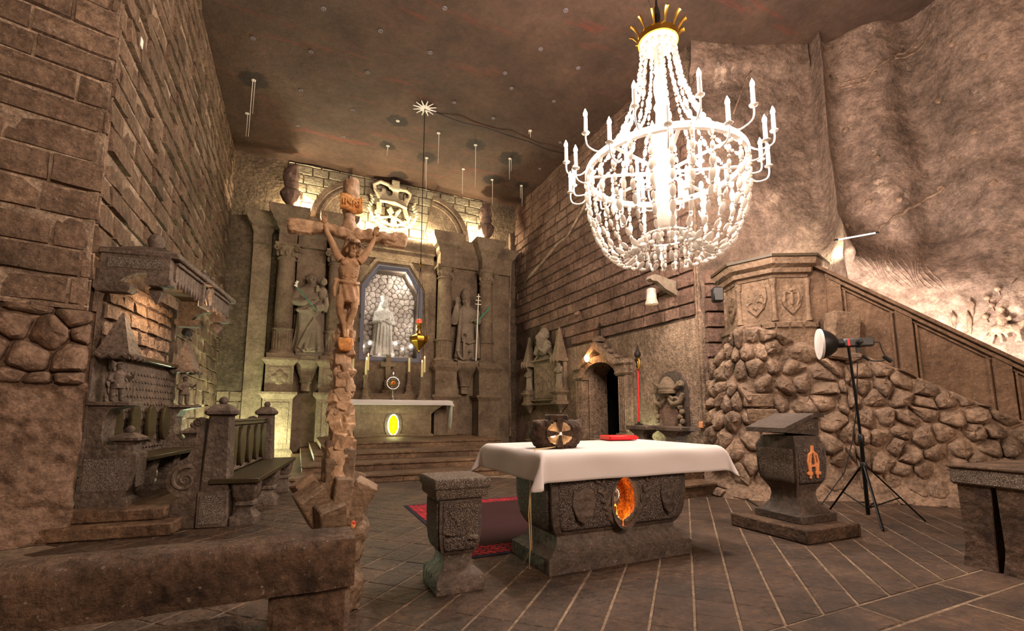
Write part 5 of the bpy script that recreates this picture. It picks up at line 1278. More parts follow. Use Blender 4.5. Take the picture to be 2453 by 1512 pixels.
me.shade_smooth(); me.set_sharp_from_angle(angle=R(50)); link('rock_shell', me, M['railstone'], sl)
for a in (90, 0, 180, 270):                                   # arms of the cross left standing
    t = R(a); m_ = MB(); d = Vector((math.cos(t), 0, math.sin(t)))
    s = Vector((-d.z, 0, d.x)); P = [Vector((0, 0, .145)) + d * .015 - s * .012, Vector((0, 0, .145)) + d * .135 - s * .035, Vector((0, 0, .145)) + d * .135 + s * .035, Vector((0, 0, .145)) + d * .015 + s * .012]
    y0, y1 = (-.155, -.1)
    if a > 180: y0 = -.15
    m_.add([(p.x, y, p.z) for y in (y0, y1) for p in P], [(3, 2, 1, 0), (4, 5, 6, 7), (0, 1, 5, 4), (1, 2, 6, 5), (2, 3, 7, 6), (3, 0, 4, 7)]); m_.build('cross_arm', M['railstone'], sl)
m_ = MB(); m_.box((.0, -.02, .295), (.2, .2, .07), ch=.015); m_.build('top_block', M['railstone'], sl)
m_ = MB(); m_.sphere((-.04, -.02, .13), .03, 10, 8); m_.build('bulb', M['bulb_small'] if 'bulb_small' in M else M['door_bulb'], sl)
lamp('cross_lamp_light', (2.35, 3.98, 1.19), 4, (1, .74, .45), .03)
# red book at the far edge
e = empty('red_book', (3.72, 4.86, 1.06), R(-6), 'flat scarlet book lying at the far edge of the white cloth', 'book')
m_ = MB(); m_.box((0, 0, .035), (.40, .26, .055), ch=.012); m_.build('cover', M['red_cloth'], e)
m_ = MB(); m_.box((.012, -.004, .035), (.39, .262, .03)); m_.build('page_block', M['red_paint'], e)
# ------------------------------------------------------------------ small pedestal with grapes
pe = empty('credence_pedestal', (1.245, 3.885, 0), 0, 'slim stone pedestal with carved grapes left of the front altar', 'pedestal')
m_ = MB(); m_.rect([(.17, .19, 0), (.17, .19, .13), (.16, .18, .15), (.115, .13, .2), (.1, .115, .27), (.105, .12, .31)]); m_.build('foot', DS, pe, 30)
pp2 = [(.105, .12, .31), (.13, .145, .35), (.145, .16, .42), (.155, .17, .55), (.155, .17, .84)]
m_ = MB(); m_.rect(pp2); m_.build('shaft', DS, pe, 30)
def pprof(z):
    for (a, b, z0), (c, d, z1) in zip(pp2, pp2[1:]):
        if z0 <= z <= z1: t = (z - z0) / (z1 - z0); return a + (c - a) * t, b + (d - b) * t
    return pp2[-1][0], pp2[-1][1]
m_ = MB(); m_.grid(lambda u, v: ((pprof(.36 + .44 * v)[0] - .025) * (2 * u - 1), -pprof(.36 + .44 * v)[1] - .004, .36 + .44 * v), 8, 14); me = evaluated(m_.mesh('p', 179, False), [('SOLIDIFY', dict(thickness=.01, offset=0))]); link('front_panel', me, DG, pe)
m_ = MB(); m_.grid(lambda u, v: (-pprof(.36 + .44 * v)[0] - .004, (pprof(.36 + .44 * v)[1] - .025) * (2 * u - 1), .36 + .44 * v), 8, 14); me = evaluated(m_.mesh('p', 179, False), [('SOLIDIFY', dict(thickness=.01, offset=0))]); link('side_panel', me, DG, pe)
m_ = MB()
for r_ in range(5):
    for k in range(5 - r_): m_.sphere((-.075 + .03 * k + .015 * r_ - .0, -.178, .70 - .026 * r_), .016, 8, 6)
for k in range(4): m_.sphere((-.02 + .045 * k, -.176, .765), (.035, .012, .028), 8, 6, Euler((0, .5 * k, 0)).to_quaternion())
for k in range(5): m_.tube([(.03, -.172, .42), (.05 + .01 * k, -.176, .58), (.045 + .02 * k, -.174, .7)], [.006, .007, .012], 5)
m_.lathe([(.015, 0), (.055, .02), (.05, .04), (.0, .03)], (-.07, -.165, .5), 12); m_.lathe([(.05, 0), (.05, .03), (.0, .05)], (.085, -.158, .46), 12)
sculpt(m_, 'grape_relief', M['granite'], pe, .008, 1)
m_ = MB(); m_.rect([(.18, .195, .84), (.19, .205, .86), (.19, .205, .92), (.205, .225, .94), (.205, .225, 1.0), (.195, .215, 1.02)]); m_.build('top_slab', M['granite'], pe, 30)
# ------------------------------------------------------------------ carpet
cp_ = empty('altar_carpet', (2.9, 5.88, 0), 0, 'dark red carpet with patterned border behind the front altar', 'carpet')
m_ = MB(); m_.box((0, 0, .004), (2.7, 2.86, .008)); m_.build('edging', M['carpet_edge'], cp_)
m_ = MB(); m_.box((0, 0, .007), (2.6, 2.76, .008)); m_.build('patterned_border', M['carpet_border'], cp_)
m_ = MB(); m_.box((0, 0, .010), (2.1, 2.2, .008)); m_.build('plain_field', M['carpet'], cp_)
# ------------------------------------------------------------------ cable on the altar side
m_ = MB(); m_.tube([(2.33, 4.0, 1.078), (2.2, 3.9, 1.077), (2.0, 3.84, 1.072), (1.955, 3.835, 1.0), (1.945, 3.83, .8), (1.955, 3.85, .5), (1.96, 3.84, .2), (2.0, 3.95, .16), (1.98, 4.05, .02), (2.02, 4.1, .012)], .005, 6)
m_.tube([(1.945, 3.835, .78), (1.93, 3.84, .5), (1.945, 3.84, .22), (1.96, 3.9, .02), (2.0, 3.93, .01)], .005, 6); tag(m_.build('lamp_cable', M['cream_cable'], None, 179), 'cream cable hanging down the left side of the front altar', 'cable')
# ------------------------------------------------------------------ lectern (ambo)
am = empty('stone_lectern', (5.5, 3.86, 0), R(-2), 'stone lectern with sloping desk and an orange letter emblem', 'lectern')
m_ = MB(); m_.box((0, 0, .07), (.92, 1.0, .14), ch=.012); m_.build('base_slab', M['railstone'], am)
m_ = MB(); m_.box((.05, 0, .18), (.62, .62, .09), ch=.012); m_.build('plinth', DS, am)
pr3 = [(.27, .27, .22), (.22, .22, .27), (.18, .18, .33), (.165, .165, .4), (.175, .175, .46), (.21, .21, .52), (.245, .245, .58), (.26, .26, .68), (.265, .265, .95), (.255, .255, .97), (.2, .2, 1.06)]
m_ = MB(); m_.rect(pr3, (.05, 0, 0)); m_.build('shaft', DS, am, 30)
def aprof(z):
    for (a, b, z0), (c, d, z1) in zip(pr3, pr3[1:]):
        if z0 <= z <= z1: t = (z - z0) / (z1 - z0); return a + (c - a) * t
    return .2
m_ = MB(); m_.grid(lambda u, v: (.05 + (aprof(.54 + .38 * v) - .035) * (2 * u - 1), -aprof(.54 + .38 * v) - .004, .54 + .38 * v), 8, 12); me = evaluated(m_.mesh('p', 179, False), [('SOLIDIFY', dict(thickness=.01, offset=0))]); link('front_panel', me, DG, am)
m_ = MB(); m_.grid(lambda u, v: (.05 - aprof(.54 + .38 * v) - .004, (aprof(.54 + .38 * v) - .035) * (2 * u - 1), .54 + .38 * v), 8, 12); me = evaluated(m_.mesh('p', 179, False), [('SOLIDIFY', dict(thickness=.01, offset=0))]); link('side_panel', me, M['granite'], am)
m_ = MB(); m_.prism([(-.36, 1.1), (.2, 1.06), (.24, 1.09), (.24, 1.27), (-.34, 1.13)], -.22, .22, XZ((.05, 0, 0))); m_.build('desk', DS, am)
m_ = MB(); m_.box((.29, 0, 1.17), (.01, .34, .1)); m_.build('desk_panel', M['granite'], am)
m_ = MB(); m_.box((.05, -.222, 1.17), (.3, .008, .09)); m_.build('desk_panel', M['granite'], am)
m_ = MB(); m_.prism([(-.42, 1.1), (-.42, 1.15), (.12, 1.31), (.3, 1.31), (.3, 1.26), (.12, 1.26)], -.26, .26, XZ((.05, 0, 0))); m_.build('desk_top', DS, am)
m_ = MB()                                                       # alpha and omega emblem
for sx in (-1, 1):
    m_.tube([(.055 + sx * .008, -.272, .93), (.055 + sx * .04, -.272, .8), (.055 + sx * .062, -.272, .6)], [.016, .016, .018], 8)
    m_.tube([(.055 + sx * .004, -.275, .885), (.055 + sx * .07, -.275, .855), (.055 + sx * .09, -.275, .78), (.055 + sx * .075, -.275, .69), (.055 + sx * .045, -.275, .66)], .016, 8)
    m_.box((.055 + sx * .07, -.273, .655), (.09, .03, .034))
m_.box((.055, -.272, .735), (.07, .026, .026)); m_.box((.055, -.272, .935), (.035, .03, .04))
sculpt(m_, 'letter_emblem', M['amber'], am, .007, 1)
am.scale = (1, 1, 1.07)
pe.scale = (1.15, 1.15, .86)
# ------------------------------------------------------------------ studio flash on tripod
fl_ = empty('studio_flash', (6.93, 3.8, 0), 0, 'studio flash with white reflector dish on a black tripod', 'studio light')
m_ = MB(); m_.tube([(0, 0, .07), (0, 0, 1.05)], .024, 10); pl = m_.build('lower_pole', M['black_metal'], fl_)
m_ = MB(); m_.tube([(0, 0, 1.0), (-.02, .01, 1.7), (-.05, .02, 2.3)], .017, 10); m_.build('upper_pole', M['black_metal'], fl_)
m_ = MB(); m_.lathe([(.03, 1.0), (.036, 1.02), (.036, 1.1), (.025, 1.12)], (0, 0, 0), 12); m_.box((.045, 0, 1.06), (.04, .02, .02)); m_.build('clamp_collar', M['black'], fl_)
m_ = MB(); m_.lathe([(.03, .66), (.04, .68), (.04, .73), (.03, .75)], (0, 0, 0), 12); m_.build('leg_collar', M['black'], fl_)
for dx, dy in ((.22, .62), (-.55, -.46), (.38, -.26)):
    k = .66 / math.hypot(dx, dy); dx *= k; dy *= k
    m_ = MB(); m_.tube([(dx * .05, dy * .05, .7), (dx, dy, .012)], .016, 8, flat=(.6, 1)); lg = m_.build('leg', M['black_metal'], fl_)
    v = MB(); v.tube([(0, 0, .15), (dx * .6, dy * .6, .3)], .009, 6); v.build('brace', M['black_metal'], lg)
dv = Vector((-math.cos(YAW), math.sin(YAW), 0))
fh = empty('flash_head', (-.05 + .1, .02 - .045, 2.37), math.atan2(dv.y, dv.x) - R(20)); fh.parent = fl_
m_ = MB(); m_.box((-.02, 0, 0), (.36, .12, .12), ch=.02); m_.build('housing', M['grey_case'], fh)
m_ = MB(); m_.box((.1, -.0, 0), (.03, .124, .1), ch=.004); m_.build('red_badge', M['red_mark'], fh)
m_ = MB(); m_.lathe([(.065, .0), (.065, .06), (.06, .08)], (0, 0, 0), 16, 0, Matrix.Translation((.16, 0, 0)) @ Matrix.Rotation(R(90), 4, 'Y')); m_.build('mount_ring', M['black'], fh)
m_ = MB(); m_.lathe([(.07, 0), (.12, .03), (.17, .09), (.21, .17), (.215, .2)], (0, 0, 0), 32, 0, Matrix.Translation((.22, 0, 0)) @ Matrix.Rotation(R(90), 4, 'Y')); m_.build('reflector', M['black'], fh, 60)
m_ = MB(); m_.lathe([(.215, .195), (.22, .205), (.215, .225), (.18, .228), (.02, .23)], (0, 0, 0), 32, 0, Matrix.Translation((.22, 0, 0)) @ Matrix.Rotation(R(90), 4, 'Y')); m_.build('diffuser', M['white_cloth'], fh, 60)
m_ = MB(); m_.lathe([(.035, 0), (.035, .05), (.01, .06)], (0, 0, 0), 12, 0, Matrix.Translation((-.02, -.06 + .12, .0)) @ Matrix.Rotation(R(-90), 4, 'X')); m_.box((-.02, 0, -.09), (.05, .03, .1)); m_.build('tilt_knob', M['black'], fh)
m_ = MB(); m_.tube([(-.2, 0, .0), (-.27, 0, -.01), (-.29, 0, -.12), (-.32, 0, -.2)], .008, 6); m_.tube([(-.3, 0, -.2), (-.38, 0, -.28)], .028, 8); m_.tube([(-.36, 0, -.24), (-.26, 0, -.27), (-.16, 0, -.26), (-.1, 0, -.22)], .008, 6); m_.tube([(-.13, 0, -.25), (-.06, 0, -.18)], .02, 8); m_.build('plug_cable', M['cable'], fh)
P = [(6.98, 3.78, 2.1), (7.02, 3.86, 1.5), (6.9, 3.9, 1.0), (6.75, 3.95, .6), (6.6, 4.2, .15), (6.4, 4.3, .012), (6.1, 4.5, .012)]
m_ = MB(); m_.tube(P, .007, 6); tag(m_.build('flash_cable', M['cable'], None, 179), 'thin black cable running from the flash down behind the lectern', 'cable')
m_ = MB(); m_.tube([(6.75, 5.5, .02), (6.6, 5.3, .012), (6.3, 4.9, .012), (6.05, 4.6, .012), (5.95, 4.4, .02)], .009, 6); tag(m_.build('floor_cable', M['cable'], None, 179), 'black cable lying on the floor behind the lectern', 'cable')
# floor spotlight
e = empty('floor_spotlight', (6.64, 5.85, 0), 0, 'small lit spotlight sunk in the floor at the pulpit foot', 'spotlight')
m_ = MB(); m_.lathe([(.07, .0), (.07, .012), (.055, .016)], (0, 0, 0), 20); m_.build('ring', M['iron'], e)
m_ = MB(); m_.lathe([(.052, .008), (.04, .02), (.01, .024)], (0, 0, 0), 20); m_.build('lens', M['floor_bulb'], e)
# ------------------------------------------------------------------ stone table at the right edge
rtb = empty('side_table', (6.48, 2.05, 0), R(-4), 'stone slab table at the right edge of the view', 'table')
m_ = MB(); m_.box((0, 0, .81), (1.5, .62, .16), ch=.02); m_.build('slab_top', M['granite'], rtb)
m_ = MB(); m_.box((0, 0, .895), (1.52, .64, .03), ch=.01); m_.build('top_edge', M['railstone'], rtb)
for x, y in ((-.62, -.14), (-.62, .14), (.5, -.14), (.5, .14)): m_ = MB(); m_.rect([(.16, .12, 0), (.14, .11, .1), (.12, .105, .2), (.11, .12, .73)], (x, y, 0)); m_.build('leg', M['railstone'], rtb, 30)
# ------------------------------------------------------------------ foreground stone rail
ra = empty('stone_rail', (-1.37, 2.47, 0), 0, 'long worn stone communion rail in the left foreground', 'rail')
m_ = MB(); nr = 70
def railring(x, j):
    f = lambda k: .018 * noise.fractal(Vector((x * 2.2, k * 1.7, 3)), 1, 2, 4)
    P = [(-.125, .58), (-.13, .62), (-.125, .70), (-.13, .74), (-.115, .785), (-.08, .80), (0, .805), (.08, .80), (.12, .78), (.125, .70), (.125, .58)]
    return [(x, p[0] * (1 + f(k)) - (.02 * abs(f(k)) / .02), p[1] + .035 + f(k + 20) * .6) for k, p in enumerate(P)]
m_.loft([railring(-1.9 + 3.55 * i / nr, i) for i in range(nr + 1)]); m_.build('rail_beam', M['railstone'], ra, 60)
for x, w in ((1.47, .34), (-.55, .5), (-1.7, .5)):
    m_ = MB(); m_.box((x, .0, .31), (w, .2, .62), ch=.025); m_.build('rail_leg', M['railstone'], ra)
m_ = MB(); m_.box((.45, .55, .1), (.75, .22, .2), 0, .03); tag(m_.build('kneeler_block', M['railstone'], None, loc=(-1.4 + .35, 2.75, 0)), 'low worn stone kneeler behind the rail', 'kneeler')
# ------------------------------------------------------------------ canopied stall
st = empty('canopied_stall', (-2.3, 7.2, .29), R(-8), 'canopied stone stall with shingled back and oval wooden pads', 'stall')
SG = M['granite']; BW = M['benchstone'] = stone('bench_stone', (74, 62, 54), (116, 100, 88), 2.0, .4, 14, rough=.65, var=.12)
LN = 2.5
m_ = MB(); m_.box((-.08, LN / 2, 1.2), (.2, LN, 1.4)); m_.build('back_panel', BW, st)
sh_me = MB(); sh_me.prism([(-.048, .09), (-.048, -.02), (-.035, -.05), (0, -.065), (.035, -.05), (.048, -.02), (.048, .09)], 0, .014, frame((0, 0, 0), (0, 1, 0), (0, 0, 1), (1, 0, 0))); sh_me = sh_me.mesh('shingle', None); sh_me.materials.append(BW)
rl = random.Random(6)
for row in range(11):
    for k in range(22):
        o = link('shingle', sh_me, None, st, (.025, .36 + .097 * k + (.048 if row % 2 else 0), .66 + .105 * row)); o.rotation_euler = (0, R(-7 + rl.uniform(-1, 1)), 0)
m_ = MB(); m_.box((.08, LN / 2 + .05, 1.88), (.16, LN - .25, .06), ch=.01); m_.build('ledge', M['wood_dark'], st)
m_ = MB(); m_.box((-.1, LN / 2, 2.4), (.1, LN, 1.0)); m_.build('recess_wall', M['mortar_dark'], st)
it = courses((-.06, .25, 0), (0, 1, 0), (1, 0, 0), LN - .45, 1.92, 2.86, .19, .36, rl, lambda u, z: True, (.03, .06), .02, .012, .012)
place_pieces('brick', it, M['plaster'], st, 300)
# canopy
F1 = lambda y: frame((0, y, 0), (1, 0, 0), (0, 0, 1), (0, -1, 0))
bra = [(0, 2.72), (.2, 2.72), (.27, 2.79), (.38, 2.86), (.5, 2.87), (.5, 2.78), (.74, 2.78), (.74, 3.08), (0, 3.08)]
for y in (0.0, LN - .05):
    m_ = MB(); m_.prism(bra, -.06, .06, F1(y)); bk = m_.build('canopy_bracket', BW, st)
    m_ = MB(); m_.box((.38, y - .062, 2.98), (.6, .01, .13)); m_.build('pecked_panel', SG, bk)
    m_ = MB(); m_.rect([(.16, .08, 2.6), (.19, .1, 2.64), (.19, .1, 2.72)], (.16, y, 0)); m_.build('corbel', BW, bk)
    m_ = MB(); m_.rect([(.1, .08, 2.7), (.14, .1, 2.73), (.14, .1, 2.79)], (.63, y, 0)); m_.build('tip_block', BW, bk)
    m_ = MB(); m_.lathe([(.005, 2.5), (.09, 2.62), (.1, 2.68), (.07, 2.72)], (.56, y + .12, 0), 4, R(45)); m_.build('pendant', BW, bk, 20)
m_ = MB(); m_.box((.4, LN / 2, 3.12), (.86, LN + .15, .08), ch=.015); m_.build('canopy_roof', BW, st)
m_ = MB(); m_.rect([(.42, LN / 2, 0), (.12, LN / 2 - .3, .16)], (.36, LN / 2, 3.16)); m_.build('roof_hip', BW, st, 20)
m_ = MB(); m_.box((.37, LN / 2, 3.05), (.66, LN - .1, .02)); m_.build('canopy_soffit', M['wood_dark'], st)
for y in (.35, LN - .25): m_ = MB(); m_.lathe([(.1, 3.2), (.05, 3.3), (.09, 3.36), (.1, 3.42), (.07, 3.49), (.02, 3.52)], (.4, y, 0), 14); m_.build('ball_finial', BW, st)
for y0, y1 in ((.08, 1.02), (1.5, 2.42)):
    m_ = MB(); m_.box((.76, (y0 + y1) / 2, 3.06), (.06, y1 - y0, .06), ch=.01); m_.build('fascia_rail', BW, st)
    n = 9; w = (y1 - y0) / n
    for k in range(n):
        m_ = MB(); m_.prism([(-w * .46, .25), (-w * .46, .05), (0, -.03 - .03 * (k % 2)), (w * .46, .05), (w * .46, .25)], 0, .03, frame((.73, y0 + w * (k + .5), 2.8), (0, 1, 0), (0, 0, 1), (1, 0, 0))); m_.build('fascia_plank', BW, st)
for y in (1.06, 1.46):
    m_ = MB(); m_.box((.76, y, 2.92), (.07, .06, .44), ch=.01); m_.lathe([(.05, 3.14), (.02, 3.18), (.045, 3.23), (.02, 3.27)], (.76, y, 0), 10); m_.build('canopy_post', BW, st)
for s in (-1, 1): m_ = MB(); m_.tube([(.75, 1.26 - .17 * s, 2.74), (.75, 1.26 + .17 * s, 3.1)], .022, 6); m_.build('cross_brace', BW, st)
m_ = MB(); m_.box((.74, 1.26, 2.74), (.06, .42, .05)); m_.build('brace_sill', BW, st)
# arms, hoods and figures
arm = [(0, 0), (.5, 0), (.5, .07), (.44, .1), (.46, .16), (.52, .25), (.55, .4), (.55, .62), (.5, .64), (.26, .66), (.2, .72), (.17, .85), (.18, 1.05), (.24, 1.16), (.4, 1.2), (0, 1.2)]
def stall_arm(y):
    m_ = MB(); m_.prism(arm, -.15, .15, F1(y)); a = m_.build('arm', BW, st, 30)
    m_ = MB(); m_.box((.27, y - .155, .38), (.46, .012, .38)); m_.build('pecked_panel', SG, a)
    m_ = MB(); m_.box((.555, y, .4), (.012, .22, .36)); m_.build('pecked_panel', SG, a)
    m_ = MB(); m_.rect([(.1, .1, .64), (.08, .08, .72), (.1, .1, .76), (.15, .15, .78), (.15, .15, .81), (.05, .05, .87)], (.4, y, 0)); m_.sphere((.4, y, .91), .05, 14, 10); m_.build('arm_finial', BW, a, 30)
    m_ = MB(); m_.box((.21, y, 1.225), (.46, .38, .05), ch=.01); m_.build('shelf', BW, a)
    # pyramid hood
    m_ = MB(); m_.rect([(.185, .185, 0), (.19, .19, .04), (.165, .165, .08), (.01, .01, .58)], (.2, y, 1.8)); hd = m_.build('hood', BW, st, 20)
    for sy in (-1, 1): v = MB(); v.tube([(.2 - .195 + .0325 * k, y + sy * .19, 1.81 + .022 * math.sin(k * 1.5)) for k in range(13)], .028, 6); v.build('scalloped_hem', BW, hd)
    v = MB(); v.tube([(.2 + .19, y - .195 + .0325 * k, 1.81 + .022 * math.sin(k * 1.5)) for k in range(13)], .028, 6); v.build('scalloped_hem', BW, hd)
    # small standing miner figure
    m_ = MB(); 
    for sx in (-1, 1): limb(m_, [(sx * .035, 0, .24), (sx * .045, -.01, .12), (sx * .05, 0, .02)], [.042, .036, .03]); m_.sphere((sx * .05, -.03, .012), (.025, .05, .02), 8, 6)
    m_.loft([[(r1 * math.cos(t), r2 * math.sin(t), z) for t in [2 * math.pi * k / 16 for k in range(16)]] for r1, r2, z in ((.085, .07, .17), (.075, .06, .24), (.06, .05, .29), (.075, .055, .35), (.06, .045, .385), (.025, .025, .4))])
    m_.sphere((0, -.005, .435), (.036, .04, .045), 12, 8); m_.lathe([(.05, .455), (.035, .47), (.03, .49), (.0, .495)], (0, 0, 0), 12); m_.sphere((0, -.045, .43), (.008, .012, .014), 6, 5)
    limb(m_, [(-.075, 0, .36), (-.1, -.02, .28), (-.07, -.07, .25)], [.03, .028, .02]); hand(m_, (-.07, -.07, .25), .025, (.5, -1, 0)); limb(m_, [(.075, 0, .36), (.11, -.04, .3), (.13, -.08, .34)], [.03, .028, .02]); hand(m_, (.13, -.08, .34), .025, (.2, -.6, .8))
    m_.tube([(.14, -.1, 0), (.135, -.1, .4)], .01, 6)
    o = sculpt(m_, 'miner_figure', BW, st, .0075, 1, (.22, y, 1.25)); o.scale = (.98, .98, .98); o.rotation_euler = (0, 0, R(40)); return a
stall_arm(.17); stall_arm(LN - .17)
m_ = MB(); m_.box((.34, LN / 2, .53), (.46, LN - .66, .055), ch=.01); m_.build('seat', M['wood'], st)
for k in range(4):
    y = .46 + .5 * k; m_ = MB(); n = 28
    m_.loft([[(x, y + .135 * s * math.cos(t), .96 + .27 * s * math.sin(t)) for t in [2 * math.pi * j / n for j in range(n)]] for x, s in ((.09, .97), (.1, 1), (.13, 1), (.14, .97))]); o = m_.build('back_pad', M['wood'], st, 40)
for y in (.9, 1.65): m_ = MB(); m_.rect([(.15, .12, 0), (.15, .12, .07), (.08, .08, .12), (.1, .1, .3), (.13, .12, .5)], (.32, y, 0)); m_.build('seat_support', BW, st, 30)
# black spotlight on the stall
e = empty('black_spotlight', (-1.72, 9.25, 2.72), R(200), 'small black spotlight above the far hood of the stall', 'spotlight')
m_ = MB(); m_.lathe([(.05, 0), (.05, .14), (.07, .2), (.075, .22), (.06, .2)], (0, 0, 0), 16, 0, Matrix.Rotation(R(75), 4, 'X')); m_.build('barrel', M['black'], e)
m_ = MB(); m_.tube([(0, .02, 0), (.0, .05, -.1), (-.02, .1, -.12)], .012, 6); m_.build('bracket', M['black'], e)
m_ = MB(); m_.box((XL + .06, 7.62, 6.62), (.01, .09, .13)); tag(m_.build('survey_marker', M['salt_white'], None), 'tiny pale square marker high on the left brick wall', 'marker')
# ------------------------------------------------------------------ freestanding bench
be = empty('carved_bench', (-1.06, 6.95, 0), R(-8), 'carved stone bench with scroll arm and wooden seat in front of the stall', 'bench')
LB = 2.95
def bpost(y):
    m_ = MB(); m_.box((.165, y, .22), (.34, .3, .44), ch=.012); pb = m_.build('post_base', BW, be)
    v = MB(); v.box((.165, y - .155, .22), (.26, .01, .34)); v.build('pecked_panel', SG, pb)
    m_ = MB(); m_.octa([(.155, .14, .44), (.15, .14, .6), (.12, .115, 1.36)], (.165, y, 0), .15); m_.build('post', BW, be, 30)
    m_ = MB(); m_.octa([(.12, .115, 1.36), (.17, .165, 1.39), (.17, .165, 1.43), (.1, .1, 1.5), (.05, .05, 1.52)], (.165, y, 0), .25); m_.sphere((.165, y, 1.56), .055, 14, 10); m_.build('cap_finial', BW, be, 30)
    cx, cz, r0 = -.16, .58, .21; P = [(.0, .0), (-.3, .0), (-.26, .12), (-.22, .22), (-.16, .37)] 
    out = [(-.32, 0), (0, 0), (0, 1.32), (-.06, 1.35), (-.13, 1.31), (-.135, 1.22), (-.08, 1.16), (-.09, 1.0), (-.16, .86), (-.26, .8)] + [(cx + r0 * math.cos(R(a)), cz + r0 * math.sin(R(a))) for a in range(120, 266, 12)] + [(-.28, .33)]
    m_ = MB(); m_.prism(out, -.09, .09, frame((0, y, 0), (1, 0, 0), (0, 0, 1), (0, -1, 0))); sc_ = m_.build('scroll_arm', BW, be, 30)
    m_ = MB(); m_.tube([(cx + (.175 * math.exp(-t * .16)) * math.cos(t + 1.2), y - .1, cz + (.175 * math.exp(-t * .16)) * math.sin(t + 1.2)) for t in [i * .3 for i in range(48)]], [.03 * math.exp(-i * .3 * .1) for i in range(48)], 6); m_.build('volute', BW, sc_)
    m_ = MB(); m_.tube([(-.075 + .055 * math.exp(-t * .2) * math.cos(-t + 2), y - .1, 1.28 + .055 * math.exp(-t * .2) * math.sin(-t + 2)) for t in [i * .35 for i in range(28)]], .012, 6); m_.build('volute', BW, sc_)
bpost(0.15); bpost(LB - .15)
m_ = MB(); m_.box((.17, LB / 2, 1.3), (.09, LB - .5, .035), ch=.008); m_.box((.17, LB / 2, 1.26), (.06, LB - .5, .04)); m_.build('top_rail', M['wood_dark'], be)
m_ = MB(); m_.box((.14, LB / 2, .93), (.05, LB - .5, .62)); m_.build('back_panel', BW, be)
n = 28
for k in range(5):
    y = .55 + .46 * k; m_ = MB()
    m_.loft([[(x, y + .15 * s * math.cos(t), .93 + .29 * s * math.sin(t)) for t in [2 * math.pi * j / n for j in range(n)]] for x, s in ((.18, .97), (.19, 1), (.225, 1), (.235, .97))]); m_.build('back_pad', M['wood'], be, 40)
for k in range(6): y = .32 + .46 * k; m_ = MB(); m_.rect([(.02, .055, .64), (.02, .03, .93), (.02, .055, 1.22)], (.18, y, 0)); m_.build('back_baluster', BW, be)
m_ = MB(); m_.box((.17, LB / 2, .63), (.09, LB - .5, .05), ch=.01); m_.build('lower_rail', BW, be)
m_ = MB(); m_.box((.4, LB / 2 - .02, .555), (.56, LB + .02, .06), ch=.008); m_.build('seat', M['wood'], be)
for y in (.18, 1.5, LB - .2): m_ = MB(); m_.octa([(.16, .14, 0), (.16, .14, .09), (.1, .1, .16), (.09, .09, .22), (.12, .11, .24), (.12, .11, .27), (.1, .1, .29), (.14, .13, .36), (.155, .14, .5), (.155, .14, .525)], (.5, y, 0), .2); m_.build('seat_support', BW, be, 30)
# ------------------------------------------------------------------ crucifix
cx_ = empty('crucifix', (.3, 3.75, 0), 0, 'tall rough salt crucifix rising from a base of broken blocks', 'crucifix')
rc = random.Random(31); CR = M['crossrock']; BRK = M['baserock']
m_ = MB(); m_.lathe([(.12, .6), (.1, 1.1), (.075, 1.6), (.06, 2.1), (.055, 2.7), (.058, 3.2), (.05, 3.26)], (0, 0, 0), 7, .3); sculpt(m_, 'cross_shaft', CR, cx_, .016, 1, None, .03, 9)
for k in range(30):                                          # faceted crystals along the shaft
    z = 1.12 + .94 * k / 29; a = rc.uniform(R(190), R(350)); r0 = .05 - .02 * (z - 1.1); kk = 1.15 - .35 * (z - 1.1)
    me = chunk((0, 0, 0), (.12 * kk, .10 * kk, .12 * kk), rc, (rc.uniform(-.5, .5), rc.uniform(-.6, .6), rc.uniform(0, 3)), .3, .006); link('crystal_facet', me, CR, cx_, (r0 * math.cos(a), r0 * math.sin(a), z))
for c, d, rt_ in (((-.0, 0, .985), (.22, .2, .2), (0, 0, .1)), ((.0, 0, .83), (.24, .22, .16), (0, 0, -.1)), ((-.045, -.02, 1.14), (.11, .12, .14), (0, 0, .05)), ((.06, -.03, 1.1), (.1, .12, .09), (0, .1, .2))):
    link('base_block', chunk((0, 0, 0), d, rc, rt_, .12, .008), BRK, cx_, c)
for c, d, rt_ in (((.02, -.13, .80), (.11, .12, .25), (.05, .05, .1)), ((-.14, -.07, .74), (.17, .16, .26), (.3, -.55, .2)), ((.14, -.06, .76), (.15, .14, .28), (.1, .5, -.2)), ((-.05, -.18, .68), (.17, .12, .18), (.35, -.2, .3)), ((-.18, .04, .82), (.14, .16, .22), (-.2, -.6, .4)), ((.1, .12, .8), (.14, .14, .26), (-.3, .3, 0))):
    link('leaning_block', chunk((0, 0, 0), tuple(1.18 * q for q in d), rc, rt_, .15, .008), BRK, cx_, c)
m_ = MB(); m_.lathe([(.15, 0), (.17, .05), (.16, .2), (.12, .3), (.15, .42), (.17, .5), (.13, .62), (.1, .74)], (.06, 0, 0), 14); sculpt(m_, 'rock_foot', BRK, cx_, .02, 1, None, .05, 7)
m_ = MB(); m_.sphere((.1, -.2, .62), (.018, .02, .03), 10, 8); m_.build('votive', M['amber'], cx_)
m_ = MB(); m_.sphere((.104, -.212, .635), (.012, .01, .012), 8, 6); m_.build('votive_flame', M['red_mark'], cx_)
m_ = MB(); m_.tube([(-.43, 0, 2.815), (-.2, -.0, 2.825), (0, 0, 2.82), (.2, 0, 2.815), (.44, 0, 2.81)], [.058, .058, .052, .056, .055], 8); sculpt(m_, 'cross_beam', CR, cx_, .012, 1, None, .03, 11)
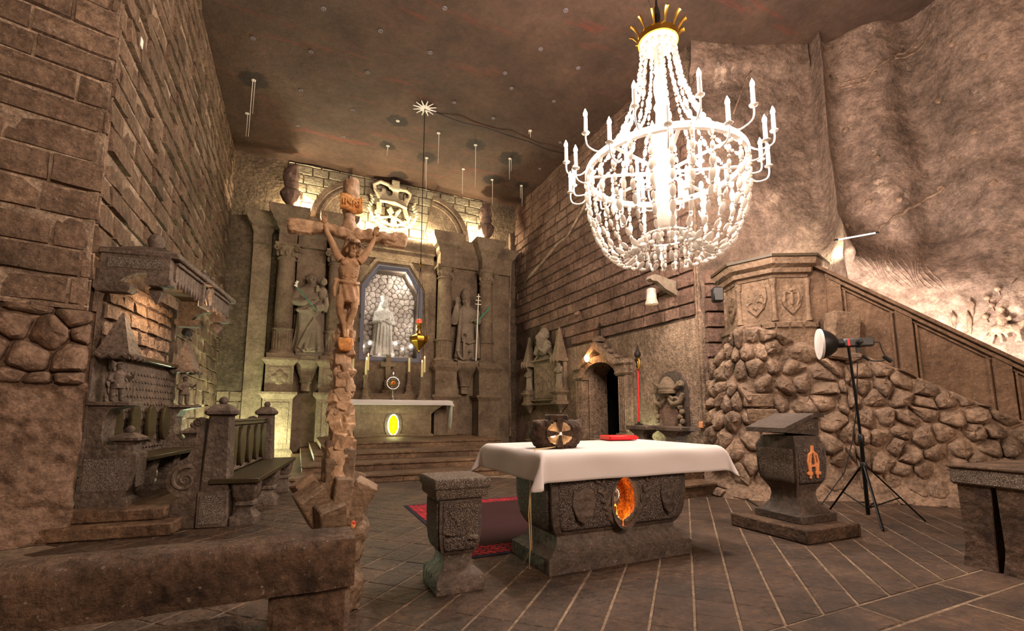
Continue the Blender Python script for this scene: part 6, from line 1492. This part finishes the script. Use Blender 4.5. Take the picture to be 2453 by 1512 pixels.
link('beam_end', chunk((0, 0, 0), (.2, .12, .12), rc, (.3, 0, 0), .2, .02), CR, cx_, (-.36, 0, 2.815)); link('beam_end', chunk((0, 0, 0), (.2, .115, .115), rc, (.3, 0, 0), .2, .02), CR, cx_, (.36, 0, 2.81)); link('shaft_head', chunk((0, 0, 0), (.12, .11, .26), rc, (0, 0, .4), .2, .02), CR, cx_, (0, 0, 3.15))
# plaque
m_ = MB(); m_.grid(lambda u, v: (-.085 + .17 * u, -.075 - .006 * math.sin(u * 6), 2.975 + .125 * v + .012 * math.sin(u * 6.3 + .5) - .0 * v), 16, 4); me = evaluated(m_.mesh('plaque', 179, False), [('SOLIDIFY', dict(thickness=.016))]); me.shade_smooth(); pq = link('plaque', me, M['plaque'], cx_)
me = text_mesh('INRI', .075, .004, True); o = link('lettering', me, M['plaque_letters'] if 'plaque_letters' in M else M['brass'], pq, (0, -.1, 3.045)); o.rotation_euler = (R(90), 0, 0)
# the body: one continuous carved figure
Y0 = -.085; b = MB()
torso = [(.018, .03, 2.60), (.062, .042, 2.57), (.075, .05, 2.53), (.07, .048, 2.47), (.058, .042, 2.42), (.055, .04, 2.38), (.066, .048, 2.33), (.062, .046, 2.29)]
b.loft([[(.008 + r1 * math.cos(t), Y0 + r2 * math.sin(t), z) for t in [2 * math.pi * k / 20 for k in range(20)]] for r1, r2, z in torso])
for s in (-1, 1):
    b.sphere((.008 + s * .032, Y0 - .035, 2.535), (.033, .018, .026), 10, 8)
    for k in range(4): b.sphere((.008 + s * .02, Y0 - .036, 2.46 - .027 * k), (.019, .012, .012), 8, 6)
    for k in range(3): b.tube([(.008 + s * .02, Y0 - .043, 2.49 - .018 * k), (.008 + s * .055, Y0 - .03, 2.478 - .018 * k)], .006, 5)
b.tube([(.02, Y0 - .005, 2.59), (.025, Y0 - .02, 2.64)], [.028, .024], 10)
limb(b, [(-.055, Y0, 2.565), (-.085, Y0 + .005, 2.60), (-.125, Y0 + .01, 2.69), (-.165, Y0 + .02, 2.775), (-.185, Y0 + .02, 2.835)], [.034, .031, .025, .02, .013]); hand(b, (-.186, Y0 + .02, 2.84), .044, (-.1, -.3, 1), .45, -1)
limb(b, [(.068, Y0, 2.565), (.10, Y0 + .005, 2.60), (.14, Y0 + .01, 2.67), (.172, Y0 + .02, 2.745), (.19, Y0 + .02, 2.8)], [.034, .031, .025, .02, .013]); hand(b, (.191, Y0 + .02, 2.805), .044, (.1, -.3, 1), .45, 1)
T = Matrix.Translation((.032, Y0 - .045, 2.672)) @ Matrix.Rotation(R(12), 4, 'Y') @ Matrix.Rotation(R(20), 4, 'X') @ Matrix.Scale(1.12, 4)
def H_(c, r): b.sphere(c, r, 14, 10, M=T)
H_((0, 0, 0), (.037, .043, .05)); H_((0, -.03, -.028), (.022, .018, .022)); H_((0, -.046, -.004), (.008, .014, .017)); b.box((0, -.044, -.03), (.018, .01, .006), M=T); H_((0, -.03, -.05), (.02, .018, .028)); H_((0, .0, .02), (.04, .046, .036)); b.box((0, -.036, .012), (.042, .01, .006), M=T)
for s in (-1, 1): H_((s * .036, .002, -.002), (.006, .01, .014)); b.tube([T @ Vector((s * .024, .012, .034)), T @ Vector((s * .034, .008, -.01)), T @ Vector((s * .038, .004, -.055))], [.02, .019, .012], 8); b.tube([T @ Vector((s * .012, .025, .034)), T @ Vector((s * .024, .03, -.02)), T @ Vector((s * .03, .02, -.06))], [.022, .022, .014], 8); H_((s * .014, -.036, .003), (.006, .004, .004))
for s, kx, kz, ax in ((-1, -.052, 2.195, -.012), (1, .05, 2.19, .01)):
    limb(b, [(.008 + s * .034, Y0, 2.3), (kx * .95, Y0 - .035, 2.25), (kx, Y0 - .045, kz), (kx * .85, Y0 - .03, 2.14), (ax * 1.3, Y0 - .015, 2.06), (ax, Y0 - .015, 2.02)], [.041, .036, .027, .026, .018, .014])
    b.tube([(ax, Y0 - .012, 2.03), (ax * .7, Y0 - .035, 1.995), (ax * .5, Y0 - .05, 1.96)], [.016, .017, .01], 8)
sculpt(b, 'corpus', M['corpus'], cx_, .0036, 2)
# loincloth
b = MB(); n = 40; rings = []
for z, r1, r2 in ((2.405, .062, .046), (2.385, .07, .054), (2.35, .075, .06), (2.31, .078, .07), (2.27, .082, .075), (2.225, .08, .075)):
    rings.append([(.008 + r1 * (1 + .07 * math.sin(9 * t + z * 30)) * math.cos(t), Y0 - .004 + r2 * (1 + .07 * math.sin(9 * t + z * 30)) * math.sin(t), z + .012 * math.sin(3 * t) * (z < 2.25)) for t in [2 * math.pi * k / n for k in range(n)]])
b.loft(rings); b.tube([(-.075, Y0 - .03, 2.395), (-.02, Y0 - .062, 2.38), (.05, Y0 - .058, 2.375), (.08, Y0 - .02, 2.39)], .013, 8); b.sphere((-.085, Y0 - .03, 2.395), (.024, .02, .02), 10, 8); b.tube([(-.085, Y0 - .035, 2.39), (-.098, Y0 - .04, 2.33), (-.092, Y0 - .04, 2.26)], [.014, .016, .008], 8)
sculpt(b, 'loincloth', M['corpus'], cx_, .006, 1)
b = MB(); b.loft([[(x * s_, Y0 + .02 - dy, z) for x, dy in ((-.055, 0), (-.055, .07), (.055, .07), (.055, 0))] for s_, z in ((.6, 1.86), (.85, 1.88), (1.0, 1.945), (.95, 1.96))]); sculpt(b, 'foot_rest', M['plaque'], cx_, .008, 2)
b = MB(); rc = random.Random(9)
for k in range(3): b.tube([T @ Vector((.047 * math.cos(t + k), .054 * math.sin(t + k), .018 + .007 * math.sin(3 * t + 2 * k) + .006 * k)) for t in [2 * math.pi * i / 18 for i in range(18)]], .0045, 5, closed=True)
for k in range(38):
    t = rc.uniform(0, 6.28); p = Vector((.048 * math.cos(t), .055 * math.sin(t), .022)); d = Vector((math.cos(t) * .6, math.sin(t) * .6, rc.uniform(-.5, 1.2))).normalized() * rc.uniform(.025, .05)
    b.tube([T @ p, T @ (p + d)], [.004, .001], 4)
b.build('crown_of_thorns', M['baserock'], cx_, 40)
# ------------------------------------------------------------------ chandelier
CC = (4.78, 4.97); ch = empty('chandelier', (CC[0], CC[1], 3.5), 0, 'huge lit crystal chandelier with candle arms and bead strings', 'chandelier')
Z = 3.5; WM = M['white_metal']; CY = M['crystal']; rq = random.Random(12)
def band(r, z, w, h, name, mat, par=ch, n=72):
    m_ = MB(); rings = []
    for a, b in ((r - w, z - h), (r, z - h), (r, z + h), (r - w, z + h)): rings.append([(a * math.cos(2 * math.pi * k / n), a * math.sin(2 * math.pi * k / n), b - Z) for k in range(n)])
    m_.loft(rings, closed=True); return m_.build(name, mat, par, 40)
main_ring = band(1.16, 4.98, .06, .045, 'main_ring', WM); band(.36, 3.96, .03, .012, 'lower_ring', WM)
for k in range(4):
    t = R(45 * k + 12); m_ = MB(); m_.box((0, 0, 4.97 - Z), (2.26, .05, .02), t); m_.build('spoke', WM, ch)
m_ = MB(); m_.lathe([(.02, 7.05), (.07, 7.0), (.075, 6.7), (.09, 6.62), (.06, 6.58), (.1, 6.45), (.1, 6.3), (.07, 6.1), (.11, 6.02), (.08, 5.95), (.1, 5.6), (.13, 5.2), (.1, 5.05)], (0, 0, -Z), 20); m_.build('upper_shaft', CY, ch, 60)
m_ = MB(); m_.lathe([(.05, 5.05), (.16, 5.0), (.18, 4.9), (.12, 4.8), (.14, 4.5), (.13, 4.3), (.1, 4.12), (.03, 4.08)], (0, 0, -Z), 20); m_.build('lower_shaft', CY, ch, 60)
# crown
m_ = MB(); m_.lathe([(.02, 7.06), (.27, 7.05), (.275, 7.12), (.2, 7.14)], (0, 0, -Z), 32); m_.build('crown_disc', WM, ch)
cb = band(.3, 7.14, .03, .05, 'crown_band', M['gold'])
for k in range(12):
    t = R(30 * k + 8); c, s = math.cos(t), math.sin(t); m_ = MB()
    m_.tube([(.28 * c, .28 * s, 7.16 - Z), (.31 * c, .31 * s, 7.24 - Z), (.37 * c, .37 * s, 7.33 - Z), (.42 * c, .42 * s, 7.36 - Z)], [.016, .02, .03, .035], 6, flat=(1, .6)); m_.tube([(.29 * math.cos(t - .2), .29 * math.sin(t - .2), 7.16 - Z), (.3 * c, .3 * s, 7.22 - Z)], .013, 5); m_.build('crown_prong', M['gold'], cb)
m_ = MB(); m_.lathe([(.012, 7.1), (.02, 7.35), (.05, 7.5), (.05, 7.62), (.02, 7.75), (.012, 7.9), (.012, CEIL + .02)], (0, 0, -Z), 10); m_.build('suspension_rod', M['iron'], ch)
m_ = MB(); m_.tube([(-.02, 0, 7.5 - Z), (-.9, .3, CEIL - .02 - Z)], .005, 5); m_.build('stay_wire', M['silver'], ch)
# arms and candles
def candle_arm(t, r0, r1, zb, hc, name='candle_arm'):
    c, s = math.cos(t), math.sin(t); m_ = MB()
    P = [(r0, zb - .12), (r0 + (r1 - r0) * .35, zb - .2), (r1 - .04, zb - .18), (r1, zb - .1), (r1, zb)]
    V_ = [Vector((a, 0, z)) for a, z in P]; m_.tube([(q.x * c, q.x * s, q.z - Z) for q in [catmull(V_, 4 * i / 12) for i in range(13)]], .012, 7); a = m_.build(name, WM, ch, 60)
    m_ = MB(); m_.lathe([(.015, zb - .01), (.05, zb + .0), (.055, zb + .012), (.02, zb + .014)], (r1 * c, r1 * s, -Z), 14); m_.build('drip_pan', WM, a)
    m_ = MB(); m_.lathe([(.028, zb + .01), (.026, zb + hc), (.01, zb + hc + .005)], (r1 * c, r1 * s, -Z), 12); m_.build('candle_sleeve', WM, a)
    m_ = MB(); m_.lathe([(.012, zb + hc), (.03, zb + hc + .03), (.028, zb + hc + .06), (.012, zb + hc + .1), (.002, zb + hc + .125)], (r1 * c, r1 * s, -Z), 10); m_.build('flame_bulb', M['bulb'], a)
for k in range(12):
    candle_arm(R(30 * k + 4), 1.14, 1.45, 5.14, .24); candle_arm(R(30 * k + 19), 1.14, 1.4, 4.84, .24)
for k in range(6): candle_arm(R(60 * k + 33), .12, .55, 5.12, .24)
for k in range(6): candle_arm(R(60 * k + 3), .1, .32, 4.62, .24)
# bead strings
bead_me = MB(); bead_me.sphere((0, 0, 0), (.034, .034, .068), 8, 6); bead_me = bead_me.mesh('bead', 30); bead_me.materials.append(CY)
def string(path, sp, par, name, single=False, big=(.034, .068)):
    P = [Vector(p) for p in path]; m_ = MB(); m_.tube(P, .0025, 4); L = 0; nxt = .03; kk = 0; singles = []
    for a, b in zip(P, P[1:]):
        d = (b - a).length; q = (b - a).to_track_quat('Z', 'X')
        while nxt < L + d:
            p = a.lerp(b, (nxt - L) / d)
            if kk % 2 == 0:
                k = rq.uniform(.75, 1.25)
                if single: singles.append((p, q, k))
                else: m_.sphere(p, (big[0] * k, big[0] * k, big[1] * k), 7, 5, q)
            else: m_.sphere(p, (.024, .024, .018), 6, 4, q)
            nxt += sp / 2 * rq.uniform(.95, 1.08); kk += 1
        L += d
    o = m_.build(name, CY, par, 30, recalc=False)
    for p, q, k in singles:
        x = link('bead', bead_me, None, o, p); x.rotation_mode = 'QUATERNION'; x.rotation_quaternion = q; x.scale = (k, k, k)
    return o
prof_b = [(1.13, 4.94), (1.13, 4.7), (1.1, 4.4), (1.03, 4.12), (.92, 3.88), (.78, 3.72), (.62, 3.68), (.48, 3.78), (.37, 3.95)]
def smooth_prof(P, n=30):
    V = [Vector((a, 0, b)) for a, b in P]; return [catmull(V, (len(V) - 1) * i / n) for i in range(n + 1)]
pb = smooth_prof(prof_b)
vd = math.atan2(-CC[1], -CC[0])                                # side facing the visitor
NS = 28
for k in range(NS):
    t = 2 * math.pi * k / NS; near = abs((t - vd + math.pi) % (2 * math.pi) - math.pi) < R(75); w = .0
    string([((p.x + .01) * math.cos(t), (p.x + .01) * math.sin(t), p.z - Z) for p in pb], .185, ch, 'basket_string', near)
for k in range(16):
    t = 2 * math.pi * k / 16 + .1; pu_ = smooth_prof([(.25, 7.0), (.34, 6.4), (.5, 5.9), (.74, 5.4), (1.12, 5.03)], 20)
    string([(p.x * math.cos(t), p.x * math.sin(t), p.z - Z) for p in pu_], .17, ch, 'upper_string', False, (.03, .058))
for k in range(14):
    t = 2 * math.pi * k / 14; r = .35; z1 = 3.58 + .1 * (k % 2)
    string([(r * math.cos(t), r * math.sin(t), 3.95 - Z), (r * math.cos(t), r * math.sin(t), z1 - Z)], .14, ch, 'drop_string', False, (.026, .05))
for k in range(10):
    t = 2 * math.pi * k / 10; r = .75
    string([(r * math.cos(t), r * math.sin(t), 4.95 - Z), (r * math.cos(t), r * math.sin(t), 4.35 - Z)], .15, ch, 'inner_string')
CHP = 1.0
for k in range(6):
    t = R(60 * k + 20); lamp('chandelier_light', (CC[0] + 1.45 * math.cos(t), CC[1] + 1.45 * math.sin(t), 5.48), 190 * CHP, (1, .84, .71), .06)
for k in range(3):
    t = R(120 * k + 50); lamp('chandelier_light', (CC[0] + .45 * math.cos(t), CC[1] + .45 * math.sin(t), 4.95), 60 * CHP, (1, .86, .74), .08)

# ------------------------------------------------------------------ roof bolts with salt drips
LB_ = ['near the left wall with the longest drip', 'close to the left wall below the big stain', 'above the crest', 'right of the star rosette with a thin drip', 'right of the hanging rod with a dark stain', 'right of the crest with a very long drip', 'in the middle of a round dark stain', 'near the right altar urn', 'in the far right corner', 'above the right pediment', 'left of the chandelier candles']
SM_ = {}
for i, b_ in enumerate(BOLTS):
    if i >= len(LB_):
        q = project((b_[0], b_[1], CEIL)); g_ = ('above the star rosette' if q[1] < 200 else 'level with the star rosette' if q[1] < 300 else 'below the star rosette'); SM_.setdefault(g_, []).append((q[0], i))
ORD = ['first', 'second', 'third', 'fourth', 'fifth', 'sixth', 'seventh', 'eighth', 'ninth', 'tenth', 'eleventh', 'twelfth', 'thirteenth']
SL_ = {i: 'small pale roof bolt, %s from the left of those %s' % (ORD[k], g_) for g_, v in SM_.items() for k, (x_, i) in enumerate(sorted(v))}
for i, (x, y, dl, sr) in enumerate(BOLTS):
    z = CEIL + .07 * noise.fractal(Vector(((x + 8) / 22 * 14, (y + 10) / 28 * 18, 3)), 1, 2, 4)
    where = LB_[i] if i < len(LB_) else None
    e = empty('roof_bolt', (x, y, z), rq.uniform(0, 6), ('white salt crusted roof bolt ' + where) if where else SL_[i], 'roof bolt', 'roof bolts in the ceiling')
    m_ = MB(); m_.tube([(.045 * math.cos(t), .045 * math.sin(t), -.008) for t in [2 * math.pi * k / 12 for k in range(12)]], .012, 6, closed=True); m_.sphere((0, 0, -.005), (.022, .022, .02), 8, 6); m_.build('ring', M['salt_white'] if dl else M['bolt_grey'], e)
    if dl > .1:
        m_ = MB(); m_.tube([(.02, 0, -.02), (.022, .003, -dl * .5), (.02, 0, -dl)], [.011, .008, .004], 5); m_.build('salt_drip', M['salt_white'], e)
        if i % 2 == 0: m_ = MB(); m_.tube([(-.04, .02, -.02), (-.04, .02, -dl * .6)], [.009, .004], 5); m_.build('salt_drip', M['salt_white'], e)
m_ = MB(); m_.tube([(2.88 + 4.9 * t, 12.3 + .3 * t + .04 * math.sin(9 * t), CEIL - .08 + .02 * math.sin(20 * t)) for t in [i / 20 for i in range(21)]], .014, 6); tag(m_.build('ceiling_cable', M['cable'], None, 179), 'dark cable crossing the ceiling from the star rosette', 'cable')

# ------------------------------------------------------------------ relief of the flight with the donkey on the rock wall
def onrock(px): return None
rs0 = RL[2] + .55
def RW(s, z, d): return Vector(rsurf(rs0 + s, z, d))
rf = empty('donkey_relief', tuple(RW(.3, 2.6, 0)), 0, 'pale carved relief of a rider on a donkey led by a walker', 'relief')
inv = Matrix.Translation(-RW(.3, 2.6, 0))
m_ = MB(); W_ = lambda s, z, d=.05: tuple(inv @ RW(s, z, d))
m_.tube([W_(.04, 2.9), W_(.16, 2.92), W_(.3, 2.9), W_(.4, 2.93), W_(.48, 3.02)], [.05, .085, .08, .06, .04], 10); m_.sphere(W_(.53, 3.0, .07), (.05, .05, .07), 10, 8); m_.tube([W_(.5, 3.05), W_(.49, 3.14)], [.02, .008], 6)
for s, e2 in ((.06, .02), (.12, .16), (.34, .4), (.38, .33)): m_.tube([W_(s, 2.86), W_((s + e2) / 2 + .02, 2.76), W_(e2, 2.65)], [.035, .024, .02], 8)
m_.tube([W_(.02, 2.9), W_(-.04, 2.78)], [.016, .01], 6)
m_.tube([W_(.2, 2.96), W_(.2, 3.1), W_(.2, 3.2)], [.07, .075, .04], 10); m_.sphere(W_(.21, 3.26, .06), .05, 10, 8); m_.tube([W_(.18, 2.95), W_(.22, 2.85), W_(.24, 2.74)], [.05, .045, .02], 8); m_.tube([W_(.22, 3.12), W_(.3, 3.06)], [.03, .02], 6); m_.sphere(W_(.3, 3.08, .07), (.035, .03, .05), 8, 6)
m_.tube([W_(.62, 2.82), W_(.62, 2.98), W_(.62, 3.12), W_(.62, 3.18)], [.05, .065, .055, .025], 10); m_.sphere(W_(.62, 3.24, .06), .05, 10, 8); m_.sphere(W_(.62, 3.29, .06), (.06, .06, .02), 10, 6)
for s in (-.03, .03): m_.tube([W_(.62 + s, 2.84), W_(.62 + s * 2, 2.74), W_(.62 + s * 2.2, 2.65)], [.03, .025, .02], 8)
m_.tube([W_(.58, 3.1), W_(.54, 3.0), W_(.5, 2.98)], [.025, .02, .015], 6); m_.tube([W_(.66, 3.1), W_(.72, 3.0), W_(.74, 3.08)], [.025, .02, .015], 6); m_.tube([W_(.74, 2.64), W_(.73, 3.14)], .012, 6); m_.tube([W_(.6 + .06 * math.cos(t), 2.86 + .05 * math.sin(t), .09) for t in [i * .6 for i in range(10)]], .015, 6, closed=True)
sculpt(m_, 'rider_and_donkey', M['rock'], rf, .012, 1)
for s, z, hh in ((-.42, 2.98, .36), (-.22, 2.86, .45), (-.16, 3.2, .34)):
    m_ = MB(); m_.tube([W_(s, z, .02), W_(s, z + hh * .35, .03), W_(s + .01, z + hh * .6, .03), W_(s, z + hh, .02)], [.012, .035, .045, .004], 8); m_.build('cypress', M['rock'], rf, 179)
for s, z in ((.0, 3.16), (.1, 3.36), (.05, 3.5), (.2, 3.64)): m_ = MB(); m_.sphere(W_(s, z, .02), .05, 10, 8); m_.tube([W_(s, z, .02), W_(s + .02, z - .12, .02)], .008, 5); m_.build('round_tree', M['rock'], rf, 179)
m_ = MB(); m_.tube([W_(-.4, 2.75, .01), W_(-.1, 3.1, .012), W_(.2, 3.45, .012), W_(.45, 3.8, .01)], .012, 6); m_.build('hill_line', M['rock'], rf, 179)
m_ = MB()
for k in range(7): a = R(20 + 24 * k); m_.tube([W_(.72, 3.5, .02), W_(.72 + .09 * math.cos(a), 3.5 + .09 * math.sin(a), .03), W_(.72 + .14 * math.cos(a), 3.47 + .1 * math.sin(a), .02)], [.006, .014, .003], 5)
m_.tube([W_(.72, 3.5, .02), W_(.74, 3.2, .02)], .014, 6); m_.build('palm_tree', M['rock'], rf, 179)
